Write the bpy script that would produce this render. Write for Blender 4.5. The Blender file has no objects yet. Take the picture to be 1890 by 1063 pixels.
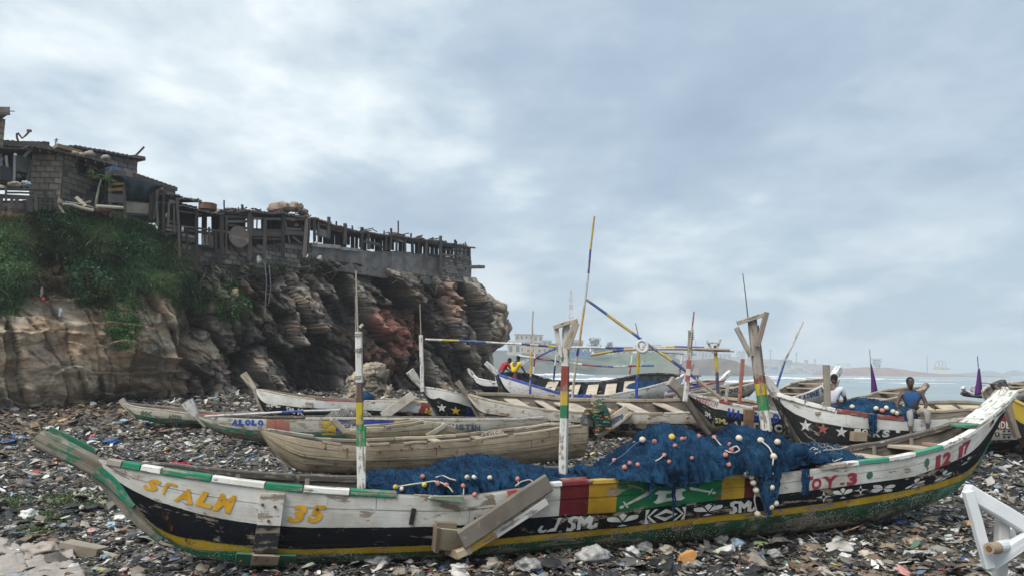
import bpy, bmesh, math, random
import numpy as np
from mathutils import Vector, noise
random.seed(7); rng = np.random.default_rng(7)
S = bpy.context.scene
COL = S.collection

CAMZ, FOC = 2.4, 1400.0
PITCH, ROLL = math.atan((679.3 - 531.5) / FOC), 0.0122
_f = np.array((0, math.cos(PITCH), math.sin(PITCH)))
_u = np.array((0, -math.sin(PITCH), math.cos(PITCH)))
_r = np.array((1.0, 0, 0))
CR = math.cos(ROLL) * _r + math.sin(ROLL) * _u
CU = -math.sin(ROLL) * _r + math.cos(ROLL) * _u
CAM = np.array((0, 0, CAMZ))
cd = bpy.data.cameras.new('camera'); cam = bpy.data.objects.new('camera', cd); COL.objects.link(cam)
from mathutils import Matrix
cam.matrix_world = Matrix(((CR[0], CU[0], -_f[0], 0), (CR[1], CU[1], -_f[1], 0), (CR[2], CU[2], -_f[2], CAMZ), (0, 0, 0, 1)))
cd.sensor_width = 36; cd.lens = FOC / 1890 * 36; cd.clip_start = .1; cd.clip_end = 9000
S.camera = cam

SUN_EL, SUN_AZ = math.radians(52), math.radians(222)      # azimuth clockwise from +Y: behind the camera, to the left
w = bpy.data.worlds.new('World'); S.world = w; w.use_nodes = True
def build_world():
    nt = w.node_tree; nt.nodes.clear(); L = nt.links.new
    def nd(t, **k):
        n = nt.nodes.new(t)
        for a, b in k.items(): setattr(n, a, b)
        return n
    def mth(op, a, b=None, clamp=False):
        n = nd('ShaderNodeMath', operation=op, use_clamp=clamp)
        for i, v in enumerate((a, b)):
            if v is None: continue
            if isinstance(v, (int, float)): n.inputs[i].default_value = v
            else: L(v, n.inputs[i])
        return n.outputs[0]
    out = nd('ShaderNodeOutputWorld'); sky = nd('ShaderNodeTexSky', sky_type='NISHITA', sun_disc=False)
    sky.sun_elevation = SUN_EL; sky.sun_rotation = SUN_AZ; sky.air_density = 1.4; sky.dust_density = 2.5
    b1 = nd('ShaderNodeBackground'); b1.inputs[1].default_value = .05; L(sky.outputs[0], b1.inputs[0])
    tc = nd('ShaderNodeTexCoord'); sp = nd('ShaderNodeSeparateXYZ'); L(tc.outputs['Generated'], sp.inputs[0])
    zz = mth('ADD', mth('MAXIMUM', sp.outputs[2], 0.0), .17)
    cb = nd('ShaderNodeCombineXYZ')
    L(mth('DIVIDE', sp.outputs[0], zz), cb.inputs[0]); L(mth('DIVIDE', sp.outputs[1], zz), cb.inputs[1])
    def noi(scale, det, rough, dist, off):
        mp = nd('ShaderNodeMapping'); L(cb.outputs[0], mp.inputs[0]); mp.inputs['Location'].default_value = off
        mp.inputs['Scale'].default_value = (1, .8, 1)
        n = nd('ShaderNodeTexNoise'); L(mp.outputs[0], n.inputs['Vector'])
        n.inputs['Scale'].default_value = scale; n.inputs['Detail'].default_value = det
        n.inputs['Roughness'].default_value = rough; n.inputs['Distortion'].default_value = dist
        return n.outputs[0]
    big = noi(.62, 3, .5, .1, (SKYOFF[0], SKYOFF[1], 0)); med = noi(2.3, 5, .5, .15, (1.1, 7.3, 2)); fin = noi(6.5, 5, .55, .2, (4, 2, 5))
    val = mth('ADD', mth('ADD', mth('MULTIPLY', big, .46), mth('MULTIPLY', med, .38)), mth('MULTIPLY', fin, .16))
    rp = nd('ShaderNodeValToRGB'); L(val, rp.inputs[0]); e = rp.color_ramp
    st = [(.34, (.32, .41, .54)), (.43, (.40, .50, .62)), (.50, (.50, .605, .705)), (.555, (.68, .77, .83)), (.635, (1.0, 1.05, 1.06))]
    while len(e.elements) < len(st): e.elements.new(.5)
    for el, (p, c) in zip(e.elements, st): el.position = p; el.color = (*c, 1)
    mp = nd('ShaderNodeMapping'); L(tc.outputs['Generated'], mp.inputs[0]); mp.inputs['Scale'].default_value = (5, 5, 13)
    n2 = nd('ShaderNodeTexNoise'); L(mp.outputs[0], n2.inputs['Vector']); n2.inputs['Scale'].default_value = 1.5; n2.inputs['Detail'].default_value = 6
    n2.inputs['Roughness'].default_value = .5
    r2 = nd('ShaderNodeValToRGB'); L(n2.outputs[0], r2.inputs[0]); e2 = r2.color_ramp
    e2.elements[0].position = .45; e2.elements[0].color = (.37, .49, .61, 1); e2.elements[1].position = .66; e2.elements[1].color = (.80, .86, .90, 1)
    hf = nd('ShaderNodeMapRange'); L(sp.outputs[2], hf.inputs[0]); hf.inputs[1].default_value = .04; hf.inputs[2].default_value = .23
    hf.inputs[3].default_value = 1; hf.inputs[4].default_value = 0; hf.interpolation_type = 'SMOOTHSTEP'
    mx = nd('ShaderNodeMix', data_type='RGBA'); L(hf.outputs[0], mx.inputs[0]); L(rp.outputs[0], mx.inputs[6]); L(r2.outputs[0], mx.inputs[7])
    b2 = nd('ShaderNodeBackground'); b2.inputs[1].default_value = CLOUD; L(mx.outputs[2], b2.inputs[0])
    ms = nd('ShaderNodeMixShader'); ms.inputs[0].default_value = .9; L(b1.outputs[0], ms.inputs[1]); L(b2.outputs[0], ms.inputs[2])
    L(ms.outputs[0], out.inputs[0])
SKYOFF = (-2.5, 1.0); CLOUD = .395
build_world()
sl = bpy.data.lights.new('sun', 'SUN'); sun = bpy.data.objects.new('sun', sl); COL.objects.link(sun)
sl.energy = 1.5; sl.angle = math.radians(38); sl.color = (1, .96, .9)
_sd = Vector((math.sin(SUN_AZ) * math.cos(SUN_EL), math.cos(SUN_AZ) * math.cos(SUN_EL), math.sin(SUN_EL)))
sun.rotation_euler = _sd.to_track_quat('Z', 'Y').to_euler(); sun.location = (0, 0, 60)
v = S.view_settings; v.view_transform = 'Standard'; v.look = 'None'; v.gamma = 1; v.use_curve_mapping = False
v.exposure = 1.5
S.cycles.use_denoising = True; S.cycles.max_bounces = 6; S.cycles.volume_bounces = 1
S.cycles.transparent_max_bounces = 6

def ray(px, py):
    d = _f * FOC + CR * (px - 945.0) + CU * (531.5 - py)
    return d / d[1]
def at(px, py, Y): return CAM + ray(px, py) * Y          # the point at depth Y (metres along +Y) seen at a pixel
def proj(P):
    q = np.asarray(P, float) - CAM; z = q @ _f
    return np.stack((945 + FOC * (q @ CR) / z, 531.5 - FOC * (q @ CU) / z), -1)
def pxm(Y): return Y / FOC                               # metres per photo pixel at depth Y
class VP:
    """a vertical plane through two plan points; at(px,py,off) is the point of it (moved off metres towards the camera side)"""
    def __init__(s, A, B):
        s.A = np.array(A[:2], float); s.d = np.array(B[:2], float) - s.A; s.L = np.linalg.norm(s.d); s.d /= s.L
        n = np.array((s.d[1], -s.d[0])); s.n = n if n @ (CAM[:2] - s.A) > 0 else -n
    def at(s, px, py, off=0.0):
        r = ray(px, py); A = s.A + s.n * off
        t = (s.n @ (A - CAM[:2])) / (s.n @ r[:2]); return CAM + r * t
    def pt(s, u, z, off=0.0):
        p = s.A + s.d * u + s.n * off; return np.array((p[0], p[1], z))

def tag(o, label=None, cat=None, group=None, kind=None):
    if label: o['label'] = label
    if cat: o['category'] = cat
    if group: o['group'] = group
    if kind: o['kind'] = kind
    return o
def empty(name, loc, label=None, cat=None, group=None):
    o = bpy.data.objects.new(name, None); COL.objects.link(o); o.location = [float(a) for a in loc]; o.empty_display_size = .2
    return tag(o, label, cat, group)
def origin(o):
    p = np.zeros(3)
    while o is not None: p += np.array(o.location); o = o.parent
    return p
def link_mesh(name, me, parent=None, loc=None):
    o = bpy.data.objects.new(name, me); COL.objects.link(o)
    if parent is not None: o.parent = parent
    if loc is not None: o.location = [float(a) for a in loc]
    return o
class MB:
    """collects shapes in world space (verts, faces, a colour per face, a uv per corner) and links them as ONE mesh object"""
    def __init__(s): s.v = []; s.f = []; s.c = []; s.uv = []; s.mi = []; s.n = 0
    def add(s, verts, faces, col=(.5, .5, .5), uvs=None, mi=0):
        verts = np.asarray(verts, float); base = s.n; s.v.append(verts); s.n += len(verts)
        many = isinstance(col, list)
        for i, f in enumerate(faces):
            s.f.append([base + k for k in f]); s.c.append(col[i] if many else col); s.mi.append(mi)
            s.uv.append([(0, 0)] * len(f) if uvs is None else [uvs[k] for k in f])
    def box(s, c, ax, ay, az, col=(.5, .5, .5), mi=0):
        """centre and three half-axis vectors"""
        c, ax, ay, az = (np.asarray(a, float) for a in (c, ax, ay, az))
        V = [c + i * ax + j * ay + k * az for k in (-1, 1) for j in (-1, 1) for i in (-1, 1)]
        la = 2 * np.linalg.norm(ax); lb = 2 * np.linalg.norm(ay); lc = 2 * np.linalg.norm(az); r = random.random() * 20
        uv = [(r + (i + 1) / 2 * la, r + (j + 1) / 2 * lb + (k + 1) / 2 * lc) for k in (-1, 1) for j in (-1, 1) for i in (-1, 1)]
        s.add(V, [(0, 2, 3, 1), (4, 5, 7, 6), (0, 1, 5, 4), (2, 6, 7, 3), (0, 4, 6, 2), (1, 3, 7, 5)], col, uv, mi)
    def beam(s, p, q, w, h, up=(0, 0, 1), col=(.5, .5, .5), bev=0.0, taper=1.0, seg=1, wob=0.0):
        """a timber from p to q, w across (sideways), h along up; slightly chamfered and, with seg > 1, uneven"""
        p = np.asarray(p, float); q = np.asarray(q, float); d = q - p; L = np.linalg.norm(d); d = d / max(L, 1e-9)
        sd = np.cross(d, up); sd = sd / max(np.linalg.norm(sd), 1e-9); uu = np.cross(sd, d)
        b = bev if bev else min(w, h) * .12
        pr = [(-w/2 + b, -h/2), (w/2 - b, -h/2), (w/2, -h/2 + b), (w/2, h/2 - b), (w/2 - b, h/2), (-w/2 + b, h/2), (-w/2, h/2 - b), (-w/2, -h/2 + b)]
        V = []; UV = []; r = random.random() * 20; per = [0, w, w, w + h, w + h, 2*w + h, 2*w + h, 2*w + 2*h]
        for i in range(seg + 1):
            t = i / seg; k = 1 + (taper - 1) * t
            wx = (random.random() - .5) * wob; wy = (random.random() - .5) * wob
            for (a, e), pe in zip(pr, per):
                V.append(p + d * L * t + sd * (a * k + wx) + uu * (e * k + wy)); UV.append((r + L * t, r + pe))
        F = []
        for i in range(seg):
            for j in range(8):
                a = i * 8 + j; c = i * 8 + (j + 1) % 8; F.append((a, c, c + 8, a + 8))
        F.append(tuple(range(7, -1, -1))); F.append(tuple(seg * 8 + j for j in range(8)))
        s.add(V, F, col, UV)
    def tube(s, pts, rad, n=8, col=(.5, .5, .5), cols=None, cap=True):
        """round bar through pts; rad one radius or one per point; cols one colour per segment"""
        P = [np.asarray(a, float) for a in pts]; m = len(P)
        R = [rad] * m if isinstance(rad, (int, float)) else list(rad)
        V = []; UV = []; F = []; C = []; ref = None; ln = 0; r0 = random.random() * 20
        for i in range(m):
            d = P[min(i + 1, m - 1)] - P[max(i - 1, 0)]; d = d / max(np.linalg.norm(d), 1e-9)
            if ref is None: ref = np.array((0, 0, 1.0)) if abs(d[2]) < .9 else np.array((1.0, 0, 0))
            a = np.cross(d, ref); a /= max(np.linalg.norm(a), 1e-9); b = np.cross(a, d); ref = b
            if i: ln += np.linalg.norm(P[i] - P[i - 1])
            for k in range(n):
                th = 2 * math.pi * k / n; V.append(P[i] + (a * math.cos(th) + b * math.sin(th)) * R[i]); UV.append((r0 + ln, r0 + k / n * .3))
        for i in range(m - 1):
            for k in range(n):
                F.append((i*n + k, i*n + (k+1) % n, (i+1)*n + (k+1) % n, (i+1)*n + k)); C.append(cols[i] if cols else col)
        if cap:
            F.append(tuple(range(n - 1, -1, -1))); C.append(cols[0] if cols else col)
            F.append(tuple((m-1)*n + k for k in range(n))); C.append(cols[-1] if cols else col)
        s.add(V, F, C, UV)
    def sweep(s, pts, across, w, h, col=(.5, .5, .5), cols=None):
        """rectangular bar through pts; across = a direction (or one per point) of width w; h is measured normal to both"""
        P = [np.asarray(a, float) for a in pts]; m = len(P)
        A = [np.asarray(across, float)] * m if np.ndim(across) == 1 else [np.asarray(a, float) for a in across]
        ws = [w] * m if np.ndim(w) == 0 else w; hs = [h] * m if np.ndim(h) == 0 else h
        V = []; UV = []; F = []; C = []; ln = random.random() * 9
        for i in range(m):
            d = P[min(i + 1, m - 1)] - P[max(i - 1, 0)]; d = d / max(np.linalg.norm(d), 1e-9)
            a = A[i] - d * (A[i] @ d); a /= max(np.linalg.norm(a), 1e-9); b = np.cross(a, d)
            if i: ln += np.linalg.norm(P[i] - P[i - 1])
            e = .15 * min(ws[i], hs[i])
            for x, y, q in ((-1, -1, 0), (1, -1, ws[i]), (1, 1, ws[i] + hs[i]), (-1, 1, 2 * ws[i] + hs[i])):
                for (ex, ey) in (((0, e), (e, 0)) if x * y > 0 else ((e, 0), (0, e))):
                    V.append(P[i] + a * x * (ws[i] / 2 - ex) + b * y * (hs[i] / 2 - ey)); UV.append((ln, q))
        for i in range(m - 1):
            for k in range(8):
                F.append((i*8 + k, i*8 + (k+1) % 8, (i+1)*8 + (k+1) % 8, (i+1)*8 + k)); C.append(cols[i] if cols else col)
        F.append(tuple(range(7, -1, -1))); C.append(cols[0] if cols else col)
        F.append(tuple((m-1)*8 + k for k in range(8))); C.append(cols[-1] if cols else col)
        s.add(V, F, C, UV)
    def ball(s, c, r, n=8, m=6, col=(.5, .5, .5), sq=(1, 1, 1), jit=0.0):
        V = []; F = []; c = np.asarray(c, float)
        for i in range(m + 1):
            ph = math.pi * i / m
            for k in range(n):
                th = 2 * math.pi * k / n; j = 1 + (random.random() - .5) * jit
                V.append(c + np.array((math.sin(ph) * math.cos(th) * sq[0], math.sin(ph) * math.sin(th) * sq[1], math.cos(ph) * sq[2])) * r * j)
        for i in range(m):
            for k in range(n): F.append((i*n + k, (i+1)*n + k, (i+1)*n + (k+1) % n, i*n + (k+1) % n))
        s.add(V, F, col)
    def grid(s, P, col=(.5, .5, .5), uv=None, mi=0, flip=False, cyc=False):
        P = np.asarray(P, float); a, b = P.shape[:2]; F = []
        for i in range(a - 1):
            for j in range(b if cyc else b - 1):
                f = (i*b + j, i*b + (j+1) % b, (i+1)*b + (j+1) % b, (i+1)*b + j); F.append(f[::-1] if flip else f)
        s.add(P.reshape(-1, 3), F, col, None if uv is None else [tuple(x) for x in np.asarray(uv).reshape(-1, 2)], mi)
    def build(s, name, mat, parent=None, smooth=False, label=None, cat=None, group=None, kind=None, loc=None):
        V = np.concatenate(s.v) if s.v else np.zeros((0, 3))
        if loc is None and parent is None: loc = (V.min(0) + V.max(0)) / 2; loc[2] = V[:, 2].min()
        V = V - (origin(parent) if parent is not None else np.asarray(loc, float))
        me = bpy.data.meshes.new(name); me.from_pydata(V.tolist(), [], s.f)
        at_ = me.color_attributes.new('Col', 'FLOAT_COLOR', 'CORNER')
        lens = [len(f) for f in s.f]
        cc = np.repeat(np.array([(*c[:3], 1.0) for c in s.c], np.float32), lens, axis=0); at_.data.foreach_set('color', cc.ravel())
        uvl = me.uv_layers.new(name='UVMap'); uvl.data.foreach_set('uv', np.array([x for q in s.uv for x in q], np.float32).ravel())
        for m_ in (mat if isinstance(mat, (list, tuple)) else [mat]): me.materials.append(m_)
        if any(s.mi): me.polygons.foreach_set('material_index', s.mi)
        if smooth: me.polygons.foreach_set('use_smooth', [True] * len(s.f))
        me.update(); o = link_mesh(name, me, parent, loc if parent is None else None)
        return tag(o, label, cat, group, kind)
def raw_mesh(name, V, F, mat, cols=None, uvs=None, smooth=False, parent=None, vcol=None):
    """big numpy mesh: F (n,k) constant face size; cols per face, vcol per vertex"""
    V = np.asarray(V, np.float32); F = np.asarray(F, np.int32); n, k = F.shape
    me = bpy.data.meshes.new(name); me.vertices.add(len(V)); me.vertices.foreach_set('co', V.ravel())
    me.loops.add(n * k); me.loops.foreach_set('vertex_index', F.ravel())
    me.polygons.add(n); me.polygons.foreach_set('loop_start', np.arange(0, n * k, k, dtype=np.int32))
    me.update(calc_edges=True)
    if cols is not None or vcol is not None:
        a = me.color_attributes.new('Col', 'FLOAT_COLOR', 'CORNER')
        c = np.repeat(np.asarray(cols, np.float32), k, axis=0) if cols is not None else np.asarray(vcol, np.float32)[F.ravel()]
        a.data.foreach_set('color', np.concatenate((c, np.ones((len(c), 1), np.float32)), 1).ravel())
    if uvs is not None:
        u = me.uv_layers.new(name='UVMap'); u.data.foreach_set('uv', np.asarray(uvs, np.float32)[F.ravel()].ravel())
    me.materials.append(mat)
    if smooth: me.polygons.foreach_set('use_smooth', np.ones(n, bool))
    me.validate(); return link_mesh(name, me, parent)

class G:
    def __init__(s, name, rough=.8, spec=.3):
        s.m = bpy.data.materials.new(name); s.m.use_nodes = True; s.nt = s.m.node_tree; s.b = s.nt.nodes['Principled BSDF']
        s.b.inputs['Roughness'].default_value = rough; s.b.inputs['Specular IOR Level'].default_value = spec
    def put(s, sock, v):
        if isinstance(v, bpy.types.NodeSocket): s.nt.links.new(v, sock)
        elif isinstance(v, (tuple, list)) and sock.type == 'RGBA': sock.default_value = (*v[:3], 1)
        else: sock.default_value = v
    def n(s, t, ins={}, out=0, **props):
        nd = s.nt.nodes.new(t)
        for k, v in props.items(): setattr(nd, k, v)
        for k, v in ins.items(): s.put(nd.inputs[k], v)
        return nd.outputs[out]
    def obj(s): return s.n('ShaderNodeTexCoord', out=3)
    def uv(s): return s.n('ShaderNodeUVMap')
    def geo(s): return s.n('ShaderNodeNewGeometry')
    def col(s): return s.n('ShaderNodeAttribute', attribute_name='Col')
    def sca(s, vec, sc, loc=(0, 0, 0)): return s.n('ShaderNodeMapping', {0: vec, 3: sc, 1: loc})
    def noise(s, vec, scale, det=4, rough=.55, dist=0.0): return s.n('ShaderNodeTexNoise', {'Vector': vec, 'Scale': scale, 'Detail': det, 'Roughness': rough, 'Distortion': dist})
    def vor(s, vec, scale, feature='F1', out=0, rnd=1.0): return s.n('ShaderNodeTexVoronoi', {'Vector': vec, 'Scale': scale, 'Randomness': rnd}, out=out, feature=feature)
    def ma(s, op, a, b=0.0, clamp=False): return s.n('ShaderNodeMath', {0: a, 1: b}, operation=op, use_clamp=clamp)
    def step(s, x, lo, hi, a=0.0, b=1.0): return s.n('ShaderNodeMapRange', {0: x, 1: lo, 2: hi, 3: a, 4: b})
    def mix(s, f, a, b, mode='MIX'): return s.n('ShaderNodeMix', {0: f, 6: a, 7: b}, out=2, data_type='RGBA', blend_type=mode)
    def sep(s, vec): 
        nd = s.nt.nodes.new('ShaderNodeSeparateXYZ'); s.put(nd.inputs[0], vec); return nd.outputs
    def ramp(s, f, stops, const=False):
        nd = s.nt.nodes.new('ShaderNodeValToRGB'); s.put(nd.inputs[0], f); e = nd.color_ramp
        if const: e.interpolation = 'CONSTANT'
        while len(e.elements) < len(stops): e.elements.new(.5)
        for el, (p, c) in zip(e.elements, stops): el.position = p; el.color = (*c, 1)
        return nd.outputs[0]
    def done(s, col, bump=None, strength=.4, dist=.01, rough=None):
        s.put(s.b.inputs['Base Color'], col)
        if rough is not None: s.put(s.b.inputs['Roughness'], rough)
        if bump is not None: s.put(s.b.inputs['Normal'], s.n('ShaderNodeBump', {'Height': bump, 'Strength': strength, 'Distance': dist}))
        return s.m
def timber(name, paint_wear=.45, raw=(.27, .225, .18), rough=.75, dirt=.5):
    """boards with a painted colour (Col) worn to raw weathered wood"""
    g = G(name, rough, .25); uv = g.uv(); o = g.obj()
    gr = g.noise(g.sca(uv, (1.3, 42, 1)), 1, 5, .6, .4); fi = g.noise(g.sca(uv, (4, 130, 1)), 1, 3, .6)
    ch = g.noise(g.sca(uv, (2.2, 14, 1)), 1, 6, .62, .3); ch2 = g.noise(o, 9, 5, .6)
    m = g.step(g.ma('ADD', g.ma('MULTIPLY', ch, .6), g.ma('MULTIPLY', ch2, .4)), .62 - paint_wear * .22, .66 - paint_wear * .2)
    rawc = g.mix(g.step(gr, .3, .72), tuple(x * .55 for x in raw), tuple(min(1, x * 1.35) for x in raw))
    c = g.mix(m, g.col(), rawc)
    c = g.mix(g.step(g.noise(o, 2.3, 5, .6), .42, .75, 0, dirt), c, g.mix(1.0, c, (.50, .44, .36), 'MULTIPLY'))
    c = g.mix(g.step(gr, .62, .75, 0, .35), c, (.10, .085, .07))
    b = g.ma('ADD', g.ma('MULTIPLY', gr, .6), g.ma('ADD', g.ma('MULTIPLY', fi, .3), g.ma('MULTIPLY', m, -.25)))
    return g.done(c, b, .55, .008)
def plain(name, rough=.8, var=.35, scale=3.0, bump=.3, bscale=30, spec=.3, dirt=(.5, .45, .4)):
    """a surface of colour Col with blotches and a little relief"""
    g = G(name, rough, spec); o = g.obj(); c = g.col()
    c = g.mix(g.step(g.noise(o, scale, 5, .6), .38, .72, 0, var * 1.6), c, g.mix(1.0, c, dirt, 'MULTIPLY'))
    return g.done(c, g.noise(o, bscale, 5, .6), bump, .02)
M = {}
M['timber'] = timber('painted_timber')
M['raw'] = timber('weathered_timber', .15, dirt=.8); M['whitewash'] = timber('whitewashed_timber', .02, raw=(.4, .39, .37), dirt=.25)
M['pole'] = timber('painted_pole', .42, dirt=.55)
M['dark'] = timber('blackened_timber', .1, raw=(.10, .085, .075), dirt=.7)
M['block'] = plain('cement_block', .92, .55, 2.2, .6, 22)
M['cloth'] = plain('cloth', .9, .25, 5, .35, 14)
M['cloth2'] = plain('worn_cloth', .92, .3, 8, .5, 40)
M['skin'] = plain('skin', .5, .15, 9, .15, 40, .4)
M['plastic'] = plain('plastic', .38, .35, 9, .25, 25, .5)
M['litter'] = plain('litter_scraps', .6, .5, 6, .3, 25, .35)
M['far'] = plain('far_surfaces', .9, .45, .08, .1, .5)
M['metal'] = plain('corroded_metal', .7, .6, 5, .3, 30, .4, (.55, .36, .24))
M['rope'] = plain('rope', .9, .3, 20, .4, 90)
g = G('leaves', .55, .3)
g.b.inputs['Subsurface Weight'].default_value = 0
lt_ = g.n('ShaderNodeBsdfTranslucent', {'Color': g.col()}); M['leaf'] = g.done(g.mix(g.step(g.noise(g.obj(), 1.1, 3), .3, .7, 0, .5), g.col(), g.mix(1.0, g.col(), (.75, .85, .6), 'MULTIPLY')))
for n_ in g.nt.nodes:
    if n_.type == 'OUTPUT_MATERIAL': g.nt.links.new(g.n('ShaderNodeMixShader', {0: .35, 1: g.b.outputs[0], 2: lt_}), n_.inputs[0])
# ================================================================ ground, sea, cliff, far shore
def sstep(a, b, x):
    t = np.clip((np.asarray(x, float) - a) / (b - a), 0, 1); return t * t * (3 - 2 * t)
def vnoise(x, y, seed=0):
    """smooth value noise on numpy arrays"""
    xi = np.floor(x).astype(np.int64); yi = np.floor(y).astype(np.int64); fx = x - xi; fy = y - yi
    fx = fx * fx * (3 - 2 * fx); fy = fy * fy * (3 - 2 * fy)
    def h(a, b):
        n = (a * 374761393 + b * 668265263 + seed * 974711) & 0x7fffffff
        n = ((n ^ (n >> 13)) * 1274126177) & 0x7fffffff; n = n ^ (n >> 16); return (n & 0xffff) / 65535.0
    return (h(xi, yi) * (1 - fx) + h(xi + 1, yi) * fx) * (1 - fy) + (h(xi, yi + 1) * (1 - fx) + h(xi + 1, yi + 1) * fx) * fy
def fbm(x, y, oct=4, seed=0):
    r = 0; a = .5; f = 1
    for i in range(oct): r = r + a * vnoise(x * f, y * f, seed + i * 17); a *= .5; f *= 2.03
    return r / (1 - .5 ** oct)
SEA = -1.3
def gz(x, y):
    x = np.asarray(x, float); y = np.asarray(y, float); k = x / np.maximum(y, 3)
    rise = (.85 - .62 * sstep(.05, .40, k)) * sstep(20, 42, y) - .28 * sstep(-.25, -.6, k) * sstep(18, 34, y)
    edge = 50 - 8 * sstep(.1, .6, k)
    drop = sstep(0, 26, y - edge) * sstep(-1, 4, x - (y - 57) * .05)
    und = (fbm(x * .45, y * .45, 3, 5) - .5) * .16 + (fbm(x * 1.9, y * 1.9, 3, 9) - .5) * .07
    return rise - .06 + und - drop * 3.2
GX, GY = np.meshgrid(np.linspace(-48, 62, 260), np.concatenate((np.linspace(-25, 3, 12), np.linspace(3.3, 30, 150), np.linspace(30.6, 92, 60))))
Vg = np.stack((GX, GY, gz(GX, GY)), -1)
def gridfaces(a, b):
    i = np.arange(a - 1)[:, None] * b + np.arange(b - 1)[None]; return np.stack((i, i + 1, i + b + 1, i + b), -1).reshape(-1, 4)
g = G('beach_mud', .85, .3); o = g.obj()
n1 = g.noise(o, .9, 6, .6); n2 = g.noise(o, 16, 6, .65)
c = g.mix(g.step(n1, .35, .65), (.045, .042, .038), (.13, .115, .095)); c = g.mix(g.step(n2, .5, .75), c, (.19, .18, .16)); c = g.mix(g.step(n2, .42, .3), c, (.02, .02, .02))
M['mud'] = g.done(c, n2, .8, .05)
beach = raw_mesh('beach', Vg.reshape(-1, 3), gridfaces(*GX.shape), M['mud'], smooth=True); tag(beach, kind='structure')

xs = np.sign(np.linspace(-1, 1, 90)) * np.abs(np.linspace(-1, 1, 90)) ** 2.2 * 3400
ys = 40 + np.linspace(0, 1, 120) ** 3 * 3300
SX, SY = np.meshgrid(xs, ys); SZ = SEA + (fbm(SX * .08, SY * .22, 3, 3) - .5) * .35
g = G('sea_water', .22, .5); o = g.obj()
wv = g.noise(g.sca(o, (.10, .55, 1)), 1, 6, .62, .4); wf = g.noise(g.sca(o, (.6, 2.4, 1)), 1, 4, .6, .3); wl = g.noise(g.sca(o, (.012, .05, 1)), 1, 4, .6)
c = g.mix(g.step(wl, .35, .65), (.15, .205, .215), (.24, .30, .30)); c = g.mix(g.step(wv, .64, .74, 0, .55), c, (.6, .64, .64))
M['sea'] = g.done(c, g.ma('ADD', g.ma('MULTIPLY', wv, .8), g.ma('MULTIPLY', wf, .25)), .75, .35)
sea = raw_mesh('sea', np.stack((SX, SY, SZ), -1).reshape(-1, 3), gridfaces(*SX.shape), M['sea'], smooth=True); tag(sea, kind='structure')
M['foam'] = plain('surf_foam', .9, .35, .2, .5, 2.0, dirt=(.8, .83, .85))
def surf(name, pts, wid, hgt, seed):
    """a breaking crest: a ragged low ridge of foam along plan points"""
    P = np.array(pts, float); d = np.r_[0, np.cumsum(np.linalg.norm(np.diff(P, axis=0), axis=1))]
    m = int(min(420, max(60, d[-1] / max(wid * .12, .3)))); t = np.linspace(0, d[-1], m)
    X = np.interp(t, d, P[:, 0]); Y = np.interp(t, d, P[:, 1]) + (fbm(t * .06, t * 0, 3, seed) - .5) * wid * 2.2
    mb = []; prof = [(-1, -.08), (-.6, .25), (-.25, .8), (0, 1), (.25, .6), (.7, .2), (1.2, -.08)]
    amp = np.clip(fbm(t * .05, t * 0 + 3, 3, seed + 5) * 2.4 - .6, .0, 1.3)
    for a, h in prof:
        z = SEA + .12 + .7 * hgt * amp * (h + (fbm(t * .5 + a * 3, t * 0 + a * 7, 3, seed + 2) - .5) * .9)
        z[amp < .05] = SEA - .5
        mb.append(np.stack((X, Y + a * wid * (.5 + .6 * fbm(t * .12, t * 0 + a, 2, seed + 9)), z), -1))
    A = np.stack(mb, 0); o_ = raw_mesh(name, A.reshape(-1, 3), gridfaces(len(prof), m), M['foam'], cols=np.full(((len(prof) - 1) * (m - 1), 3), .62), smooth=True)
    return tag(o_, kind='stuff')
def plan(px, Y): p = at(px, 690, Y); return (p[0], Y)
surf('surf', [plan(935, 150), plan(1080, 165), plan(1260, 150)], 5, .9, 1)
surf('surf', [plan(930, 250), plan(1120, 270), plan(1330, 250), plan(1420, 240)], 9, 1.3, 2)
surf('surf', [plan(925, 420), plan(1060, 470), plan(1200, 440)], 12, 1.6, 6)
surf('surf', [plan(1395, 520), plan(1500, 480), plan(1600, 440), plan(1720, 410), plan(1800, 400)], 9, 1.1, 3)
surf('surf', [plan(1390, 400), plan(1480, 390)], 7, .9, 7)
surf('surf', [plan(1560, 300), plan(1680, 270), plan(1760, 280)], 5, .45, 4)

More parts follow.
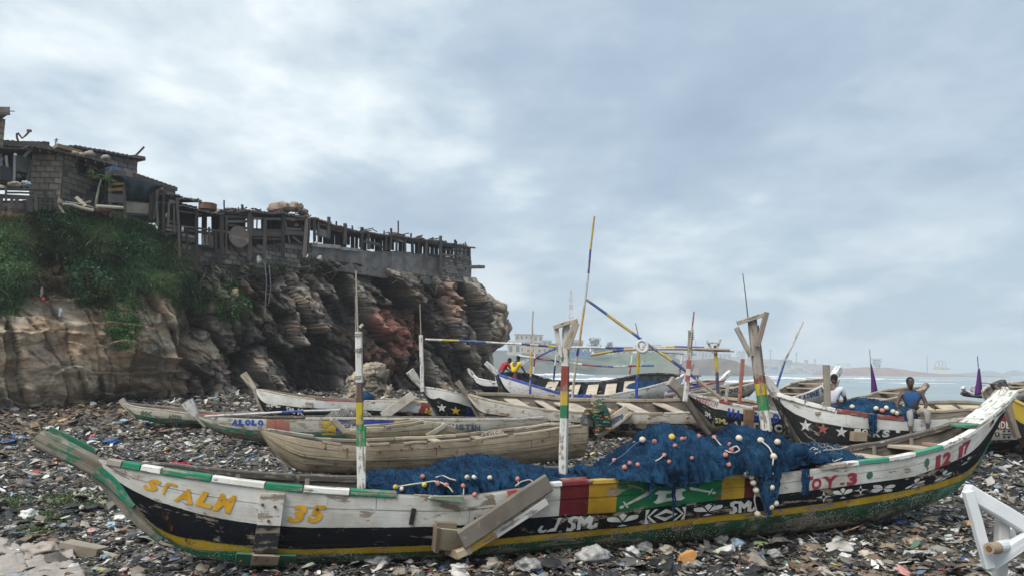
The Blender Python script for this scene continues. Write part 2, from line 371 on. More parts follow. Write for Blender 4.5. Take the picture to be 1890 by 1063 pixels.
CLA = at(0, 740, 34); CLB = at(868, 725, 56); CL = VP(CLA, CLB)
def cl_u(px): p = CL.at(px, 600); return float((p[:2] - CL.A) @ CL.d)
def cl_y(px): return float(CL.at(px, 600)[1])
_tp = [(-160, 384), (-60, 385), (0, 388), (60, 385), (130, 389), (190, 396), (240, 406), (290, 426), (330, 470), (370, 492), (420, 490), (480, 490), (530, 486), (575, 476), (640, 484), (700, 494), (760, 505), (820, 512), (868, 512)]
_tu = np.array([cl_u(p) for p, _ in _tp]); _tz = np.array([CL.at(p, q, float(np.interp(p, [-160, 0, 130, 200, 255, 320, 340], [-1.0, -.9, -.8, -.6, -.4, -.2, 0])))[2] for p, q in _tp])
def cl_top(u): return np.interp(u, _tu, _tz)
_bv = np.array([0, .08, .2, .4, .6, .8, 1.0])
_ob = [(-160, (.4, .4, 1, 1.2, .5, -.3, -1.0)), (0, (.2, .2, 1.1, 1.35, .5, -.3, -.9)), (130, (-.1, 0, 1.2, 1.5, .4, -.25, -.8)), (165, (-.9, -.8, .5, .9, .3, -.2, -.7)), (200, (-1.9, -1.6, .1, .9, .6, -.1, -.6)), (255, (-2.9, -2.5, -.4, 1.3, .9, .3, -.4)),
       (315, (-2.6, -1.9, .6, 1.6, .9, .2, -.2)), (338, (-1.6, -1.3, -.8, -.9, -.5, 0, -.1)), (352, (-.2, .1, .2, .1, .1, .2, 0)), (372, (-.2, -.1, .1, .2, -.4, .2, 0)), (395, (.1, .1, .3, .5, .5, .4, .05)),
       (436, (.1, .2, .4, .7, .8, .6, .1)), (456, (-.9, -1.1, -1.4, -1.1, -.1, .3, 0)), (478, (.2, .3, .5, .4, .4, .3, 0)), (520, (.4, .5, .7, .7, .6, .4, 0)), (560, (.2, .3, .6, .8, .8, .5, 0)), (578, (-.4, -.4, -.2, .0, .4, .3, 0)), (600, (.2, .3, .6, .7, .6, .4, 0)),
       (640, (.3, .5, .9, .9, .8, .6, .1)), (668, (-.3, -.2, .0, .3, .5, .4, 0)), (700, (-1.8, -1.5, -.5, .8, 1.0, .6, .1)), (740, (-2.8, -2.5, -1.0, 1.0, 1.2, .7, 0)), (770, (-1.5, -1.4, -1.3, -.6, -.2, .6, .1)), (795, (.2, .3, .3, .4, .4, .5, .1)),
       (830, (.3, .4, .6, .9, .9, .9, .1)), (850, (0, 0, .3, .6, 1.0, .9, .1)), (868, (-.5, -.4, 0, .5, 1.1, 1.0, 0))]
_ou = np.array([cl_u(p) for p, _ in _ob]); _oo = np.array([q for _, q in _ob])
def cl_off(u, v):
    cols = np.array([np.interp(u, _ou, _oo[:, k]) for k in range(7)])          # (7,n)
    v = np.clip(v, 0, 1); k = np.clip(np.searchsorted(_bv, v) - 1, 0, 5); f = (v - _bv[k]) / (_bv[k + 1] - _bv[k]); f = f * f * (3 - 2 * f)
    n = np.arange(len(u)); return cols[k, n] * (1 - f) + cols[k + 1, n] * f
UEND = cl_u(868); NU, NV = 620, 210
uu = np.concatenate((np.linspace(cl_u(-160), UEND, NU - 60), UEND + np.linspace(.12, 9, 60)))
turn = np.clip(uu - UEND, 0, None)                       # beyond the corner the face swings away from the camera
pa = np.clip(uu, None, UEND)
px_ = CL.A[0] + CL.d[0] * pa; py_ = CL.A[1] + CL.d[1] * pa
bk = np.array((-.30, 1.0)); bk /= np.linalg.norm(bk)
px_ = px_ + bk[0] * turn + 1.0 * (1 - np.exp(-turn / .9)); py_ = py_ + bk[1] * np.clip(turn - .4, 0, None)
nx = np.where(turn > 0, CL.n[0] * np.exp(-turn / 1.2) + bk[1] * (1 - np.exp(-turn / 1.2)), CL.n[0]); ny = np.where(turn > 0, CL.n[1] * np.exp(-turn / 1.2) - bk[0] * (1 - np.exp(-turn / 1.2)), CL.n[1])
vv = np.linspace(0, 1, NV)
U2, V2 = np.meshgrid(uu, vv, indexing='ij')
zt = cl_top(uu)[:, None]; zb = -.6
Z2 = zb + (zt - zb) * V2
uf, vf, zf = U2.ravel(), V2.ravel(), Z2.ravel()
big = cl_off(np.clip(uf, None, UEND), vf)
D = np.zeros(len(uf)); CK = np.zeros(len(uf)); RN = np.zeros(len(uf)); N3 = np.zeros(len(uf))
_vor = noise.voronoi; _nz = noise.noise; _cell = noise.cell
U330 = cl_u(330)
for i in range(len(uf)):
    u, z = float(uf[i]), float(zf[i])
    wx = _nz((u * .35, z * .35, 3.1)) * 1.1; wz = _nz((u * .3, z * .3, 9.7)) * .7
    dist, pts = _vor(((u + wx * .7 + z * .45) * .80, 0.3, (z + wz) * .20 - u * .05))
    dist2, pts2 = _vor(((u + wx * .5 + z * .3) * 1.9, 5.3, (z + wz * .6 + u * .12) * 1.5))
    e = dist[1] - dist[0]; e2 = dist2[1] - dist2[0]; p_, q_ = pts[0], pts2[0]
    fac = ((u + wx * .7 + z * .45) * .80 - p_.x) * (_cell(p_ * 3.3) - .5) * 1.9 + ((z + wz) * .20 - u * .05 - p_.z) * (_cell(p_ * 4.7) - .5) * 4.5 + ((u + wx * .5 + z * .3) * 1.9 - q_.x) * (_cell(q_ * 3.9) - .5) * .55 + ((z + wz * .6 + u * .12) * 1.5 - q_.z) * (_cell(q_ * 6.1) - .5) * .7
    r1 = _cell(pts[0] * 7.31); r2 = _cell(pts2[0] * 5.17)
    n3 = _nz((u * 1.1, z * 1.5, 1.7)); n4 = _nz((u * 4.6, z * 4.2, 4.4)); cz = abs(_nz((u * 1.9 + z * .6, z * 1.5, 8.4))) * .34 + abs(_nz((u * 4.4, z * 3.4 + u, 2.4))) * .20 + abs(_nz((u * 10, z * 9, 5.4))) * .10; n5 = _nz((u * 11.0, z * 10, 8.4))
    lay = _nz((u * .22 + 3, (z + wz * .8 + u * .07) * 3.4, 6.2)); lay2 = _nz((u * .5, (z + wz * .8 + u * .07) * 8.5, 2.2))
    D[i] = fac * (.42 if u < UEND - 1.5 else .15) + (r1 - .5) * .9 + (r2 - .5) * .3 - .9 * max(0, 1 - e / .06) - .16 * max(0, 1 - e2 / .06) + n3 * .12 + n4 * .07 + n5 * .05 + cz - .15 + lay * (.09 if u > U330 else .2) + lay2 * .05
    CK[i] = max(max(0, 1 - e / .10), .6 * max(0, 1 - e2 / .08)); RN[i] = r1; N3[i] = lay
soft = np.interp(uf, [cl_u(318), cl_u(360)], [.26, 1.0])                       # the tan rock on the left weathers smoother
fade = np.clip((1 - vf) / .05, 0, 1) * .8 + .2
wz_ = zf * .62 + fbm(uf * .20, zf * .3, 4, 61) * 4.2 + uf * .05; saw = wz_ - np.floor(wz_); led = (saw ** 2.2 * .62 - .2) * (fbm(uf * .3, np.floor(wz_) * 3.7, 2, 67) * 1.8 - .2) + (fbm(uf * .55, zf * 1.3, 5, 71) - .5) * 1.1 - .55 * sstep(.08, 0, np.abs(fbm(uf * .16 + zf * .05, zf * .05, 3, 83) - .5) * 2)
off = big + D * soft * fade + led * (1 - soft) * fade * 1.15 + led * .10 * fade
P = np.stack((np.repeat(px_, NV) + np.repeat(nx, NV) * off, np.repeat(py_, NV) + np.repeat(ny, NV) * off, zf + N3 * .06), -1)
q = proj(P); qx, qy = q[:, 0], q[:, 1]
f1 = fbm(uf * .5, zf * .9, 4, 11); f2 = fbm(uf * .35 + 9, zf * 2.6, 4, 23); f3 = fbm(uf * 1.6, zf * .35, 4, 31)
tan = np.array((.43, .37, .285)); och = np.array((.36, .265, .18)); gry = np.array((.26, .24, .21)); drk = np.array((.10, .092, .086)); red = np.array((.30, .125, .095)); pale = np.array((.40, .37, .31))
left = sstep(390, 300, qx + (f1 - .5) * 120)
c0 = gry + (drk - gry) * sstep(.38, .62, f1)[:, None]
c0 = c0 + (np.array((.26, .205, .15)) - c0) * (sstep(.52, .7, f2) * .75)[:, None]
c0 = c0 + (np.array((.17, .11, .085)) - c0) * (sstep(.54, .75, fbm(uf * .8, zf * .8, 3, 77)) * .5)[:, None]
lt = tan + (och - tan) * sstep(.4, .65, f2)[:, None]; lt = lt + (pale - lt) * (sstep(.55, .75, f1) * .7)[:, None]; lt = lt + (gry - lt) * (sstep(.55, .72, fbm(uf * .9, zf * 1.4, 3, 41)) * .65)[:, None]
upper = sstep(565, 520, qy + (f1 - .5) * 40); soil = np.array((.12, .085, .055))
lt = lt + (soil - lt) * upper[:, None]
cc = c0 + (lt - c0) * left[:, None]
rm = sstep(1, .55, np.hypot((qx - 735 - (qy - 610) * .25) / 62, (qy - 612) / 62) + (f1 - .5) * .7); cc = cc + (red - cc) * (rm * .85)[:, None]
rm2 = sstep(1, .5, np.hypot((qx - 690) / 70, (qy - 672) / 45) + (f1 - .5) * .8); cc = cc + (np.array((.17, .075, .065)) - cc) * (rm2 * .7)[:, None]
rm3 = sstep(1, .4, np.hypot((qx - 838) / 30, (qy - 555) / 60) + (f1 - .5) * .8); cc = cc + (np.array((.24, .14, .10)) - cc) * (rm3 * .6)[:, None]
cc = cc * (.74 + .56 * RN * (1 - .6 * left) + .2 * left)[:, None]
st_ = sstep(.56, .70, f3) * (1 - left * .75); cc = cc + (np.array((.03, .029, .028)) - cc) * (st_ * .75)[:, None]     # soot and seep stains running down
cc = cc * (1 - .6 * CK * (1 - .85 * left))[:, None]  # cracks darkened in the colour, standing in for ambient occlusion
g = G('cliff_rock', .88, .25); o = g.obj(); uvw = g.sca(o, (1, 1, 1.9))
a = g.noise(uvw, 1.6, 8, .62, .4); b = g.noise(o, 7, 7, .65); e = g.noise(g.sca(o, (1, 1, 2.6)), 2.6, 6, .65, 1.2)
c = g.mix(g.step(a, .36, .62, 0, .6), g.mix(1.0, g.col(), (1.35, 1.3, 1.25), 'MULTIPLY'), g.mix(1.0, g.col(), (.55, .52, .5), 'MULTIPLY'))
c = g.mix(g.step(e, .58, .66, 0, .55), c, g.mix(1.0, g.col(), (.35, .33, .32), 'MULTIPLY'))
c = g.mix(g.step(b, .55, .75, 0, .35), c, (.33, .30, .26))
M['rock'] = g.done(c, g.ma('ADD', g.ma('ADD', g.ma('MULTIPLY', a, .5), g.ma('MULTIPLY', b, .35)), g.ma('MULTIPLY', e, .35)), .9, .16)
cliff = raw_mesh('cliff', P, gridfaces(NU, NV)[:, ::-1], M['rock'], vcol=cc); tag(cliff, kind='structure')
PG = P.reshape(NU, NV, 3)
back = np.stack([np.stack((px_ - CL.n[0] * d + 0 * px_, py_ - CL.n[1] * d, cl_top(uu) - .04 + np.interp(d, [0, 1, 2.5, 5], [0, .38, .62, .7]) * np.interp(uu, [cl_u(290), cl_u(330)], [1, 0]) + (fbm(uu * .6, uu * 0 + d, 3, 8) - .5) * .25), -1) for d in (-.1, 1, 2.5, 5, 9, 16)], 0)
back[0] = PG[:, -1]
k_ = NU - 52
bb = raw_mesh('cliff_top_ground', back[:, :k_].reshape(-1, 3), gridfaces(6, k_), M['mud'], smooth=True); tag(bb, kind='structure')
def rock_lump(name, outline, Y, thick, col, col2, seed, label=None, cat=None, kind=None, nu=120, nv=90, dsp=.5, group=None):
    """a rock whose outline (pixel polygon, seen at depth Y) is swept round: front bulges towards the camera"""
    O = np.array(outline, float); cx, cy = O.mean(0)
    d = np.r_[0, np.cumsum(np.linalg.norm(np.diff(np.r_[O, O[:1]], axis=0), axis=1))]; t = np.linspace(0, d[-1], nu, endpoint=False)
    ox = np.interp(t, d, np.r_[O[:, 0], O[0, 0]]); oy = np.interp(t, d, np.r_[O[:, 1], O[0, 1]])
    V = []; C = []
    for j in range(nv):
        a = math.pi * j / (nv - 1); r = math.sin(a) ** .55; dep = -math.cos(a) * thick
        for k in range(nu):
            p = at(cx + (ox[k] - cx) * r, cy + (oy[k] - cy) * r, Y); p = p + np.array((0, dep, 0)); V.append(p)
    V = np.array(V); cen = V.mean(0); nrm = V - cen; nrm /= np.maximum(np.linalg.norm(nrm, axis=1), 1e-6)[:, None]
    D = np.zeros(len(V)); CC = np.zeros((len(V), 3))
    s = 1.6 / max(thick, .4)
    for i, p in enumerate(V):
        x, y, z = (float(q) for q in p)
        dist, pts = noise.voronoi((x * s + seed, y * s, z * s * 1.7)); e = dist[1] - dist[0]
        lay = noise.noise((x * s * .3, y * s * .3, z * s * 4.5 + seed)); n = noise.noise((x * s * 3, y * s * 3, z * s * 5))
        d2, p2 = noise.voronoi((x * s * 2.6, y * s * 2.6 + seed, z * s * 4.6)); D[i] = (noise.cell(pts[0] * 5.3) - .5) * .5 + (noise.cell(p2[0] * 3.7) - .5) * .26 - .35 * max(0, 1 - e / .12) - .16 * max(0, 1 - (d2[1] - d2[0]) / .12) + lay * .22 + n * .10 + abs(noise.noise((x * s * 6, y * s * 6, z * s * 9))) * .12
        f = .5 + .5 * noise.noise((x * s * .9, y * s * .9, z * s * 2.2 + 7)); CC[i] = np.array(col) * f + np.array(col2) * (1 - f)
        CC[i] *= (.8 + .4 * noise.cell(pts[0] * 3.1)) * (1 - .4 * max(0, 1 - e / .1))
    V = V + nrm * (D * dsp)[:, None]
    i = np.arange(nv - 1)[:, None] * nu + np.arange(nu)[None]; i2 = np.arange(nv - 1)[:, None] * nu + (np.arange(nu)[None] + 1) % nu
    F = np.stack((i, i2, i2 + nu, i + nu), -1).reshape(-1, 4)
    loc = cen.copy(); loc[2] = V[:, 2].min(); o_ = raw_mesh(name, V - loc, F, M['rock'], vcol=CC); o_.location = loc
    return tag(o_, label, cat, group, kind)
rock_lump('headland', [(848, 540), (872, 524), (888, 530), (905, 545), (922, 562), (943, 572), (942, 590), (948, 604), (947, 622), (935, 640), (918, 648), (906, 662), (912, 690), (918, 745), (830, 745), (815, 600)], 66, 7, (.40, .33, .25), (.22, .19, .16), 3.0, kind='structure', nu=260, nv=150, dsp=1.1)
rock_lump('boulder', [(672, 668), (690, 664), (712, 668), (716, 690), (712, 708), (720, 722), (700, 745), (640, 745), (640, 700), (655, 680)], 42.5, 1.3, (.42, .37, .29), (.24, .21, .17), 5.0, 'big pale layered boulder standing clear of the cliff foot behind the tall painted mast', 'boulder', dsp=.22)
rock_lump('boulder', [(712, 712), (722, 708), (728, 716), (730, 745), (705, 745)], 41.6, .4, (.36, .31, .24), (.22, .19, .16), 9.0, 'small tan boulder leaning on the right side of the big pale boulder', 'boulder', nu=40, nv=30, dsp=.25)

def land(name, top, base, Y, dY, cf, nrow=14, seed=0, amp=1.0, kind='structure', step=4):
    """a strip of far ground: rises from the waterline (pixel heights base) at depth Y to the crest (top) at Y + dY, then runs on behind"""
    xs = np.arange(top[0][0], top[-1][0] + 1, step); ty = np.interp(xs, *zip(*top)); by = np.interp(xs, *zip(*base)); V = []; C = []
    for r in range(nrow + 2):
        f = min(1, r / (nrow - 1)); yy = Y + dY * f + (0 if r < nrow else (r - nrow + 1) * dY)
        for k, x in enumerate(xs):
            nn = (fbm(np.array([x * .06]), np.array([r * .45]), 4, seed)[0] - .5) * amp * (1 if 0 < r < nrow - 1 else .2)
            p = at(x, by[k] + (ty[k] - by[k]) * f ** .8 - nn * 6 * (1 if r < nrow - 1 else .3), yy)
            if r == 0: p[2] = SEA - .6
            if r >= nrow: p[2] = V[(nrow - 1) * len(xs) + k][2] * (1 - .25 * (r - nrow + 1))
            V.append(p); C.append(cf(x, f, fbm(np.array([x * .09]), np.array([r * .6]), 4, seed + 3)[0]))
    o_ = raw_mesh(name, V, gridfaces(nrow + 2, len(xs)), M['far'], vcol=np.array(C), smooth=True); return tag(o_, kind=kind)
mixc = lambda a, b, t: np.array(a) + (np.array(b) - np.array(a)) * float(np.clip(t, 0, 1))
def c_head(x, f, n):
    c = mixc((.11, .135, .085), (.05, .10, .03), (n - .42) * 6); c = mixc(c, (.10, .085, .07), (1 - f * 3.2) + (n - .5)); 
    if x < 1010: c = mixc(c, (.10, .105, .105), .85)
    if x > 1215: c = mixc(c, (.20, .135, .10), (x - 1215) / 60 + (n - .5) * 2)
    return c
land('far_headland', [(850, 646), (960, 646), (1040, 648), (1090, 655), (1150, 652), (1200, 650), (1240, 655), (1262, 668), (1290, 680)], [(850, 690), (1000, 689), (1150, 690), (1290, 692)], 560, 60, c_head, seed=3)
land('far_point', [(1180, 686), (1225, 672), (1250, 666), (1290, 663), (1330, 660), (1352, 664), (1375, 672), (1400, 682), (1415, 690)], [(1180, 692), (1415, 693)], 610, 30, lambda x, f, n: mixc((.15, .105, .08), (.085, .075, .065), (n - .4) * 5), seed=5, amp=1.7, step=3)
land('far_town_ground', [(1180, 650), (1280, 652), (1340, 656), (1400, 662), (1430, 662), (1470, 668), (1520, 672), (1560, 680), (1600, 690)], [(1180, 690), (1400, 691), (1600, 694)], 1350, 140, lambda x, f, n: mixc((.15, .14, .13), (.24, .21, .18), (n - .4) * 5), seed=8, amp=1.1)
land('sand_spit', [(1500, 686), (1560, 679), (1600, 677), (1640, 678), (1665, 681), (1690, 685), (1730, 689), (1780, 692), (1830, 694), (1870, 696)], [(1500, 695), (1600, 696.2), (1720, 697.5), (1830, 698.5), (1870, 699)], 900, 80, lambda x, f, n: mixc((.27, .155, .115), (.20, .12, .09), (n - .4) * 4), seed=9, amp=.35)
land('far_hills', [(1640, 690), (1760, 689), (1800, 686), (1822, 683), (1842, 686), (1850, 689), (1862, 684), (1876, 682), (1892, 687), (1960, 688)], [(1640, 694), (1960, 699)], 1800, 200, lambda x, f, n: mixc((.05, .07, .055), (.08, .085, .07), (n - .4) * 4), seed=12, amp=.4)

def bld(px0, px1, top, bot, Y, col, name='house', label='', roof=None, rows=1, cols=3, dep=None, win=(.07, .07, .075), cat='building', group=None, flatroof=True, skip=()):
    """a far building: walls, roof slab, each window a recessed opening with its pane"""
    a = at(px0, bot, Y); b = at(px1, bot, Y); t = at(px0, top, Y); w_ = b[0] - a[0]; h = t[2] - a[2]; d = dep or w_ * .7
    r = empty(name, (a[0] + w_ / 2, Y, a[2]), label, cat, group); mb = MB(); cx = a[0] + w_ / 2
    mb.box((cx, Y + d / 2, a[2] + h / 2), (w_ / 2, 0, 0), (0, d / 2, 0), (0, 0, h / 2), col); mb.build('wall', M['far'], r)
    rb = MB(); rc = roof or tuple(x * .7 for x in col)
    if flatroof: rb.box((cx, Y + d / 2, a[2] + h + .22), (w_ / 2 + .5, 0, 0), (0, d / 2 + .5, 0), (0, 0, .2), rc)
    else:
        x0, x1, z = a[0] - .4, b[0] + .4, a[2] + h + .02; hh = min(2.4, w_ * .22)
        rb.add([(x0, Y - .5, z), (x1, Y - .5, z), (x1, Y + d + .5, z), (x0, Y + d + .5, z), (x0, Y + d / 2, z + hh), (x1, Y + d / 2, z + hh)], [(0, 1, 5, 4), (2, 3, 4, 5), (1, 2, 5), (3, 0, 4), (3, 2, 1, 0)], rc)
    rb.build('roof', M['far'], r)
    for i in range(rows):
        for j in range(cols):
            if (i, j) in skip: continue
            wx = a[0] + w_ * (j + .5) / cols; wz = a[2] + h * (i + .55) / rows; hw = w_ / cols * .24; hv = h / rows * .26
            f = MB(); f.box((wx, Y - .04, wz), (hw + .12, 0, 0), (0, .05, 0), (0, 0, hv + .12), tuple(min(.7, x * 1.25) for x in col)); fo = f.build('window', M['far'], r)
            p = MB(); p.box((wx, Y - .1, wz), (hw, 0, 0), (0, .015, 0), (0, 0, hv), win); p.build('pane', M['plastic'], fo)
    return r
bld(936, 962, 634, 655, 560, (.40, .35, .27), label='low cream house half hidden behind the cliff edge, dark square window', rows=1, cols=2, flatroof=False, roof=(.30, .28, .26))
bld(950, 984, 617, 650, 590, (.42, .38, .31), label='tall cream block with red roof strip beside the rock point', rows=3, cols=4, roof=(.36, .14, .11))
bld(984, 1002, 618, 632, 586, (.40, .36, .30), label='white roof storey on top of the blocks above the sea wall', rows=1, cols=2, roof=(.3, .26, .24))
bld(970, 1001, 632, 652, 582, (.46, .32, .19), label='peach coloured house with two floors behind the yellow post', rows=2, cols=3, roof=(.4, .36, .3))
bld(1001, 1018, 629, 652, 575, (.36, .31, .22), label='tan gable house between peach house and blue house', rows=2, cols=2, flatroof=False, roof=(.28, .27, .26))
bld(1018, 1030, 634, 652, 572, (.10, .17, .27), label='narrow blue house right of the tan gable house', rows=1, cols=1, roof=(.25, .26, .28))
bld(1050, 1076, 632, 652, 575, (.16, .18, .21), label='dark grey blue house behind the forked mast, pitched roof', rows=2, cols=3, flatroof=False, roof=(.14, .16, .19))
bld(1052, 1092, 649, 660, 556, (.07, .15, .32), label='long low bright blue shed on the green headland', rows=1, cols=4, roof=(.16, .25, .42))
bld(1098, 1120, 640, 655, 600, (.30, .29, .27), label='grey house behind the trees of the headland', rows=2, cols=2)
bld(1136, 1168, 640, 655, 640, (.42, .30, .24), label='pinkish house on the headland crest left of the round white ring', rows=2, cols=3, roof=(.35, .26, .22))
bld(1190, 1222, 640, 654, 700, (.34, .30, .27), label='hazy house on the crest right of the white ring', rows=2, cols=3, flatroof=False)
bld(1228, 1262, 648, 660, 1200, (.32, .30, .28), label='low hazy house above the brown rocky point', rows=1, cols=4, flatroof=False)
bld(1266, 1296, 645, 658, 1350, (.36, .34, .32), label='pale flat roofed hazy block in the far town', rows=2, cols=4)
bld(1300, 1322, 650, 662, 1350, (.28, .27, .26), label='squat grey hazy house in the far town', rows=1, cols=3, flatroof=False)
bld(1326, 1350, 652, 664, 1350, (.40, .37, .33), label='sandy hazy house in the middle of the far town', rows=1, cols=3)
bld(1362, 1376, 648, 662, 1500, (.42, .42, .42), label='tall white office block in the haze left of the leaning fork post', rows=4, cols=4)
bld(1384, 1402, 656, 668, 1410, (.30, .26, .23), label='brown low house behind the leaning fork post in the haze', rows=1, cols=3, flatroof=False)
bld(1424, 1437, 677, 683, 1320, (.09, .17, .42), label='bright blue hut on the far grey shore', rows=1, cols=1, roof=(.1, .2, .5))
bld(1444, 1462, 665, 674, 1350, (.20, .22, .20), label='dark green roofed hazy house above the blue hut', rows=1, cols=3, flatroof=False, roof=(.14, .18, .16))
bld(1462, 1470, 672, 678, 1335, (.55, .54, .52), label='tiny white house on the far grey shore', rows=1, cols=2)
bld(1486, 1492, 664, 673, 1350, (.48, .40, .30), label='small tan tower house on the far shore', rows=2, cols=1)
ORD = 'first second third fourth fifth sixth seventh eighth ninth tenth eleventh'.split()
for k, (x, y, c) in enumerate([(1404, 672, (.42, .36, .28)), (1412, 675, (.3, .2, .15)), (1438, 684, (.35, .34, .33)), (1452, 682, (.5, .48, .45)), (1474, 680, (.33, .26, .2)), (1482, 684, (.45, .42, .4)), (1496, 680, (.4, .36, .3)), (1508, 682, (.35, .35, .36)), (1522, 684, (.42, .35, .3)), (1534, 683, (.3, .3, .3)), (1546, 686, (.4, .38, .36))]):
    bld(x, x + 7, y, y + 5, 1290, c, name='shanty', label=f'{ORD[k]} tiny hazy shanty from the left on the grey far shore', rows=1, cols=2, flatroof=False, group='shanties along the far shore', cat='shanty')
def frame_tower(name, pts, Y, r, label, cat, col=(.4, .4, .42)):
    mb = MB()
    for seg in pts: mb.tube([at(x, y, Y + (s[2] if len(s) > 2 else 0)) for s in seg for x, y in [s[:2]]], r, 5, col)
    return mb
Yt = 640; t = empty('telecom_tower', at(1054, 652, Yt), 'tall red and white lattice telecom tower rising behind the forked mast', 'tower')
for k in range(10):
    y0, y1 = 652 - k * 11.4, 652 - (k + 1) * 11.4; h0, h1 = 5.2 - k * .40, 5.2 - (k + 1) * .40; mb = MB(); c = (.52, .10, .07) if k % 2 else (.6, .6, .6)
    for sx in (-1, 1):
        for sy in (-1, 1): mb.tube([at(1054 + sx * h0, y0, Yt + sy * h0 * .45), at(1054 + sx * h1, y1, Yt + sy * h1 * .45)], .22, 4, c)
        mb.tube([at(1054 - sx * h0, y0, Yt - h0 * .45), at(1054 + sx * h1, y1, Yt - h1 * .45)], .14, 4, c); mb.tube([at(1054 - sx * h0, y0, Yt + h0 * .45), at(1054 + sx * h1, y1, Yt + h1 * .45)], .14, 4, c)
    mb.build('lattice_section', M['far'], t)
for k, (dx, y) in enumerate([(-4, 566), (4, 568), (-3.4, 552), (3.4, 553), (0, 545), (-4, 580), (4, 580)]):
    mb = MB(); p = at(1054 + dx, y, Yt - 2); mb.box(p, (.5, 0, 0), (0, .3, 0), (0, 0, 1.9), (.62, .63, .65)); mb.build('antenna_panel', M['far'], t)
mb = MB(); mb.tube([at(1054, 540, Yt), at(1054, 532, Yt)], .18, 4, (.5, .1, .1)); mb.build('tip_rod', M['far'], t)
def light_mast(px, top, bot, Y, label, hw=3.2, hh=5):
    r = empty('floodlight_mast', at(px, bot, Y), label, 'mast'); mb = MB(); mb.tube([at(px, bot, Y), at(px, top + hh, Y)], [.9, .5], 6, (.33, .34, .36)); mb.build('pole', M['far'], r)
    for j in range(3):
        mb = MB(); p = at(px, top + hh * (j + .5) / 3, Y - 1); mb.box(p, (pxm(Y) * hw, 0, 0), (0, .4, 0), (0, 0, pxm(Y) * hh * .13), (.36, .37, .39)); mb.build('lamp_row', M['far'], r)
light_mast(1422, 644, 672, 1000, 'stadium floodlight mast in the haze, the taller and left one'); light_mast(1470, 650, 674, 1000, 'stadium floodlight mast in the haze, thin with narrow head', 1.6, 5); light_mast(1504, 662, 676, 1000, 'short hazy lamp mast near the low goal shaped frame', 1.8, 3); light_mast(1284, 628, 660, 1000, 'slim hazy telecom mast above the rocky point', 1.2, 8)
for x, y, wh in ((1310, 640, 'leftmost'), (1336, 645, 'middle'), (1372, 640, 'rightmost')):
    r = MB(); r.tube([at(x, 664, 980), at(x, y, 980)], .35, 5, (.35, .36, .38)); r.build('hazy_mast', M['far'], label=f'{wh} of the three thin bare masts in the far town', cat='mast', group='bare masts of the far town')
Yg = 720; r = empty('gantry', at(1557, 679, Yg), 'low pale gantry frame standing on the red sand spit', 'gantry')
for x in (1546, 1549, 1565, 1568):
    mb = MB(); mb.tube([at(x, 680, Yg), at(x, 671.5, Yg)], .28, 5, (.5, .5, .5)); mb.build('leg', M['far'], r)
mb = MB(); mb.beam(at(1544.5, 671.2, Yg), at(1569.5, 671.2, Yg), 1.2, .55, col=(.5, .5, .5)); mb.build('crossbeam', M['far'], r)
mb = MB(); mb.beam(at(1549, 675.5, Yg), at(1565, 675.5, Yg), .5, .3, col=(.5, .5, .5)); mb.build('rail', M['far'], r)
Yg = 760; r = empty('watch_tower', at(1618, 679, Yg), 'boxy grey tower on legs standing in haze on the spit', 'tower')
for x in (1613, 1618, 1623):
    mb = MB(); mb.beam(at(x, 680, Yg), at(x, 669, Yg), .9, .9, (1, 0, 0), (.38, .38, .4)); mb.build('leg', M['far'], r)
for y, hw in ((672, 5.5), (667, 7), (662.5, 7.5)):
    mb = MB(); mb.box(at(1618, y, Yg), (pxm(Yg) * hw, 0, 0), (0, 3, 0), (0, 0, .8), (.42, .42, .44)); mb.build('floor_slab', M['far'], r)
mb = MB(); mb.box(at(1618.5, 669, Yg), (pxm(Yg) * 4.5, 0, 0), (0, 2.4, 0), (0, 0, 3.2), (.36, .37, .39)); mb.build('cabin', M['far'], r)
r = MB(); r.tube([at(1711.5, 690, 760), at(1711, 655, 760)], [.5, .25], 5, (.33, .3, .3)); [r.tube([at(1711.5 - 1.2, 686 - i * 4, 760), at(1711.5 + 1.2, 683 - i * 4, 760)], .15, 4, (.33, .3, .3)) for i in range(7)]
r.build('radio_mast', M['far'], label='lone thin radio mast standing on the spit left of the dredger', cat='mast')
Yg = 820; r = empty('dredger', at(1737, 688, Yg), 'pale yellow dredging ship with round arched frames beyond the spit', 'ship')
def shell(px0, px1, y0, y1, c, name):
    mb = MB(); a = at(px0, y1, Yg); b = at(px1, y0, Yg); mb.box(((a[0] + b[0]) / 2, Yg, (a[2] + b[2]) / 2), ((b[0] - a[0]) / 2, 0, 0), (0, 3, 0), (0, 0, (b[2] - a[2]) / 2), c); mb.build(name, M['far'], r)
mb = MB(); zt_, zb_ = at(0, 682, Yg)[2], at(0, 687.5, Yg)[2]; xa, xb = at(1722, 684, Yg)[0], at(1752, 684, Yg)[0]
mb.add([(xa, Yg - 3, zt_), (xb, Yg - 3, zt_), (xb - 2, Yg - 2.5, zb_), (xa + 1.5, Yg - 2.5, zb_), (xa, Yg + 3, zt_), (xb, Yg + 3, zt_), (xb - 2, Yg + 2.5, zb_), (xa + 1.5, Yg + 2.5, zb_)], [(0, 1, 2, 3), (5, 4, 7, 6), (1, 5, 6, 2), (4, 0, 3, 7), (4, 5, 1, 0), (3, 2, 6, 7)], (.45, .38, .24)); mb.build('hull', M['far'], r)
shell(1725, 1736, 676, 682, (.52, .44, .27), 'deckhouse'); shell(1738, 1750, 678.5, 682, (.48, .42, .3), 'cargo_box')
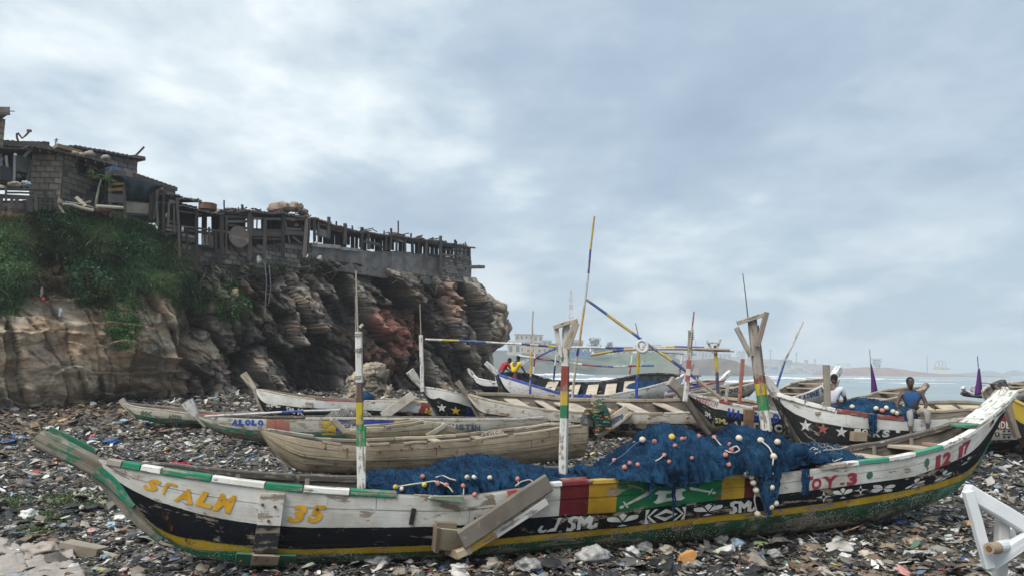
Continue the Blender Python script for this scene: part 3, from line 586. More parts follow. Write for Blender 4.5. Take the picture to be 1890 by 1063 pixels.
for x0, x1, tp in ((1726, 1735, 666), (1731, 1741, 664.5), (1738, 1746, 666)):
    mb = MB(); mb.tube([at((x0 + x1) / 2 - (x1 - x0) / 2 * math.cos(math.pi * i / 12), 680 - (680 - tp) * math.sin(math.pi * i / 12) ** .8, Yg) for i in range(13)], .28, 4, (.35, .27, .22)); mb.build('arch_frame', M['far'], r)

def blob_tree(px, base, top, wpx, Y, label, kind='tree', n=420, trunkf=.35, cat='tree', group=None):
    r = empty(kind, at(px, base, Y), label, cat, group); k = pxm(Y); H_ = (base - top) * k; b = at(px, base, Y); mb = MB(); mb.tube([b, b + np.array((.2, 0, H_ * .55))], [H_ * .04 + .05, H_ * .02 + .02], 6, (.12, .1, .08))
    for j in range(4): a = j * 1.7; mb.tube([b + np.array((.1, 0, H_ * .4)), b + np.array((math.cos(a) * wpx * k * .3, math.sin(a) * wpx * k * .3, H_ * .72))], [H_ * .02 + .02, .03], 4, (.12, .1, .08))
    mb.build('trunk', M['raw'], r)
    cl = [(rng.normal(0, .26), rng.normal(0, .26), rng.uniform(trunkf, .95)) for _ in range(9)]; V = []; F = []; C = []; s = H_ * .055 + .03
    for i in range(n):
        c0 = cl[i % 9]; rr = rng.normal(0, .11, 3); p = b + np.array(((c0[0] + rr[0]) * wpx * k, (c0[1] + rr[1]) * wpx * k, (c0[2] + rr[2] * .8) * H_))
        a = rng.normal(0, 1, 3); a /= np.linalg.norm(a); c_ = np.cross(a, rng.normal(0, 1, 3)); c_ /= np.linalg.norm(c_); q_ = rng.uniform(.6, 1.5) * s
        V += [p - a * q_, p + c_ * q_ * .5, p + a * q_, p - c_ * q_ * .5]; F.append((4*i, 4*i+1, 4*i+2, 4*i+3)); C.append(np.array((.045, .075, .03)) * (.6 + .8 * rng.random()))
    o_ = raw_mesh('crown', np.array(V) - origin(r), F, M['leaf'], cols=np.array(C), parent=r); return r
blob_tree(1098, 656, 624, 26, 600, 'bushy grey green tree on the headland right of the tall bamboo pole'); blob_tree(1128, 657, 632, 16, 600, 'palm like tree on the headland crest above the blue shed'); blob_tree(1082, 656, 640, 14, 598, 'small round tree beside the bamboo pole on the headland'); blob_tree(1112, 658, 640, 20, 590, 'low dark shrubby tree between the two headland trees')
blob_tree(1235, 668, 648, 30, 640, 'wide hazy tree at the end of the headland above the red earth'); blob_tree(1275, 664, 648, 22, 820, 'pale hazy tree behind the rocky point'); blob_tree(1212, 664, 650, 24, 650, 'grey green tree below the diagonal painted pole')
blob_tree(1394, 668, 654, 18, 1350, 'hazy round tree near the white office block'); blob_tree(1450, 672, 664, 12, 1357, 'hazy dark tree above the blue hut')

hb = MB(); hb.box((0, 1650, 38.3), (3600, 0, 0), (0, 1900, 0), (0, 0, 42), (1, 1, 1))
hm = bpy.data.materials.new('sea_haze'); hm.use_nodes = True; hn = hm.node_tree; hn.nodes.clear()
ho = hn.nodes.new('ShaderNodeOutputMaterial'); hv = hn.nodes.new('ShaderNodeVolumePrincipled'); hn.links.new(hv.outputs[0], ho.inputs['Volume'])
hv.inputs['Color'].default_value = (.90, .95, 1, 1); hv.inputs['Density'].default_value = .0006; hv.inputs['Anisotropy'].default_value = .25
HAZE = hb.build('haze', hm, kind='stuff')
# ================================================================ canoes
WHT, BLK, GRN, YEL, REDC, BLU = (.66, .66, .62), (.010, .012, .016), (.02, .19, .10), (.56, .36, .03), (.24, .028, .035), (.025, .07, .33)
GRW = (.30, .26, .205)
def hull_mat(name, bands, panels=(), wear=.35, raw=(.30, .255, .20), barn=0.0, dirt=.5, moss=0.0, chips=.3, mud=.12):
    """bands: [(v from, colour)...] in the hull's own v (0 keel, 1 rim); panels: (u0, u1, v0, v1, colour) in metres along"""
    g = G(name, .8, .12); uv = g.uv(); o = g.obj(); sp = g.sep(uv); u, v_ = sp[0], sp[1]
    wob = g.ma('MULTIPLY', g.ma('SUBTRACT', g.noise(g.sca(uv, (2.5, 6, 1)), 1, 4, .6), .5), .045); vw = g.ma('ADD', v_, wob)
    c = g.ramp(vw, [(max(0, a), col) for a, col in bands], True)
    for (u0, u1, v0, v1, col) in panels:
        uw = g.ma('ADD', u, g.ma('MULTIPLY', wob, .5))
        k = g.ma('MULTIPLY', g.ma('MULTIPLY', g.ma('GREATER_THAN', uw, u0), g.ma('LESS_THAN', uw, u1)), g.ma('MULTIPLY', g.ma('GREATER_THAN', vw, v0), g.ma('LESS_THAN', vw, v1)))
        c = g.mix(k, c, col)
    gr = g.noise(g.sca(uv, (1.2, 26, 1)), 1, 5, .62, .6); fine = g.noise(g.sca(uv, (5, 110, 1)), 1, 3, .6)
    ch = g.noise(g.sca(uv, (2.6, 7, 1)), 1, 7, .66, .5); big = g.noise(g.sca(uv, (.55, 1.6, 1)), 1, 3, .5)
    k = g.ma('ADD', g.ma('ADD', g.ma('MULTIPLY', ch, .62), g.ma('MULTIPLY', gr, .18)), g.ma('MULTIPLY', big, .3))
    low = g.step(v_, .45, .05, 0, .08)
    m = g.step(g.ma('ADD', k, low), .70 - wear * .28, .725 - wear * .27)
    rc = g.mix(g.step(gr, .32, .7), tuple(x * .5 for x in raw), tuple(min(1, x * 1.3) for x in raw))
    c = g.mix(m, c, rc)
    c = g.mix(g.step(g.noise(o, 1.7, 6, .62), .42, .72, 0, dirt), c, g.mix(1.0, c, (.46, .41, .34), 'MULTIPLY'))
    c = g.mix(g.step(gr, .58, .72, 0, .5), c, (.09, .08, .07)); c = g.mix(g.step(big, .48, .7, 0, .35), c, g.mix(1.0, c, (.62, .58, .52), 'MULTIPLY'))
    ru = g.ma('MULTIPLY', g.step(g.noise(o, 5.5, 3, .5), .63, .70), g.step(g.noise(g.sca(o, (1, 1, .25)), 9, 3), .45, .6, 0, chips)); c = g.mix(ru, c, (.17, .062, .025))   # rust runs from the nails
    if moss: c = g.mix(g.ma('MULTIPLY', g.step(g.noise(o, 2.6, 5, .65), .45, .62, 0, moss), g.step(v_, .42, .12)), c, (.035, .05, .02))
    sc = g.step(fine, .70, .74, 0, .35); c = g.mix(sc, c, (.5, .47, .42))                       # long scratches
    bmp = g.ma('ADD', g.ma('MULTIPLY', gr, .55), g.ma('ADD', g.ma('MULTIPLY', fine, .2), g.ma('MULTIPLY', m, -.3)))
    if barn:
        d = g.vor(o, 34); dm = g.ma('MULTIPLY', g.ma('LESS_THAN', d, .30), g.ma('MULTIPLY', g.step(g.noise(o, 3.1, 5, .7), .42, .56), g.step(v_, .47, .34, 0, barn)))
        c = g.mix(dm, c, (.62, .62, .57)); bmp = g.ma('ADD', bmp, g.ma('MULTIPLY', dm, .8))
    c = g.mix(g.step(g.ma('ADD', v_, g.ma('MULTIPLY', wob, 3)), mud, mud * .3, 0, .85), c, (.085, .075, .062))
    return g.done(c, bmp, .6, .012)
g = G('boat_inside', .85, .2); uv = g.uv(); o = g.obj(); gr = g.noise(g.sca(uv, (1.5, 30, 1)), 1, 5, .6, .4)
c = g.mix(g.step(gr, .3, .7), (.085, .072, .058), (.23, .20, .16)); c = g.mix(g.step(g.noise(o, 2.2, 5), .45, .65, 0, .7), c, (.05, .045, .04)); M['inside'] = g.done(c, gr, .6, .012)
g = G('boat_inside_black', .85, .2); g_ = g.noise(g.obj(), 4, 5, .6); M['inside_black'] = g.done(g.mix(g.step(g_, .5, .7), (.016, .02, .024), (.06, .065, .07)), g_, .5, .01)
M['deco'] = plain('sign_paint', .72, .45, 6, .2, 30, .3, (.45, .42, .38))

class Boat:
    def __init__(s, rim, keel, Y0, Y1, beam, ends=(0, 0), full=(.3, .3), th=.05, lines=(), name='fishing_canoe', label='', group='beached wooden fishing canoes', cat='canoe', flare=.9, kshift=.4, heel=0.0):
        P0 = at(rim[0][0], rim[0][1], Y0); P1 = at(rim[-1][0], rim[-1][1], Y1)
        s.P0, s.P1 = P0[:2], P1[:2]; d = s.P1 - s.P0; s.L = np.linalg.norm(d); s.d = d / s.L; n = np.array((s.d[1], -s.d[0])); s.n = n if n @ (CAM[:2] - s.P0) > 0 else -n
        s.beam, s.ends, s.full, s.th, s.flare = beam, ends, full, th, flare; s.heel = heel
        def solve(px, py, k):
            r = ray(px, py); lo, hi = -.05, 1.05
            for _ in range(50):
                m = (lo + hi) / 2; q = s.plan(m, k)
                if q[0] * r[1] - q[1] * r[0] < 0: lo = m
                else: hi = m
            q = s.plan(lo, k); return lo, CAMZ + r[2] * q[1] / r[1]
        s._solve = solve
        R = sorted(solve(x, y, 1.0) for x, y in rim); K = sorted(solve(x, y, kshift) for x, y in keel)
        K = [(a, b - heel * float(s.bw(a)) * (1 - kshift)) for a, b in K]; R[0] = (0.0, R[0][1]); R[-1] = (1.0, R[-1][1])
        s.rs, s.rz = np.array([a for a, _ in R]), np.array([b for _, b in R]); s.ks, s.kz = np.array([a for a, _ in K]), np.array([b for _, b in K])
        gs = np.linspace(0, 1, 400); s.gs = gs
        def smooth(xs, ys, w=7):
            y = np.interp(gs, xs, ys); k = np.ones(w) / w; yp = np.r_[2 * y[0] - y[w:0:-1], y, 2 * y[-1] - y[-2:-w-2:-1]]
            return np.convolve(np.convolve(yp, k, 'same'), k, 'same')[w:-w]
        s.grz = smooth(s.rs, s.rz, 13); s.gkz = np.minimum(smooth(s.ks, s.kz, 5), s.grz - .06)
        s.lines = []
        s.root = empty(name, (*((s.P0 + s.P1) / 2), float(s.gkz.min())), label, cat, group)
        s._tgrid(); s.lines = [(vv_, *s._line(pl)) for pl, vv_ in lines]
    def bw(s, x):
        x = np.asarray(x, float); e0, e1 = s.ends; f0, f1 = s.full
        a = e0 + (1 - e0) * np.sin(np.clip(x / f0, 0, 1) * math.pi / 2) ** .85; b = e1 + (1 - e1) * np.sin(np.clip((1 - x) / f1, 0, 1) * math.pi / 2) ** .85
        return s.beam / 2 * a * b + .035
    def plan(s, x, k): return s.P0 + (s.P1 - s.P0) * x + s.n * float(s.bw(x)) * k
    def zr(s, x): return np.interp(x, s.gs, s.grz)
    def zk(s, x): return np.interp(x, s.gs, s.gkz)
    def tv(s, x, v):
        """painted-band coordinate v -> height fraction t"""
        x, v = np.broadcast_arrays(np.asarray(x, float), np.asarray(v, float))
        if not s.lines: return v.copy()
        vs = [0.0] + [a for a, _, _ in s.lines] + [1.0]; ts = [np.zeros(x.shape)] + [np.clip(np.interp(x, a, b), .01, .99) for _, a, b in s.lines] + [np.ones(x.shape)]
        for i in range(1, len(ts)): ts[i] = np.maximum(ts[i], ts[i - 1] + .004)
        r = np.zeros(x.shape)
        for i in range(len(vs) - 1):
            m = (v >= vs[i]) & (v <= vs[i + 1]); f = (v - vs[i]) / (vs[i + 1] - vs[i]); r = np.where(m, ts[i] + (ts[i + 1] - ts[i]) * f, r)
        return r
    def surf(s, x, v, side=1, off=0.0, t=None):
        x = np.asarray(x, float); t = s.tv(x, v) if t is None else np.asarray(t, float); t = np.clip(t, 0, 1)
        b = s.bw(x); h = s.zr(x) - s.zk(x); w_ = np.sqrt(1 - (1 - t) ** 3) * (s.flare + (1 - s.flare) * t)
        o = b * w_ + off * np.minimum(1, .25 + w_); z = s.zk(x) + h * t - off * np.clip(.5 - t, 0, 1) + s.heel * (b - o * side)
        p = s.P0 + np.multiply.outer(x, s.P1 - s.P0) + np.multiply.outer(o * side, s.n)
        return np.concatenate((p, z[..., None]), -1)
    def _tgrid(s):
        s.GS, s.GT = np.meshgrid(np.linspace(0, 1, 300), np.linspace(0, 1, 60), indexing='ij'); s.GP = proj(s.surf(s.GS, None, t=s.GT))
    def st(s, px, py):
        """pixel -> (s, t) on the near side"""
        d = (s.GP[..., 0] - px) ** 2 + (s.GP[..., 1] - py) ** 2; i, j = np.unravel_index(d.argmin(), d.shape); x, t = s.GS[i, j], s.GT[i, j]
        for _ in range(6):
            q = proj(s.surf(np.array([x, x + .002, x]), None, t=np.array([t, t, min(t + .004, 1) if t < .99 else t - .004])))
            J = np.stack(((q[1] - q[0]) / .002, (q[2] - q[0]) / (.004 if t < .99 else -.004)), 1)
            try: dx = np.linalg.solve(J, np.array((px, py)) - q[0])
            except np.linalg.LinAlgError: break
            x = float(np.clip(x + np.clip(dx[0], -.03, .03), 0, 1)); t = float(np.clip(t + np.clip(dx[1], -.1, .1), 0, 1))
        return x, t
    def _line(s, pl):
        q = sorted(s.st(*p) for p in pl); return np.array([a for a, _ in q]), np.array([b for _, b in q])
    def u(s, px, py): return s.st(px, py)[0] * s.L
    def hull(s, mat, inner=None, ns=120, nt=18, floor=.12, mat_name='hull'):
        x = np.linspace(0, 1, ns); v = np.linspace(0, 1, nt); X, V = np.meshgrid(x, v, indexing='ij')
        outn = s.surf(X, V, 1)[:, ::-1]; outf = s.surf(X, V, -1)                     # rim -> keel, keel -> rim
        b = s.bw(x); h = s.zr(x) - s.zk(x); tf = np.clip(floor / h, .05, .8)
        tt = tf[:, None] + (1 - tf)[:, None] * np.linspace(0, 1, 9)[None]; XI = np.repeat(x[:, None], 9, 1)
        def inn(side):
            p = s.surf(XI, None, side, t=tt); c = (s.P0 + np.multiply.outer(XI, s.P1 - s.P0)); e = p[..., :2] - c; l = np.linalg.norm(e, axis=-1, keepdims=True)
            p[..., :2] = c + e * np.maximum(l - s.th, .004) / np.maximum(l, 1e-6); return p
        inf = inn(-1)[:, ::-1]; inr = inn(1)
        A = np.concatenate((outn, outf[:, 1:], inf, inr), 1); m = A.shape[1]
        vv = np.concatenate((v[::-1], v[1:], np.linspace(1, .3, 9), np.linspace(.3, 1, 9))); UV = np.stack((np.repeat((x * s.L)[:, None], m, 1), np.repeat(vv[None], ns, 0)), -1)
        mb = MB(); no = 2 * nt - 1
        idx = lambda i, j: i * m + (j % m)
        Fo, Fi = [], []
        for i in range(ns - 1):
            for j in range(m): (Fo if j < no - 1 else Fi).append((idx(i, j), idx(i + 1, j), idx(i + 1, j + 1), idx(i, j + 1)))
        uv = [tuple(q) for q in UV.reshape(-1, 2)]; mb.add(A.reshape(-1, 3), Fo + [tuple(idx(0, j) for j in range(m))[::1], tuple(idx(ns - 1, j) for j in range(m))[::-1]], GRW, uv, 0)
        base = mb.n; mb.add(A.reshape(-1, 3), Fi, GRW, uv, 1)
        o = mb.build(mat_name, [mat, inner or M['inside']], s.root, smooth=True); s.hm = mat; return o
    def strakes(s, rows, mat=None, side=(1,), proud=.013, gap=.006, ns=70, nv=5, name='plank', vmin=0):
        """planks nailed along the hull: rows of (v0, v1, [joint positions 0..1]); each a part of its own"""
        for (v0, v1, joints) in rows:
            cuts = [0.004] + list(joints) + [.996]
            for a, b in zip(cuts[:-1], cuts[1:]):
                for sd in side:
                    n = max(6, int(ns * (b - a))); j = gap / s.L; x = np.linspace(a + j, b - j, n); v = np.linspace(v0 + .006, v1 - .006, nv)
                    X, V = np.meshgrid(x, v, indexing='ij'); pr = proud * (.75 + .5 * random.random())
                    R = [s.surf(X, V, sd, pr)]; e0 = s.surf(X[:, :1], V[:, :1], sd, -.01); e1 = s.surf(X[:, -1:], V[:, -1:], sd, -.01)
                    A = np.concatenate((e0, R[0], e1), 1); UVv = np.concatenate((V[:, :1], V, V[:, -1:]), 1); UVx = np.concatenate((X[:, :1], X, X[:, -1:]), 1) * s.L
                    mb = MB(); mb.grid(A, GRW, np.stack((UVx, UVv), -1), flip=(sd > 0))
                    for i in (0, n - 1):                                    # butt ends
                        E = np.stack((A[i], s.surf(np.full(A.shape[1], x[i]), UVv[i], sd, -.01))); mb.grid(E, GRW, np.stack((np.stack((UVx[i], UVv[i]), -1),) * 2), flip=(i == 0) == (sd > 0))
                    mb.build(name, mat or s.hm, s.root, smooth=False)
    def rail(s, a, b, col=GRW, side=1, w=.085, h=.055, up=.02, out=.02, name='gunwale_rail', mat=None, n=None, wob=0.0, label=None, parent=None):
        n = n or max(3, int((b - a) * s.L / .22)); x = np.linspace(a, b, n); p = s.surf(x, None, side, out - w / 2, t=np.ones(n)); p[:, 2] += up - h / 2
        if wob: p += rng.normal(0, wob, p.shape)
        mb = MB(); mb.sweep(p, np.array((*s.n, 0)), w, h, col); return mb.build(name, mat or M['timber'], parent or s.root, label=label)
    def thwart(s, x, t=.86, w=.24, h=.05, col=(.36, .31, .24), over=.0, name='thwart', skew=0.0, mat=None):
        b = float(s.bw(x)) - s.th * .6 + over; z = float(s.zk(x) + (s.zr(x) - s.zk(x)) * t); bb = float(s.bw(x)); c = s.P0 + (s.P1 - s.P0) * x
        p = np.array((*(c + s.n * b + s.d * skew), z + s.heel * (bb - b))); q = np.array((*(c - s.n * b - s.d * skew), z + s.heel * (bb + b) + (random.random() - .5) * .03))
        mb = MB(); mb.beam(p, q, w, h, col=col, seg=5, wob=.006); return mb.build(name, mat or M['raw'], s.root)
    def stem(s, pts, w=.2, h=.2, cols=None, col=GRW, side=0.0, name='stem_post', mat=None, parent=None, label=None):
        """a heavy timber on the centre plane through pixel points"""
        pl = VP(s.P0, s.P1); P = [pl.at(x, y, side) for x, y in pts]; mb = MB(); mb.sweep(P, np.array((*s.n, 0)), w, h, col, cols); return mb.build(name, mat or M['timber'], parent or s.root, label=label)
    def cpt(s, px, py, off=0): return VP(s.P0, s.P1).at(px, py, off)
    def decal(s, items, name='painted_figure', off=.026, mat=None):
        """items: (polygons in a unit square, pixel quad bl br tr tl, colour[, extra off])"""
        for it in items:
            mb = MB(); polys, quad, col = it[:3]; ex = it[3] if len(it) > 3 else 0; Q = np.array([s.st(*p) for p in quad])
            for tri_v, tri_f in polys:
                p = np.asarray(tri_v, float); a, b = p[:, 0:1], p[:, 1:2]
                q = Q[0] * (1 - a) * (1 - b) + Q[1] * a * (1 - b) + Q[2] * a * b + Q[3] * (1 - a) * b
                P = s.surf(q[:, 0], None, 1, off + ex, t=q[:, 1]); mb.add(P, tri_f, col)
            mb.build(name, mat or M['deco'], s.root)

def tess(poly, n=2):
    """polygon in the unit square -> (verts, tris) cut fine enough to follow a curved hull"""
    bm = bmesh.new(); vs = [bm.verts.new((x, y, 0)) for x, y in poly]
    es = [bm.edges.new((vs[i], vs[(i + 1) % len(vs)])) for i in range(len(vs))]
    bmesh.ops.triangle_fill(bm, edges=es, use_beauty=True)
    for _ in range(n):
        le = [e for e in bm.edges if e.calc_length() > .22]
        if le: bmesh.ops.subdivide_edges(bm, edges=le, cuts=1); bmesh.ops.triangulate(bm, faces=bm.faces[:])
    bm.verts.index_update(); r = ([(v.co.x, v.co.y) for v in bm.verts], [tuple(v.index for v in f.verts) for f in bm.faces]); bm.free(); return r
_gc = {}
def glyph(ch, bold=.035, shear=0.0):
    k = (ch, bold, shear)
    if k not in _gc:
        cu = bpy.data.curves.new('letter', 'FONT'); cu.body = ch; cu.offset = bold; cu.shear = shear; cu.resolution_u = 3
        ob = bpy.data.objects.new('letter', cu); me = bpy.data.meshes.new_from_object(ob); bm = bmesh.new(); bm.from_mesh(me); bmesh.ops.triangulate(bm, faces=bm.faces[:])
        for _ in range(1):
            le = [e for e in bm.edges if e.calc_length() > .3]
            if le: bmesh.ops.subdivide_edges(bm, edges=le, cuts=1); bmesh.ops.triangulate(bm, faces=bm.faces[:])
        bm.verts.index_update(); V = np.array([(v.co.x, v.co.y) for v in bm.verts]); F = [tuple(v.index for v in f.verts) for f in bm.faces]; bm.free()
        lo, hi = V.min(0), V.max(0); 
        if ch in '-.': lo, hi = np.array((lo[0], 0)), np.array((hi[0], .7))
        V = (V - lo) / np.maximum(hi - lo, 1e-6)
        if ch == '-': V[:, 1] = .5 + (V[:, 1] - V[:, 1].mean())
        _gc[k] = (V.tolist(), F); bpy.data.objects.remove(ob); bpy.data.curves.remove(cu); bpy.data.meshes.remove(me)
    return _gc[k]
def word(txt, quad, col, bold=.035, shear=0.0, gap=.18, ex=0, wide=None):
    """letters spread evenly inside a pixel quad"""
    q = np.array(quad, float); n = len(txt); it = []
    W_ = [(wide or {}).get(c, .45 if c in '1I.-' else 1.0) for c in txt]; tot = sum(W_) + gap * (n - 1); x = 0
    for c, w_ in zip(txt, W_):
        a, b = x / tot, (x + w_) / tot; x += w_ + gap
        if c == ' ': continue
        B = lambda f, g: tuple((q[0] * (1 - f) + q[1] * f) * (1 - g) + (q[3] * (1 - f) + q[2] * f) * g)
        it.append(([glyph(c, bold, shear)], (B(a, 0), B(b, 0), B(b, 1), B(a, 1)), col, ex))
    return it
def star(n=5, r=.42): return tess([(.5 + (.5 if i % 2 == 0 else .5 * r) * math.sin(math.pi * i / n), .5 + (.5 if i % 2 == 0 else .5 * r) * math.cos(math.pi * i / n)) for i in range(2 * n)], 1)
def tear(ax, ay, bx, by, w, n=9):
    """drop from a thin tip (a) to a round end (b)"""
    d = np.array((bx - ax, by - ay)); L = np.linalg.norm(d); d /= L; p = np.array((-d[1], d[0])); out = []
    for i in range(n): t = i / (n - 1); out.append(np.array((ax, ay)) + d * L * t + p * w * math.sin(math.pi * t ** 1.5) ** .8 * (1 if t < 1 else 0))
    for i in range(n - 2, 0, -1): t = i / (n - 1); out.append(np.array((ax, ay)) + d * L * t - p * w * math.sin(math.pi * t ** 1.5) ** .8)
    return tess([tuple(q) for q in out], 1)
TREFOIL = [tear(.48, .35, .05, .75, .16), tear(.52, .35, .95, .75, .16), tear(.5, .05, .5, .0001, .01), tess([(.5, .42), (.62, .8), (.5, .95), (.38, .8)], 1), tess([(.34, .06), (.5, .2), (.66, .06)], 1)]
CROSS4 = [tess([(.5, 0), (.6, .4), (1, .5), (.6, .6), (.5, 1), (.4, .6), (0, .5), (.4, .4)], 1)]
FLY = [tear(.5, .45, .0, .35, .22), tear(.5, .5, .12, .95, .16), tear(.52, .5, 1.0, .72, .2), tear(.52, .45, .86, .1, .15)]
PROP = [tear(.48, .42, .02, .12, .10), tear(.5, .46, .98, .5, .10), tear(.5, .5, .6, 1.0, .13), tess([(.3, .02), (.7, .02), (.5, .2)], 1)]
SCROLL = [tess([(.0, .05), (.18, .0), (.3, .2), (.27, .5), (.16, .62), (.2, .8), (.34, .78), (.4, .92), (.2, 1), (.03, .9), (.02, .66), (.14, .46), (.15, .26), (.08, .22), (.02, .3)], 1),
          tess([(.34, .05), (.46, .05), (.44, .5), (.55, .3), (.68, .5), (.66, .12), (.8, .0), (1, .12), (.99, .4), (.9, .42), (.86, .26), (.8, .3), (.84, .8), (.7, .98), (.55, .7), (.42, 1), (.34, .8)], 1)]
HOOK = [tess([(.0, .25), (.1, .02), (.3, .0), (.42, .2), (.34, .22), (.24, .16), (.16, .3), (.24, .5), (.12, .55)], 1), tess([(.36, .02), (.8, .02), (1, 1), (.84, 1), (.72, .3), (.52, .22)], 1)]
DIAM = [tess([(.2, .5), (.5, .96), (.8, .5), (.5, .04)], 1), tess([(0, 0), (.1, 0), (.02, .5), (.1, 1), (0, 1)], 1), tess([(.22, .0), (.3, .0), (.1, .5), (.3, 1), (.22, 1), (.04, .5)], 1), tess([(.78, .0), (.7, .0), (.9, .5), (.7, 1), (.78, 1), (.96, .5)], 1), tess([(1, 0), (.9, 0), (.98, .5), (.9, 1), (1, 1)], 1)]
SWORD = [tess([(.12, .22), (.2, .12), (.95, .62), (1.0, .98), (.82, .8)], 1), tess([(.10, .5), (.16, .5), (.3, -.02), (.24, -.04)], 1), tess([(.0 + .075 + .075 * math.cos(a * .7854), .1 + .12 * math.sin(a * .7854)) for a in range(8)], 1)]
STOOL = [tess([(0, .78), (.12, .95), (.5, .86), (.88, .95), (1, .78), (.86, .66), (.9, .34), (1, .2), (.88, .04), (.5, .12), (.12, .04), (0, .2), (.1, .34), (.14, .66)], 1)]
RING = lambda c: [tess([(.5 + .5 * math.cos(a * .5236), .5 + .5 * math.sin(a * .5236)) for a in range(12)], 1)]
SQ = [tess([(0, 0), (1, 0), (1, 1), (0, 1)], 2)]
def bx(x0, y0, x1, y1, sk=0.0): return ((x0, y1), (x1, y1 + sk), (x1, y0 + sk), (x0, y0))
# ================================================================ the big canoe in front
B1 = Boat(rim=[(173, 845), (210, 852), (265, 862), (300, 868), (390, 881), (490, 895), (560, 901), (640, 906), (725, 911), (800, 915), (870, 914), (935, 904), (980, 898), (1018, 893), (1089, 889), (1141, 886), (1240, 882), (1332, 880), (1378, 878), (1432, 873), (1505, 864), (1584, 853), (1640, 847), (1688, 838), (1736, 826), (1796, 797), (1830, 772), (1852, 756)],
          keel=[(173, 856), (185, 870), (210, 902), (240, 938), (268, 966), (296, 992), (326, 1014), (370, 1034), (430, 1044), (547, 1052), (650, 1048), (850, 1040), (1006, 1030), (1080, 1023), (1201, 1014), (1353, 1002), (1502, 988), (1612, 970), (1707, 943), (1762, 916), (1793, 884), (1815, 838), (1836, 795), (1850, 765)],
          Y0=8.9, Y1=13.6, beam=1.42, full=(.30, .30), th=.055, name='fishing_canoe', label='big white, black and green canoe in front carrying blue nets and wooden fork posts',
          lines=[([(330, 1005), (430, 1017), (521, 1023), (700, 1020), (790, 1017), (947, 1003), (1141, 985), (1332, 961), (1475, 946), (1640, 922), (1724, 902), (1796, 869), (1822, 836), (1838, 800)], .34),
                 ([(215, 893), (246, 935), (290, 973), (370, 995), (459, 1007), (521, 1012), (700, 1009), (790, 1006), (947, 991), (1141, 974), (1332, 950), (1475, 934), (1640, 910), (1724, 891), (1796, 859), (1826, 820), (1842, 785)], .44),
                 ([(180, 854), (213, 884), (258, 911), (320, 934), (385, 952), (471, 967), (600, 974), (790, 972), (967, 957), (1033, 952), (1136, 945), (1338, 921), (1475, 907), (1640, 886), (1690, 878), (1736, 860), (1794, 832), (1830, 790), (1846, 765)], .68)])
uP = lambda a, b: (B1.u(*a) + B1.u(*b)) / 2
u1, u2, u3, u4, u5, u6 = uP((1034, 900), (1031, 945)), uP((1088, 895), (1083, 942)), uP((1140, 895), (1135, 938)), uP((1334, 885), (1328, 915)), uP((1377, 885), (1369, 912)), uP((1396, 880), (1392, 908))
hm1 = hull_mat('front_canoe_paint', [(0, (.075, .07, .055)), (.13, (.045, .12, .07)), (.34, YEL), (.44, BLK), (.68, (.60, .59, .55))],
               [(u1, u2, .68, 1.2, (.13, .02, .024)), (u2, u3, .68, 1.2, (.46, .28, .03)), (u3, u4, .68, 1.2, (.015, .145, .055)), (u4, u5, .68, 1.2, (.43, .27, .03)), (u5, u6, .68, 1.2, (.11, .022, .024)), (0, B1.u(440, 1030), .0, .34, (.02, .23, .11)), (B1.u(1730, 910), 99, .0, .34, (.03, .27, .17))], wear=.34, barn=1.0, moss=.7, chips=.9, dirt=.75, mud=.07)
B1.hull(hm1, ns=190, nt=26)
sx = lambda px, py: B1.st(px, py)[0]
B1.strakes([(.68, .845, [.30, .62]), (.845, .985, [.22, .47, .72]), (.44, .68, [.38, .70])], proud=.012, ns=150, nv=7)
cuts = [(200, 850, 'raw'), (228, 856, GRN), (262, 862, WHT), (300, 868, GRN), (392, 881, WHT), (490, 895, GRN), (560, 901, WHT), (646, 907, GRN), (733, 911, None)]
for (x0, y0, c), (x1, y1, _) in zip(cuts[:-1], cuts[1:]):
    B1.rail(sx(x0, y0 + 4) + .0006, sx(x1, y1 + 4) - .0006, (.30, .27, .23) if c == 'raw' else c, w=.13, h=.075, up=.03, out=.035)
cuts = [(1018, 893, WHT), (1037, 892, (.15, .025, .03)), (1092, 889, (.46, .30, .05)), (1142, 886, (.03, .17, .08)), (1334, 880, (.46, .30, .05)), (1380, 877, (.13, .025, .03)), (1396, 876, None)]
for (x0, y0, c), (x1, y1, _) in zip(cuts[:-1], cuts[1:]): B1.rail(sx(x0, y0 + 3) + .0005, sx(x1, y1 + 3) - .0005, c, w=.11, h=.06, up=.03, out=.028)
cuts = [(1513, 862, (.36, .32, .27)), (1560, 856, WHT), (1583, 853, (.05, .26, .17)), (1639, 847, WHT), (1688, 838, (.05, .28, .18)), (1738, 825, WHT), (1800, 794, None)]
for (x0, y0, c), (x1, y1, _) in zip(cuts[:-1], cuts[1:]): B1.rail(sx(x0, y0 + 3) + .0005, sx(x1, y1 + 3) - .0005, c, w=.12, h=.07, up=.03, out=.03)
for a, b in ((.04, .16), (.16, .30), (.30, .47), (.47, .66), (.66, .80), (.80, .94)): B1.rail(a + .002, b - .002, (.10, .09, .08), side=-1, w=.11, h=.09, up=.02, out=.02, wob=.004, name='far_gunwale')
M['raw2'] = timber('worn_green_timber', .75, raw=(.27, .24, .19), dirt=.7)
B1.stem([(70, 806), (110, 826), (150, 846), (180, 862), (206, 895), (240, 939), (270, 969), (298, 993)], .17, [.17, .2, .2, .2, .16, .14, .12, .1], cols=[(.10, .13, .09), (.03, .17, .10), (.17, .16, .13), (.23, .20, .16), (.19, .18, .15), (.12, .15, .11), (.07, .13, .08)], mat=M['raw2'])
B1.stem([(86, 798), (128, 817), (168, 838)], .05, .16, col=(.035, .15, .09), side=-.13, name='stem_plank')
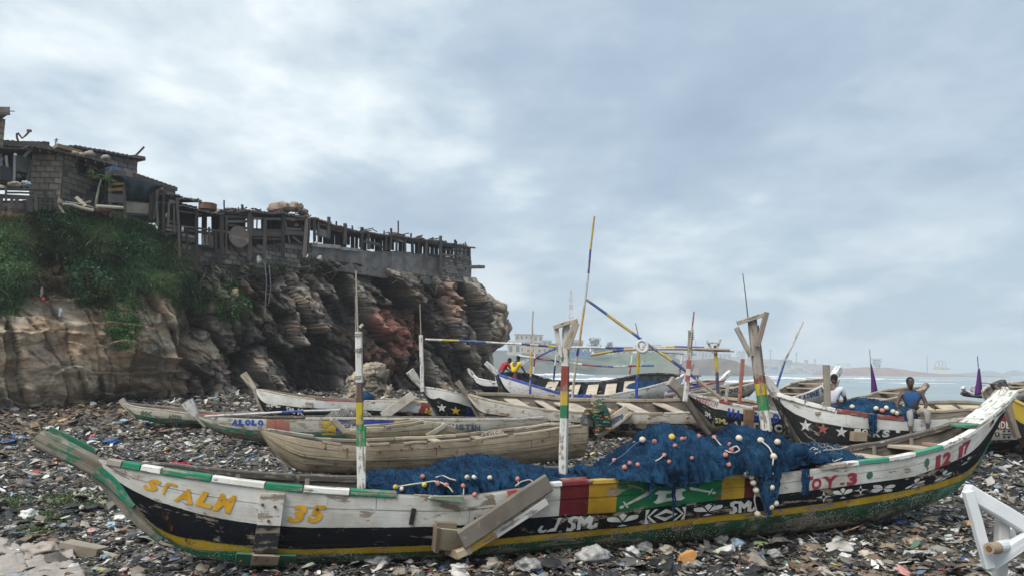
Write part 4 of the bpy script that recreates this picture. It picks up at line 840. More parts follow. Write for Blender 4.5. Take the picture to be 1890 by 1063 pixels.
B1.stem([(178, 868), (200, 884), (232, 914), (250, 930)], .06, .12, col=(.02, .20, .11), side=.11, name='cheek_plank')
B1.stem([(1862, 724), (1850, 742), (1836, 772), (1820, 812), (1800, 858)], .13, [.30, .22, .1, .08, .06], cols=[(.60, .62, .58), (.5, .55, .5), (.04, .23, .15), (.05, .2, .13)], name='stem_post')
B1.stem([(1790, 783), (1815, 764), (1840, 743), (1858, 722)], .42, .07, cols=[(.55, .58, .54), (.6, .63, .6), (.62, .64, .61)], name='bow_board')
for x, t, w_, c in ((.035, .88, .3, GRW), (.285, .93, .46, (.38, .33, .27)), (.335, .9, .30, (.36, .31, .25)), (.445, .9, .34, (.40, .35, .28)), (.745, .86, .30, (.40, .35, .27)), (.80, .88, .40, (.42, .36, .28)), (.862, .90, .38, (.40, .34, .26)), (.90, .80, .14, (.38, .26, .2))): B1.thwart(x, t, w_, .055, c)
B1.thwart(.935, .98, .34, .05, (.07, .22, .14), over=-.14, name='bow_seat', mat=M['timber']); B1.thwart(.957, .99, .2, .05, (.55, .56, .53), over=-.02, name='bow_seat', mat=M['timber'])
for x in (.06, .11, .17, .23, .38, .52, .58, .64, .70, .77, .83, .88):
    for sd in (-1, 1):
        mb = MB(); p = B1.surf(np.full(6, x), None, sd, -.085, t=np.linspace(.25, .97, 6)); mb.sweep(p, np.array((*B1.d, 0)), .06, .05, (.24, .21, .17))
        mb.build('rib', M['raw'], B1.root)
def pad(B, quad, off, thick, col, name='pad', mat=None, parent=None, off0=.0):
    """a block of wood fixed to the near side, its outline given in pixels"""
    q = np.array([B.st(*p) for p in quad]); A = B.surf(q[:, 0], None, 1, off0, t=q[:, 1]); nrm = np.array((*B.n, 0)); F = A + nrm * thick + nrm * off
    A = A - nrm * .02; mb = MB(); V = np.concatenate((A, F)); f = [(4, 5, 6, 7)] + [(i, (i + 1) % 4, (i + 1) % 4 + 4, i + 4) for i in range(4)]; uv = [(p[0] * .3 + i * .11, p[2] * 1.0) for i, p in enumerate(V)]
    mb.add(V, f, col, uv); return mb.build(name, mat or M['timber'], parent or B.root)
bp = pad(B1, [(474, 965), (517, 967), (525, 909), (480, 907)], 0, .09, (.56, .54, .49), 'bumper_post'); pad(B1, [(466, 1015), (511, 1016), (517, 968), (474, 966)], 0, .085, (.035, .036, .04), 'bumper_post')
pad(B1, [(433, 1044), (543, 1047), (546, 1021), (437, 1017)], 0, .13, (.06, .17, .10), 'bumper_bracket'); pad(B1, [(462, 1035), (511, 1036), (515, 1020), (466, 1018)], .13, .05, (.34, .28, .21), 'bumper_bracket')
for (x, y) in ((484, 928), (507, 932), (495, 958), (470, 1024), (492, 1026), (445, 1028), (535, 1034), (585, 938), (876, 955), (815, 965), (930, 940)):
    p = B1.surf(np.array([B1.st(x, y)[0]]), None, 1, .0, t=np.array([B1.st(x, y)[1]]))[0] + np.array((*B1.n, 0)) * (.10 if x < 550 else .02) + np.array((*B1.n, 0)) * (.085 if y > 1020 else 0); mb = MB(); mb.ball(p, .018, 8, 5, (.10, .045, .02)); mb.build('bolt_head', M['metal'], B1.root)
pad(B1, [(789, 917), (852, 925), (852, 913), (795, 911)], -.06, .15, (.20, .30, .20), 'rail_stub'); pad(B1, [(770, 909), (812, 914), (808, 903), (766, 900)], -.3, .22, (.40, .33, .26), 'deck_block')
pad(B1, [(754, 966), (762, 968), (768, 938), (760, 936)], 0, .025, (.03, .032, .034), 'iron_plate', M['metal'])
nn = np.array((*B1.n, 0))
vp = VP(B1.P0, B1.P1); q0 = vp.at(851, 997, .95); q1 = vp.at(1012, 889, .80)
mb = MB(); mb.beam(q0, q1, .07, .235, up=(-.2, 0, 1), col=(.16, .14, .115), bev=.02, seg=9, wob=.012); mb.build('steering_board', M['raw'], B1.root, label='thick weathered grey board slanting up to the rim')
pad(B1, [(800, 1006), (856, 1012), (856, 974), (803, 969)], .0, .20, (.33, .28, .20), 'chock', M['raw']); pad(B1, [(795, 1012), (802, 1013), (806, 968), (799, 967)], .0, .22, (.19, .15, .11), 'chock', M['raw']); pad(B1, [(800, 969), (838, 972), (838, 962), (802, 960)], .0, .12, (.22, .18, .13), 'chock', M['raw'])
mb = MB(); mb.beam(vp.at(842, 1023, .86), vp.at(868, 1013, .86), .10, .10, col=(.46, .38, .27)); mb.beam(vp.at(866, 1013, .858), vp.at(914, 985, .84), .095, .08, col=(.50, .31, .06)); mb.beam(vp.at(912, 986, .842), vp.at(1008, 924, .80), .08, .10, col=(.58, .57, .53)); mb.build('brace_plank', M['timber'], B1.root)
mb = MB(); mb.beam(vp.at(826, 1014, .6), vp.at(848, 1024, .84), .08, .1, col=(.3, .24, .17)); mb.build('brace_plank', M['raw'], B1.root)
pad(B1, [(934, 917), (955, 912), (952, 895), (936, 900)], -.1, .16, (.34, .08, .06), 'rail_stub')
LY = (.62, .33, .02); W_ = (.60, .60, .56); MR = (.30, .03, .05)
PG_ = [tess([(.0, .0), (.16, .0), (.3, .62), (.46, .86), (.9, .78), (1, .95), (.5, 1), (.2, .96), (.05, .75)], 1)]
it = [([glyph('S', .05, .2)], ((262, 899), (292, 909), (298, 886), (273, 880)), LY), (PG_, ((299, 911), (320, 916), (329, 893), (304, 887)), LY), ([glyph('A', .045, .2)], ((319, 922), (355, 930), (357, 903), (331, 897)), LY),
      ([glyph('L', .055, .2)], ((358, 930), (391, 938), (394, 910), (368, 903)), LY), ([glyph('M', .05, .2)], ((391, 940), (431, 948), (437, 914), (402, 908)), LY), ([glyph('3', .05, .2)], ((529, 962), (560, 965), (568, 932), (538, 929)), LY), ([glyph('5', .05, .2)], ((565, 963), (596, 964), (602, 932), (572, 930)), LY)]
B1.decal(it, 'painted_letter', .019)
it = [([glyph('T', .05)], ((1482, 906), (1492, 905), (1500, 878), (1476, 881)), MR), ([glyph('O', .05)], ((1496, 904), (1514, 901), (1515, 880), (1497, 883)), MR), ([glyph('Y', .05)], ((1520, 900), (1540, 898), (1546, 875), (1516, 879)), MR), (SQ, ((1549, 894), (1557, 893), (1557, 889), (1549, 890)), MR), ([glyph('3', .055)], ((1561, 896), (1580, 893), (1581, 870), (1562, 873)), MR),
      ([glyph('1', .06)], ((1724, 865), (1733, 862), (1735, 837), (1726, 841)), MR), ([glyph('2', .055)], ((1736, 860), (1752, 855), (1755, 831), (1740, 835)), MR), ([glyph('1', .06)], ((1766, 846), (1774, 842), (1777, 819), (1769, 823)), MR), ([glyph('7', .055)], ((1777, 839), (1785, 834), (1791, 809), (1775, 817)), MR)]
B1.decal(it, 'painted_letter', .019)
GD = (.015, .145, .055)
it = [(HOOK, ((990, 983), (1033, 978), (1036, 954), (994, 958)), W_), (SCROLL, ((1043, 980), (1101, 974), (1104, 948), (1047, 952)), W_), (TREFOIL, ((1115, 975), (1178, 968), (1180, 942), (1117, 948)), W_),
      (DIAM, ((1188, 966), (1262, 957), (1265, 934), (1191, 940)), W_), ([tess([(.3, .5), (.5, .68), (.7, .5), (.5, .32)], 1)], ((1188, 966), (1262, 957), (1265, 934), (1191, 940)), BLK, .004), (TREFOIL, ((1275, 955), (1333, 948), (1335, 924), (1277, 931)), W_), (SCROLL, ((1344, 948), (1394, 943), (1394, 920), (1345, 924)), W_),
      (CROSS4, ((1504, 928), (1533, 925), (1533, 904), (1504, 907)), W_), (RING(0), ((1515, 920), (1521, 919), (1521, 912), (1515, 913)), BLK, .004), (TREFOIL, ((1535, 922), (1573, 917), (1573, 896), (1534, 900)), W_), (CROSS4, ((1573, 914), (1600, 911), (1600, 893), (1573, 896)), W_), (RING(0), ((1584, 906), (1589, 905), (1589, 899), (1584, 900)), BLK, .004),
      (FLY, ((1605, 912), (1650, 906), (1651, 889), (1605, 894)), W_), (PROP, ((1667, 904), (1706, 894), (1708, 878), (1668, 886)), W_), (PROP, ((1722, 890), (1756, 878), (1757, 862), (1723, 872)), W_), (PROP, ((1772, 860), (1791, 846), (1796, 836), (1776, 848)), W_),
      (SWORD, ((1142, 938), (1199, 927), (1198, 903), (1142, 913)), (.52, .53, .44)), (STOOL, ((1203, 931), (1263, 922), (1266, 898), (1207, 904)), (.50, .54, .50)), ([tess([(.38, .36), (.62, .36), (.62, .66), (.38, .66)], 1)], ((1203, 931), (1263, 922), (1266, 898), (1207, 904)), GD, .004), (SWORD, ((1320, 910), (1270, 915), (1270, 896), (1320, 890)), (.52, .53, .48))]
B1.decal(it, 'painted_figure', .019)
it = [(RING(0), ((1597, 884), (1609, 882), (1610, 868), (1598, 870)), (.05, .16, .09)), (RING(0), ((1704, 863), (1713, 860), (1714, 843), (1705, 846)), (.06, .16, .09)), ([tess([(.3, 0), (.6, .1), (.5, 1), (.2, .8)], 1)], ((1824, 786), (1838, 776), (1840, 762), (1826, 774)), (.04, .04, .05))]
B1.decal(it, 'painted_figure', .019)
# ================================================================ the other canoes
def far_gunwale(B, cuts, col, w=.09, h=.07, side=-1, name='far_gunwale', up=.02, wob=.006):
    for a, b in zip(cuts[:-1], cuts[1:]): B.rail(a + .001, b - .001, col if not isinstance(col, list) else random.choice(col), side=side, w=w, h=h, up=up, out=.02, wob=wob, name=name)
RW = [(.38, .32, .235), (.32, .265, .195), (.42, .355, .265), (.28, .23, .165)]
def cutn(n, a=.01, b=.99): return list(np.linspace(a, b, n + 1))

B2 = Boat([(482, 792), (500, 797), (530, 803), (564, 810), (615, 818), (658, 822), (763, 817), (861, 812), (938, 803), (1012, 794), (1044, 787), (1072, 786)],
          [(482, 798), (495, 822), (516, 844), (535, 861), (556, 873), (660, 876), (800, 873), (960, 861), (1030, 852), (1060, 848), (1074, 846)], 16.4, 18.6, 1.25, ends=(0, .72), full=(.34, .3), lines=[], label='bare weathered grey brown canoe without paint lying just behind the front canoe')
hm = hull_mat('bare_canoe_wood', [(0, (.22, .18, .135)), (.5, (.33, .27, .19)), (.8, (.40, .335, .245))], [(.3, 1.3, .08, .25, (.15, .05, .045)), (2.4, 4.2, .0, .22, (.24, .19, .16))], wear=.75, raw=(.41, .345, .25), dirt=.7, moss=.5, chips=.75, mud=.04)
B2.hull(hm, ns=90, nt=16); B2.strakes([(.30, .56, [.36, .70]), (.57, .79, [.24, .50, .8]), (.80, .97, [.18, .42, .64, .86])], proud=.018, gap=.012, ns=80)
B2.strakes([(.5, .56, [.6])], proud=.05, ns=40, name='rubbing_strip')
for a, b in ((.17, .22), (.30, .36), (.40, .47), (.50, .60), (.62, .72), (.74, .97)): B2.rail(a, b, random.choice(RW), w=.10, h=.05, up=.03, wob=.01)
far_gunwale(B2, cutn(5), RW); B2.rail(.02, .15, (.42, .38, .31), w=.11, h=.08, up=.05, side=-1, name='far_gunwale')
B2.stem([(478, 785), (486, 800), (500, 822), (520, 845), (540, 862)], .10, .08, col=(.26, .22, .17))
for x, t in ((.30, .9), (.52, .92), (.66, .88), (.86, .8)): B2.thwart(x, t, .2, .05, random.choice(RW))
for (x, y) in ((640, 828), (655, 855), (700, 832), (690, 850), (740, 829), (810, 822), (760, 826), (600, 826), (1000, 812), (1050, 800), (1060, 822)):
    mb = MB(); q = B2.st(x, y); mb.ball(B2.surf(np.array([q[0]]), None, 1, .03, t=np.array([q[1]]))[0], .022, 6, 4, (.12, .05, .025)); mb.build('nail_head', M['metal'], B2.root)
B2b = Boat([(632, 796), (660, 793), (730, 787), (770, 783), (800, 779), (824, 786), (850, 796)], [(632, 799), (660, 818), (720, 826), (800, 826), (850, 822)], 19.4, 20.6, 1.0, ends=(.1, .7), label='broken yellowish canoe squeezed between the bare canoe and the canoe with blue panel')
hm = hull_mat('broken_canoe_paint', [(0, (.25, .21, .16)), (.45, (.36, .30, .15)), (.75, (.40, .36, .27))], wear=.62, raw=(.36, .31, .23), chips=.8, dirt=.6)
B2b.hull(hm, ns=50, nt=12); B2b.strakes([(.55, .76, [.5]), (.78, .97, [.35, .7])], proud=.02, ns=40); far_gunwale(B2b, cutn(3), RW)
for a, b in ((.05, .3), (.32, .62), (.64, .9)): B2b.rail(a, b, random.choice(RW), w=.13, h=.07, up=.05, wob=.02)
B2b.stem([(613, 772), (628, 788), (645, 803), (658, 815)], .14, .14, col=(.36, .31, .25)); B2b.stem([(786, 804), (804, 794), (820, 783)], .22, .13, col=(.37, .33, .27), side=.45, name='loose_plank', mat=M['raw'])
B3 = Boat([(366, 768), (395, 769), (425, 770), (486, 773), (535, 774), (572, 773), (650, 773), (752, 774), (879, 775), (960, 774), (1010, 770)], [(366, 774), (392, 796), (428, 808), (489, 819), (600, 822), (800, 818), (960, 806), (1010, 790)], 22.6, 24.2, 1.35, full=(.25, .25), label='patchy white, blue and green canoe with blue lettering on its near end, prow pale')
uu3 = lambda x, y: B3.u(x, y)
hm = hull_mat('lettered_canoe_paint', [(0, (.14, .135, .11)), (.30, (.05, .19, .14)), (.52, (.46, .44, .38))], [(uu3(492, 785), uu3(535, 786), .5, 1.1, (.40, .16, .12)), (uu3(594, 788), uu3(620, 788), .42, 1.1, (.55, .40, .04)), (uu3(620, 788), uu3(727, 788), .55, 1.1, (.03, .07, .32)), (uu3(727, 788), uu3(752, 788), .45, 1.1, (.55, .40, .05)), (uu3(425, 780), uu3(488, 783), .55, 1.1, (.52, .53, .52))], wear=.50, dirt=.6, moss=.6, chips=.6)
B3.hull(hm, ns=90, nt=14); B3.strakes([(.52, .97, [.22, .40, .62]), (.3, .51, [.3, .7])], proud=.016, ns=80)
far_gunwale(B3, cutn(4, .05), (.12, .11, .1)); B3.rail(.30, .985, (.44, .41, .36), w=.12, h=.07, up=.05)
B3.stem([(345, 740), (352, 752), (362, 766), (380, 787)], .16, [.34, .30, .16, .08], cols=[(.50, .50, .49), (.46, .46, .45), (.30, .27, .23)])
B3.decal(word('ALOLO', ((428, 783), (486, 785), (486, 774), (430, 773)), (.02, .07, .36), .07, ex=.012) + word('OUSTIN', ((823, 793), (886, 794), (886, 783), (823, 781)), (.10, .13, .2), .05, ex=.012) + word('EHUAWA', ((630, 790), (722, 790), (722, 783), (632, 782)), (.42, .43, .42), .02, ex=.012), 'painted_letter')
for x in (.36, .5, .64, .8): B3.thwart(x, .9, .22, .05)
mb = MB(); mb.tube([at(378, 768, 22.2), at(430, 765, 22.6), at(490, 762, 22.9), at(520, 760, 23.1), at(560, 758, 23.4), at(640, 756, 24)], .035, 8, cols=[(.55, .56, .57), (.55, .56, .57), (.55, .56, .57), (.04, .10, .4), (.5, .5, .5)]); mb.build('long_pole', M['pole'], label='white and blue painted pole laid along the lettered canoe', cat='pole')
B4 = Boat([(229, 743), (241, 748), (302, 756), (365, 765), (430, 763), (490, 760)], [(229, 748), (240, 760), (256, 775), (291, 783), (370, 785), (440, 782), (490, 765)], 28.5, 27.5, 1.2, label='small white and green canoe farthest left below the cliff')
hm = hull_mat('green_white_canoe_paint', [(0, (.05, .10, .07)), (.14, (.03, .20, .11)), (.46, (.46, .44, .37))], wear=.42, dirt=.55, chips=.6); B4.hull(hm, ns=60, nt=12); B4.strakes([(.46, .97, [.3, .66])], proud=.014, ns=50)
far_gunwale(B4, cutn(3), (.2, .17, .15)); B4.rail(.03, .55, (.36, .31, .26), w=.1, h=.05); B4.rail(.555, .97, (.30, .10, .09), w=.1, h=.05)
B4.stem([(224, 737), (230, 746), (240, 757), (252, 772)], .14, [.22, .2, .12, .06], col=(.28, .26, .2)); B4.decal(word('GOC', ((260, 765), (281, 768), (281, 759), (261, 757)), (.05, .16, .09), .04) + word('ACCIO', ((312, 772), (336, 775), (336, 766), (312, 764)), (.10, .14, .10), .04), 'painted_letter')
B5 = Boat([(471, 717), (490, 720), (520, 727), (558, 733), (607, 737), (661, 739), (700, 739), (740, 740), (783, 741), (830, 742), (870, 738)], [(471, 721), (478, 745), (486, 761), (502, 774), (560, 784), (700, 788), (800, 785), (850, 770), (870, 745)], 29.5, 30.5, 1.5, full=(.3, .2), label='white over black canoe below the boulder, prow pointing left to the cliff', lines=[([(474, 726), (483, 739), (520, 747), (566, 752), (658, 755), (783, 762), (860, 765)], .6)])
hm = hull_mat('white_black_canoe_paint', [(0, (.10, .09, .08)), (.1, BLK), (.6, (.60, .60, .57))], [(B5.u(776, 750), B5.u(794, 750), .6, 1.1, (.26, .05, .05))], wear=.30, dirt=.5, chips=.9); B5.hull(hm, ns=90, nt=14); B5.strakes([(.6, .97, [.25, .5, .75]), (.2, .59, [.4])], proud=.014, ns=70)
far_gunwale(B5, cutn(5, .02), [(.33, .25, .14), (.24, .19, .14)]); B5.rail(.02, .28, (.42, .38, .28), w=.12, h=.06); B5.rail(.285, .5, (.27, .09, .09), w=.12, h=.06, up=.01); B5.rail(.505, .97, (.52, .48, .43), w=.12, h=.06)
B5.stem([(449, 689), (458, 701), (470, 717), (478, 742), (488, 764)], .20, [.26, .24, .16, .12, .1], cols=[(.42, .37, .27), (.44, .40, .33), (.30, .25, .19), (.24, .2, .15)]); B5.stem([(446, 690), (460, 713), (468, 722)], .07, .09, col=(.12, .10, .09), side=-.13, name='stem_plank')
B5.decal([(SCROLL, ((492, 748), (518, 752), (518, 742), (490, 741)), (.55, .55, .52)), (SCROLL, ((528, 760), (545, 764), (546, 752), (528, 749)), (.55, .55, .52)), ([glyph('K', .04)], ((549, 764), (562, 766), (562, 754), (550, 753)), (.55, .55, .52)), (FLY, ((783, 764), (796, 766), (798, 752), (784, 752)), (.50, .38, .05)), (FLY, ((772, 764), (782, 765), (783, 754), (772, 753)), (.22, .05, .05))], 'painted_figure', off=.03)
for x in (.34, .5, .66, .8): B5.thwart(x, .9, .2, .05, (.32, .26, .2))
B5.stem([(706, 768), (735, 748), (763, 728)], .08, .34, col=(.44, .41, .36), side=.95, name='steering_board', mat=M['raw']); pad(B5, [(564, 750), (577, 752), (577, 742), (564, 741)], 0, .08, (.42, .36, .28))
B6 = Boat([(779, 713), (810, 717), (846, 725), (880, 734), (930, 742), (1000, 744)], [(779, 718), (792, 742), (808, 770), (822, 783), (900, 790), (1000, 780)], 27.2, 28.5, 1.5, ends=(0, .5), label='white and black canoe with one white and one yellow star on its bow', lines=[([(781, 722), (810, 733), (845, 743), (872, 752), (940, 762)], .62)])
hm = hull_mat('star_canoe_paint', [(0, (.1, .09, .08)), (.08, BLK), (.62, (.58, .58, .55))], [(B6.u(860, 763), B6.u(884, 763), .2, .6, (.02, .04, .14))], wear=.24, dirt=.45, chips=.4); B6.hull(hm, ns=60, nt=14); B6.strakes([(.62, .97, [.4]), (.2, .61, [.6])], proud=.014, ns=50); far_gunwale(B6, cutn(3, .03), (.25, .21, .17)); B6.rail(.02, .95, (.50, .48, .44), w=.12, h=.06)
B6.stem([(756, 684), (765, 696), (778, 714), (794, 744), (809, 770)], .2, [.3, .28, .14, .08, .06], cols=[(.50, .48, .44), (.5, .48, .45), (.13, .12, .11), (.12, .11, .1)])
B6.decal([([star()], ((806, 757), (824, 760), (824, 743), (806, 742)), (.62, .62, .6)), ([star()], ((831, 764), (850, 767), (850, 750), (831, 748)), (.62, .40, .04))], 'painted_star', off=.03)
B7 = Boat([(861, 726), (896, 736), (930, 743), (967, 750), (1032, 758), (1080, 761), (1162, 762), (1245, 762), (1330, 758), (1420, 745)], [(861, 731), (872, 752), (887, 778), (906, 797), (1000, 809), (1150, 813), (1300, 809), (1390, 790), (1420, 755)], 26.6, 27.2, 1.9, full=(.25, .2), heel=.2, label='long white over black canoe with open bare thwarts and a green net bundle', lines=[([(868, 738), (875, 748), (907, 763), (960, 771), (1026, 776), (1245, 781), (1380, 772)], .62)])
hm = hull_mat('long_open_canoe_paint', [(0, (.16, .14, .12)), (.22, (.018, .02, .024)), (.62, (.50, .48, .43))], wear=.44, dirt=.6, chips=.9, moss=.3); B7.hull(hm, ns=110, nt=14); B7.strakes([(.62, .97, [.2, .38, .55, .72]), (.25, .61, [.3, .66])], proud=.016, ns=90)
far_gunwale(B7, cutn(5, .03), RW, w=.12, h=.12); far_gunwale(B7, cutn(4, .06), RW, side=-1, w=.06, h=.10, up=-.2, name='inner_plank'); B7.rail(.01, .30, (.40, .34, .26), w=.13, h=.07); B7.rail(.302, .62, (.33, .27, .21), w=.13, h=.07); B7.rail(.625, .97, (.48, .45, .4), w=.12, h=.06)
B7.stem([(843, 703), (850, 712), (862, 730), (876, 757), (889, 781)], .15, [.20, .2, .14, .11, .1], col=(.17, .145, .12))
for x, w_, sk in ((.17, .5, .3), (.27, .3, .3), (.36, .8, .35), (.46, .3, .3), (.56, .5, .35), (.68, .42, .35), (.79, .4, .35), (.88, .3, .3)): B7.thwart(x, .86, w_, .05, random.choice([(.42, .37, .30), (.38, .33, .26), (.45, .40, .33)]), skew=sk)
B7.stem([(1098, 800), (1125, 783), (1160, 757)], .10, .42, col=(.40, .36, .30), side=1.15, name='steering_board', mat=M['raw']); B7.stem([(1104, 803), (1140, 782), (1166, 760)], .06, .10, col=(.47, .43, .36), side=1.25, name='brace_plank', mat=M['raw']); pad(B7, [(1122, 786), (1146, 775), (1146, 762), (1124, 772)], .12, .2, (.09, .13, .2), 'chock')
for px in (1002, 1010, 1020): B7.decal([(SCROLL, ((px - 4, 782), (px + 4, 783), (px + 4, 776), (px - 4, 776)), (.5, .48, .44))], 'painted_figure', off=.03)
B8 = Boat([(872, 690), (880, 697), (913, 704), (960, 710), (1020, 712), (1080, 706)], [(872, 696), (879, 711), (892, 722), (912, 729), (1000, 734), (1060, 726), (1080, 712)], 38, 39, 1.5, label='black canoe with white rim nearest the rock point, behind the two men', lines=[([(876, 701), (915, 712), (1060, 718)], .6)])
hm = hull_mat('black_canoe_paint', [(0, BLK), (.6, (.64, .65, .64))], wear=.15, dirt=.3); B8.hull(hm, ns=50, nt=12); B8.strakes([(.6, .97, [.5])], proud=.014, ns=40); B8.rail(.01, .98, (.62, .63, .62), w=.14, h=.08); far_gunwale(B8, [.05, .98], (.58, .58, .57)); B8.stem([(863, 680), (868, 686), (875, 695), (881, 710), (892, 722)], .18, [.1, .22, .2, .12, .1], cols=[(.6, .62, .62), (.6, .62, .62), (.03, .035, .04), (.03, .035, .04)])
for x in (.2, .35): B8.thwart(x, .9, .5, .05, (.28, .06, .05), mat=M['timber'])
B9 = Boat([(918, 689), (940, 696), (975, 707), (1005, 716), (1032, 724), (1060, 729), (1124, 729), (1180, 718), (1237, 703), (1262, 693)], [(918, 694), (920, 707), (927, 722), (942, 736), (1000, 748), (1150, 748), (1230, 738), (1255, 712), (1262, 698)], 32.5, 33.5, 1.9, full=(.25, .25), heel=.26, label='white canoe with blue rim that the man in yellow leans over', lines=[([(922, 694), (930, 712), (940, 723), (962, 731), (1000, 740), (1240, 728)], .22)])
hm = hull_mat('blue_rim_canoe_paint', [(0, BLK), (.22, (.60, .61, .60))], wear=.30, dirt=.45, chips=1.0); B9.hull(hm, M['inside_black'], ns=80, nt=14); B9.strakes([(.24, .6, [.4]), (.61, .97, [.3, .65])], proud=.012, ns=60)
B9.rail(.01, .47, BLU, w=.13, h=.11); B9.rail(.48, .985, (.50, .48, .44), w=.12, h=.07); far_gunwale(B9, cutn(2, .05), (.02, .025, .03), w=.1, h=.08)
B9.stem([(896, 669), (907, 679), (918, 690), (924, 708), (932, 722), (946, 734)], .22, [.2, .24, .22, .26, .24, .14], cols=[(.58, .6, .62), (.58, .6, .62), (.025, .03, .035), (.025, .03, .035), (.025, .03, .035)]); B9.stem([(1232, 709), (1248, 700), (1262, 691)], .3, .08, col=(.55, .53, .48), name='bow_board')
for x in (.28, .40, .50, .60, .70): B9.thwart(x, .80, .46, .05, (.48, .42, .34), skew=-.3)
B10 = Boat([(1264, 722), (1290, 729), (1325, 738), (1355, 745), (1389, 751), (1430, 759), (1500, 766), (1580, 768), (1650, 760)], [(1264, 727), (1280, 748), (1296, 772), (1312, 797), (1366, 806), (1430, 811), (1560, 812), (1630, 790), (1650, 770)], 24.8, 27.2, 1.6, full=(.28, .25), label='white and black canoe with red lettering on its bow and a brown stem', lines=[([(1270, 734), (1276, 739), (1301, 759), (1328, 770), (1367, 777), (1438, 783), (1600, 790)], .60), ([(1272, 742), (1292, 762), (1312, 778), (1340, 788), (1370, 793), (1430, 797), (1600, 800)], .24)])
hm = hull_mat('freedom_canoe_paint', [(0, (.15, .135, .115)), (.24, (.02, .022, .025)), (.60, (.60, .59, .56))], wear=.26, dirt=.45, chips=.5); B10.hull(hm, ns=70, nt=14); B10.strakes([(.6, .97, [.3, .62]), (.24, .59, [.5])], proud=.014, ns=60)
sB = lambda B, px, py: B.st(px, py)[0]
cs = [(1266, (.52, .50, .47)), (1328, (.24, .035, .04)), (1352, (.55, .53, .5)), (1389, (.24, .04, .045)), (1402, (.55, .53, .5)), (1480, None)]
for (a, c), (b, _) in zip(cs[:-1], cs[1:]): B10.rail(sB(B10, a, np.interp(a, *zip(*[(1266, 726), (1325, 741), (1389, 754), (1480, 768)]))) + .001, sB(B10, b, np.interp(b, *zip(*[(1266, 726), (1325, 741), (1389, 754), (1480, 768)]))) - .001, c, w=.12, h=.09)
far_gunwale(B10, cutn(4, .05), [(.36, .32, .26), (.30, .26, .21)]); B10.rail(.24, .55, (.12, .17, .36), side=-1, w=.1, h=.07, up=.08, name='far_gunwale')
B10.stem([(1236, 702), (1250, 715), (1266, 735), (1284, 761), (1300, 785), (1310, 798)], .20, [.34, .30, .28, .26, .26, .24], cols=[(.30, .275, .24), (.25, .22, .18), (.185, .155, .125), (.17, .14, .115), (.17, .14, .115)], mat=M['raw'])
B10.decal(word('FREEDOM', ((1282, 741), (1322, 751), (1324, 742), (1285, 732)), (.26, .045, .05), .0, ex=.006) + word('HA', ((1340, 767), (1366, 772), (1368, 757), (1343, 752)), (.02, .06, .32), .06, ex=.006) + word('LELAD', ((1370, 772), (1436, 780), (1438, 764), (1371, 758)), (.02, .06, .32), .06, ex=.006) + word('AUT-OC', ((1348, 788), (1442, 797), (1442, 783), (1350, 776)), (.58, .57, .53), .06, ex=.006) + [(SCROLL, ((1300, 766), (1312, 772), (1312, 762), (1300, 757)), (.55, .54, .5)), (SCROLL, ((1318, 779), (1342, 783), (1342, 772), (1318, 769)), (.52, .44, .2))], 'painted_letter')
pad(B10, [(1369, 789), (1386, 790), (1389, 756), (1371, 754)], 0, .12, (.26, .15, .08), 'bumper_post', M['raw'])
for x in (.2, .34, .5): B10.thwart(x, .93, .3, .06, (.38, .34, .27))
B11 = Boat([(1434, 727), (1465, 736), (1500, 746), (1545, 757), (1610, 766), (1670, 772), (1730, 774), (1790, 768), (1830, 755)], [(1434, 733), (1446, 760), (1458, 786), (1470, 813), (1486, 838), (1510, 856), (1560, 868), (1700, 870), (1790, 850), (1815, 815), (1830, 762)], 18.3, 18.9, 1.75, full=(.25, .25), label='white and black canoe with white, red and white stars, two men sitting on it', lines=[([(1440, 742), (1455, 755), (1480, 768), (1525, 781), (1585, 790), (1670, 794), (1800, 790)], .62)])
hm = hull_mat('three_star_canoe_paint', [(0, (.11, .1, .09)), (.12, (.022, .022, .024)), (.62, (.60, .60, .57))], wear=.30, dirt=.5, chips=.5); B11.hull(hm, ns=90, nt=16); B11.strakes([(.62, .97, [.22, .55, .78]), (.2, .61, [.4])], proud=.014, ns=70)
r11 = lambda x: float(np.interp(x, *zip(*[(1434, 729), (1500, 748), (1545, 760), (1610, 769), (1670, 775), (1730, 777)])))
for a, b, c in ((1438, 1490, (.56, .55, .52)), (1490, 1544, (.58, .57, .54)), (1545, 1600, (.22, .055, .04)), (1600, 1668, (.24, .06, .045))): B11.rail(sB(B11, a, r11(a)) + .001, sB(B11, b, r11(b)) - .001, c, w=.2, h=.11, up=.04, out=.03)
far_gunwale(B11, cutn(5, .04), [(.33, .29, .23), (.28, .24, .19)]); 
B11.stem([(1410, 693), (1420, 707), (1433, 729), (1445, 757), (1458, 786), (1469, 812)], .16, [.10, .20, .22, .2, .2, .16], cols=[(.5, .5, .48), (.5, .5, .48), (.028, .028, .03), (.028, .028, .03), (.03, .028, .026)])
B11.decal([([star()], ((1473, 793), (1496, 796), (1497, 772), (1474, 770)), (.6, .6, .57)), ([star()], ((1505, 799), (1528, 803), (1530, 781), (1507, 778)), (.30, .10, .07)), ([star()], ((1539, 806), (1562, 808), (1564, 786), (1541, 784)), (.6, .6, .57))], 'painted_star', off=.03)
B11.decal(word('"O', ((1574, 804), (1600, 806), (1602, 791), (1576, 790)), (.58, .58, .55), .05) + word('KS', ((1610, 806), (1640, 806), (1642, 793), (1612, 792)), (.58, .58, .55), .05) + word('"', ((1652, 798), (1660, 798), (1660, 792), (1652, 792)), (.58, .58, .55), .05), 'painted_letter')
pad(B11, [(1567, 812), (1591, 812), (1592, 796), (1568, 795)], .0, .2, (.36, .28, .19), 'bumper_post', M['raw'])
for x in (.14, .30, .48, .64): B11.thwart(x, .9, .34, .06)
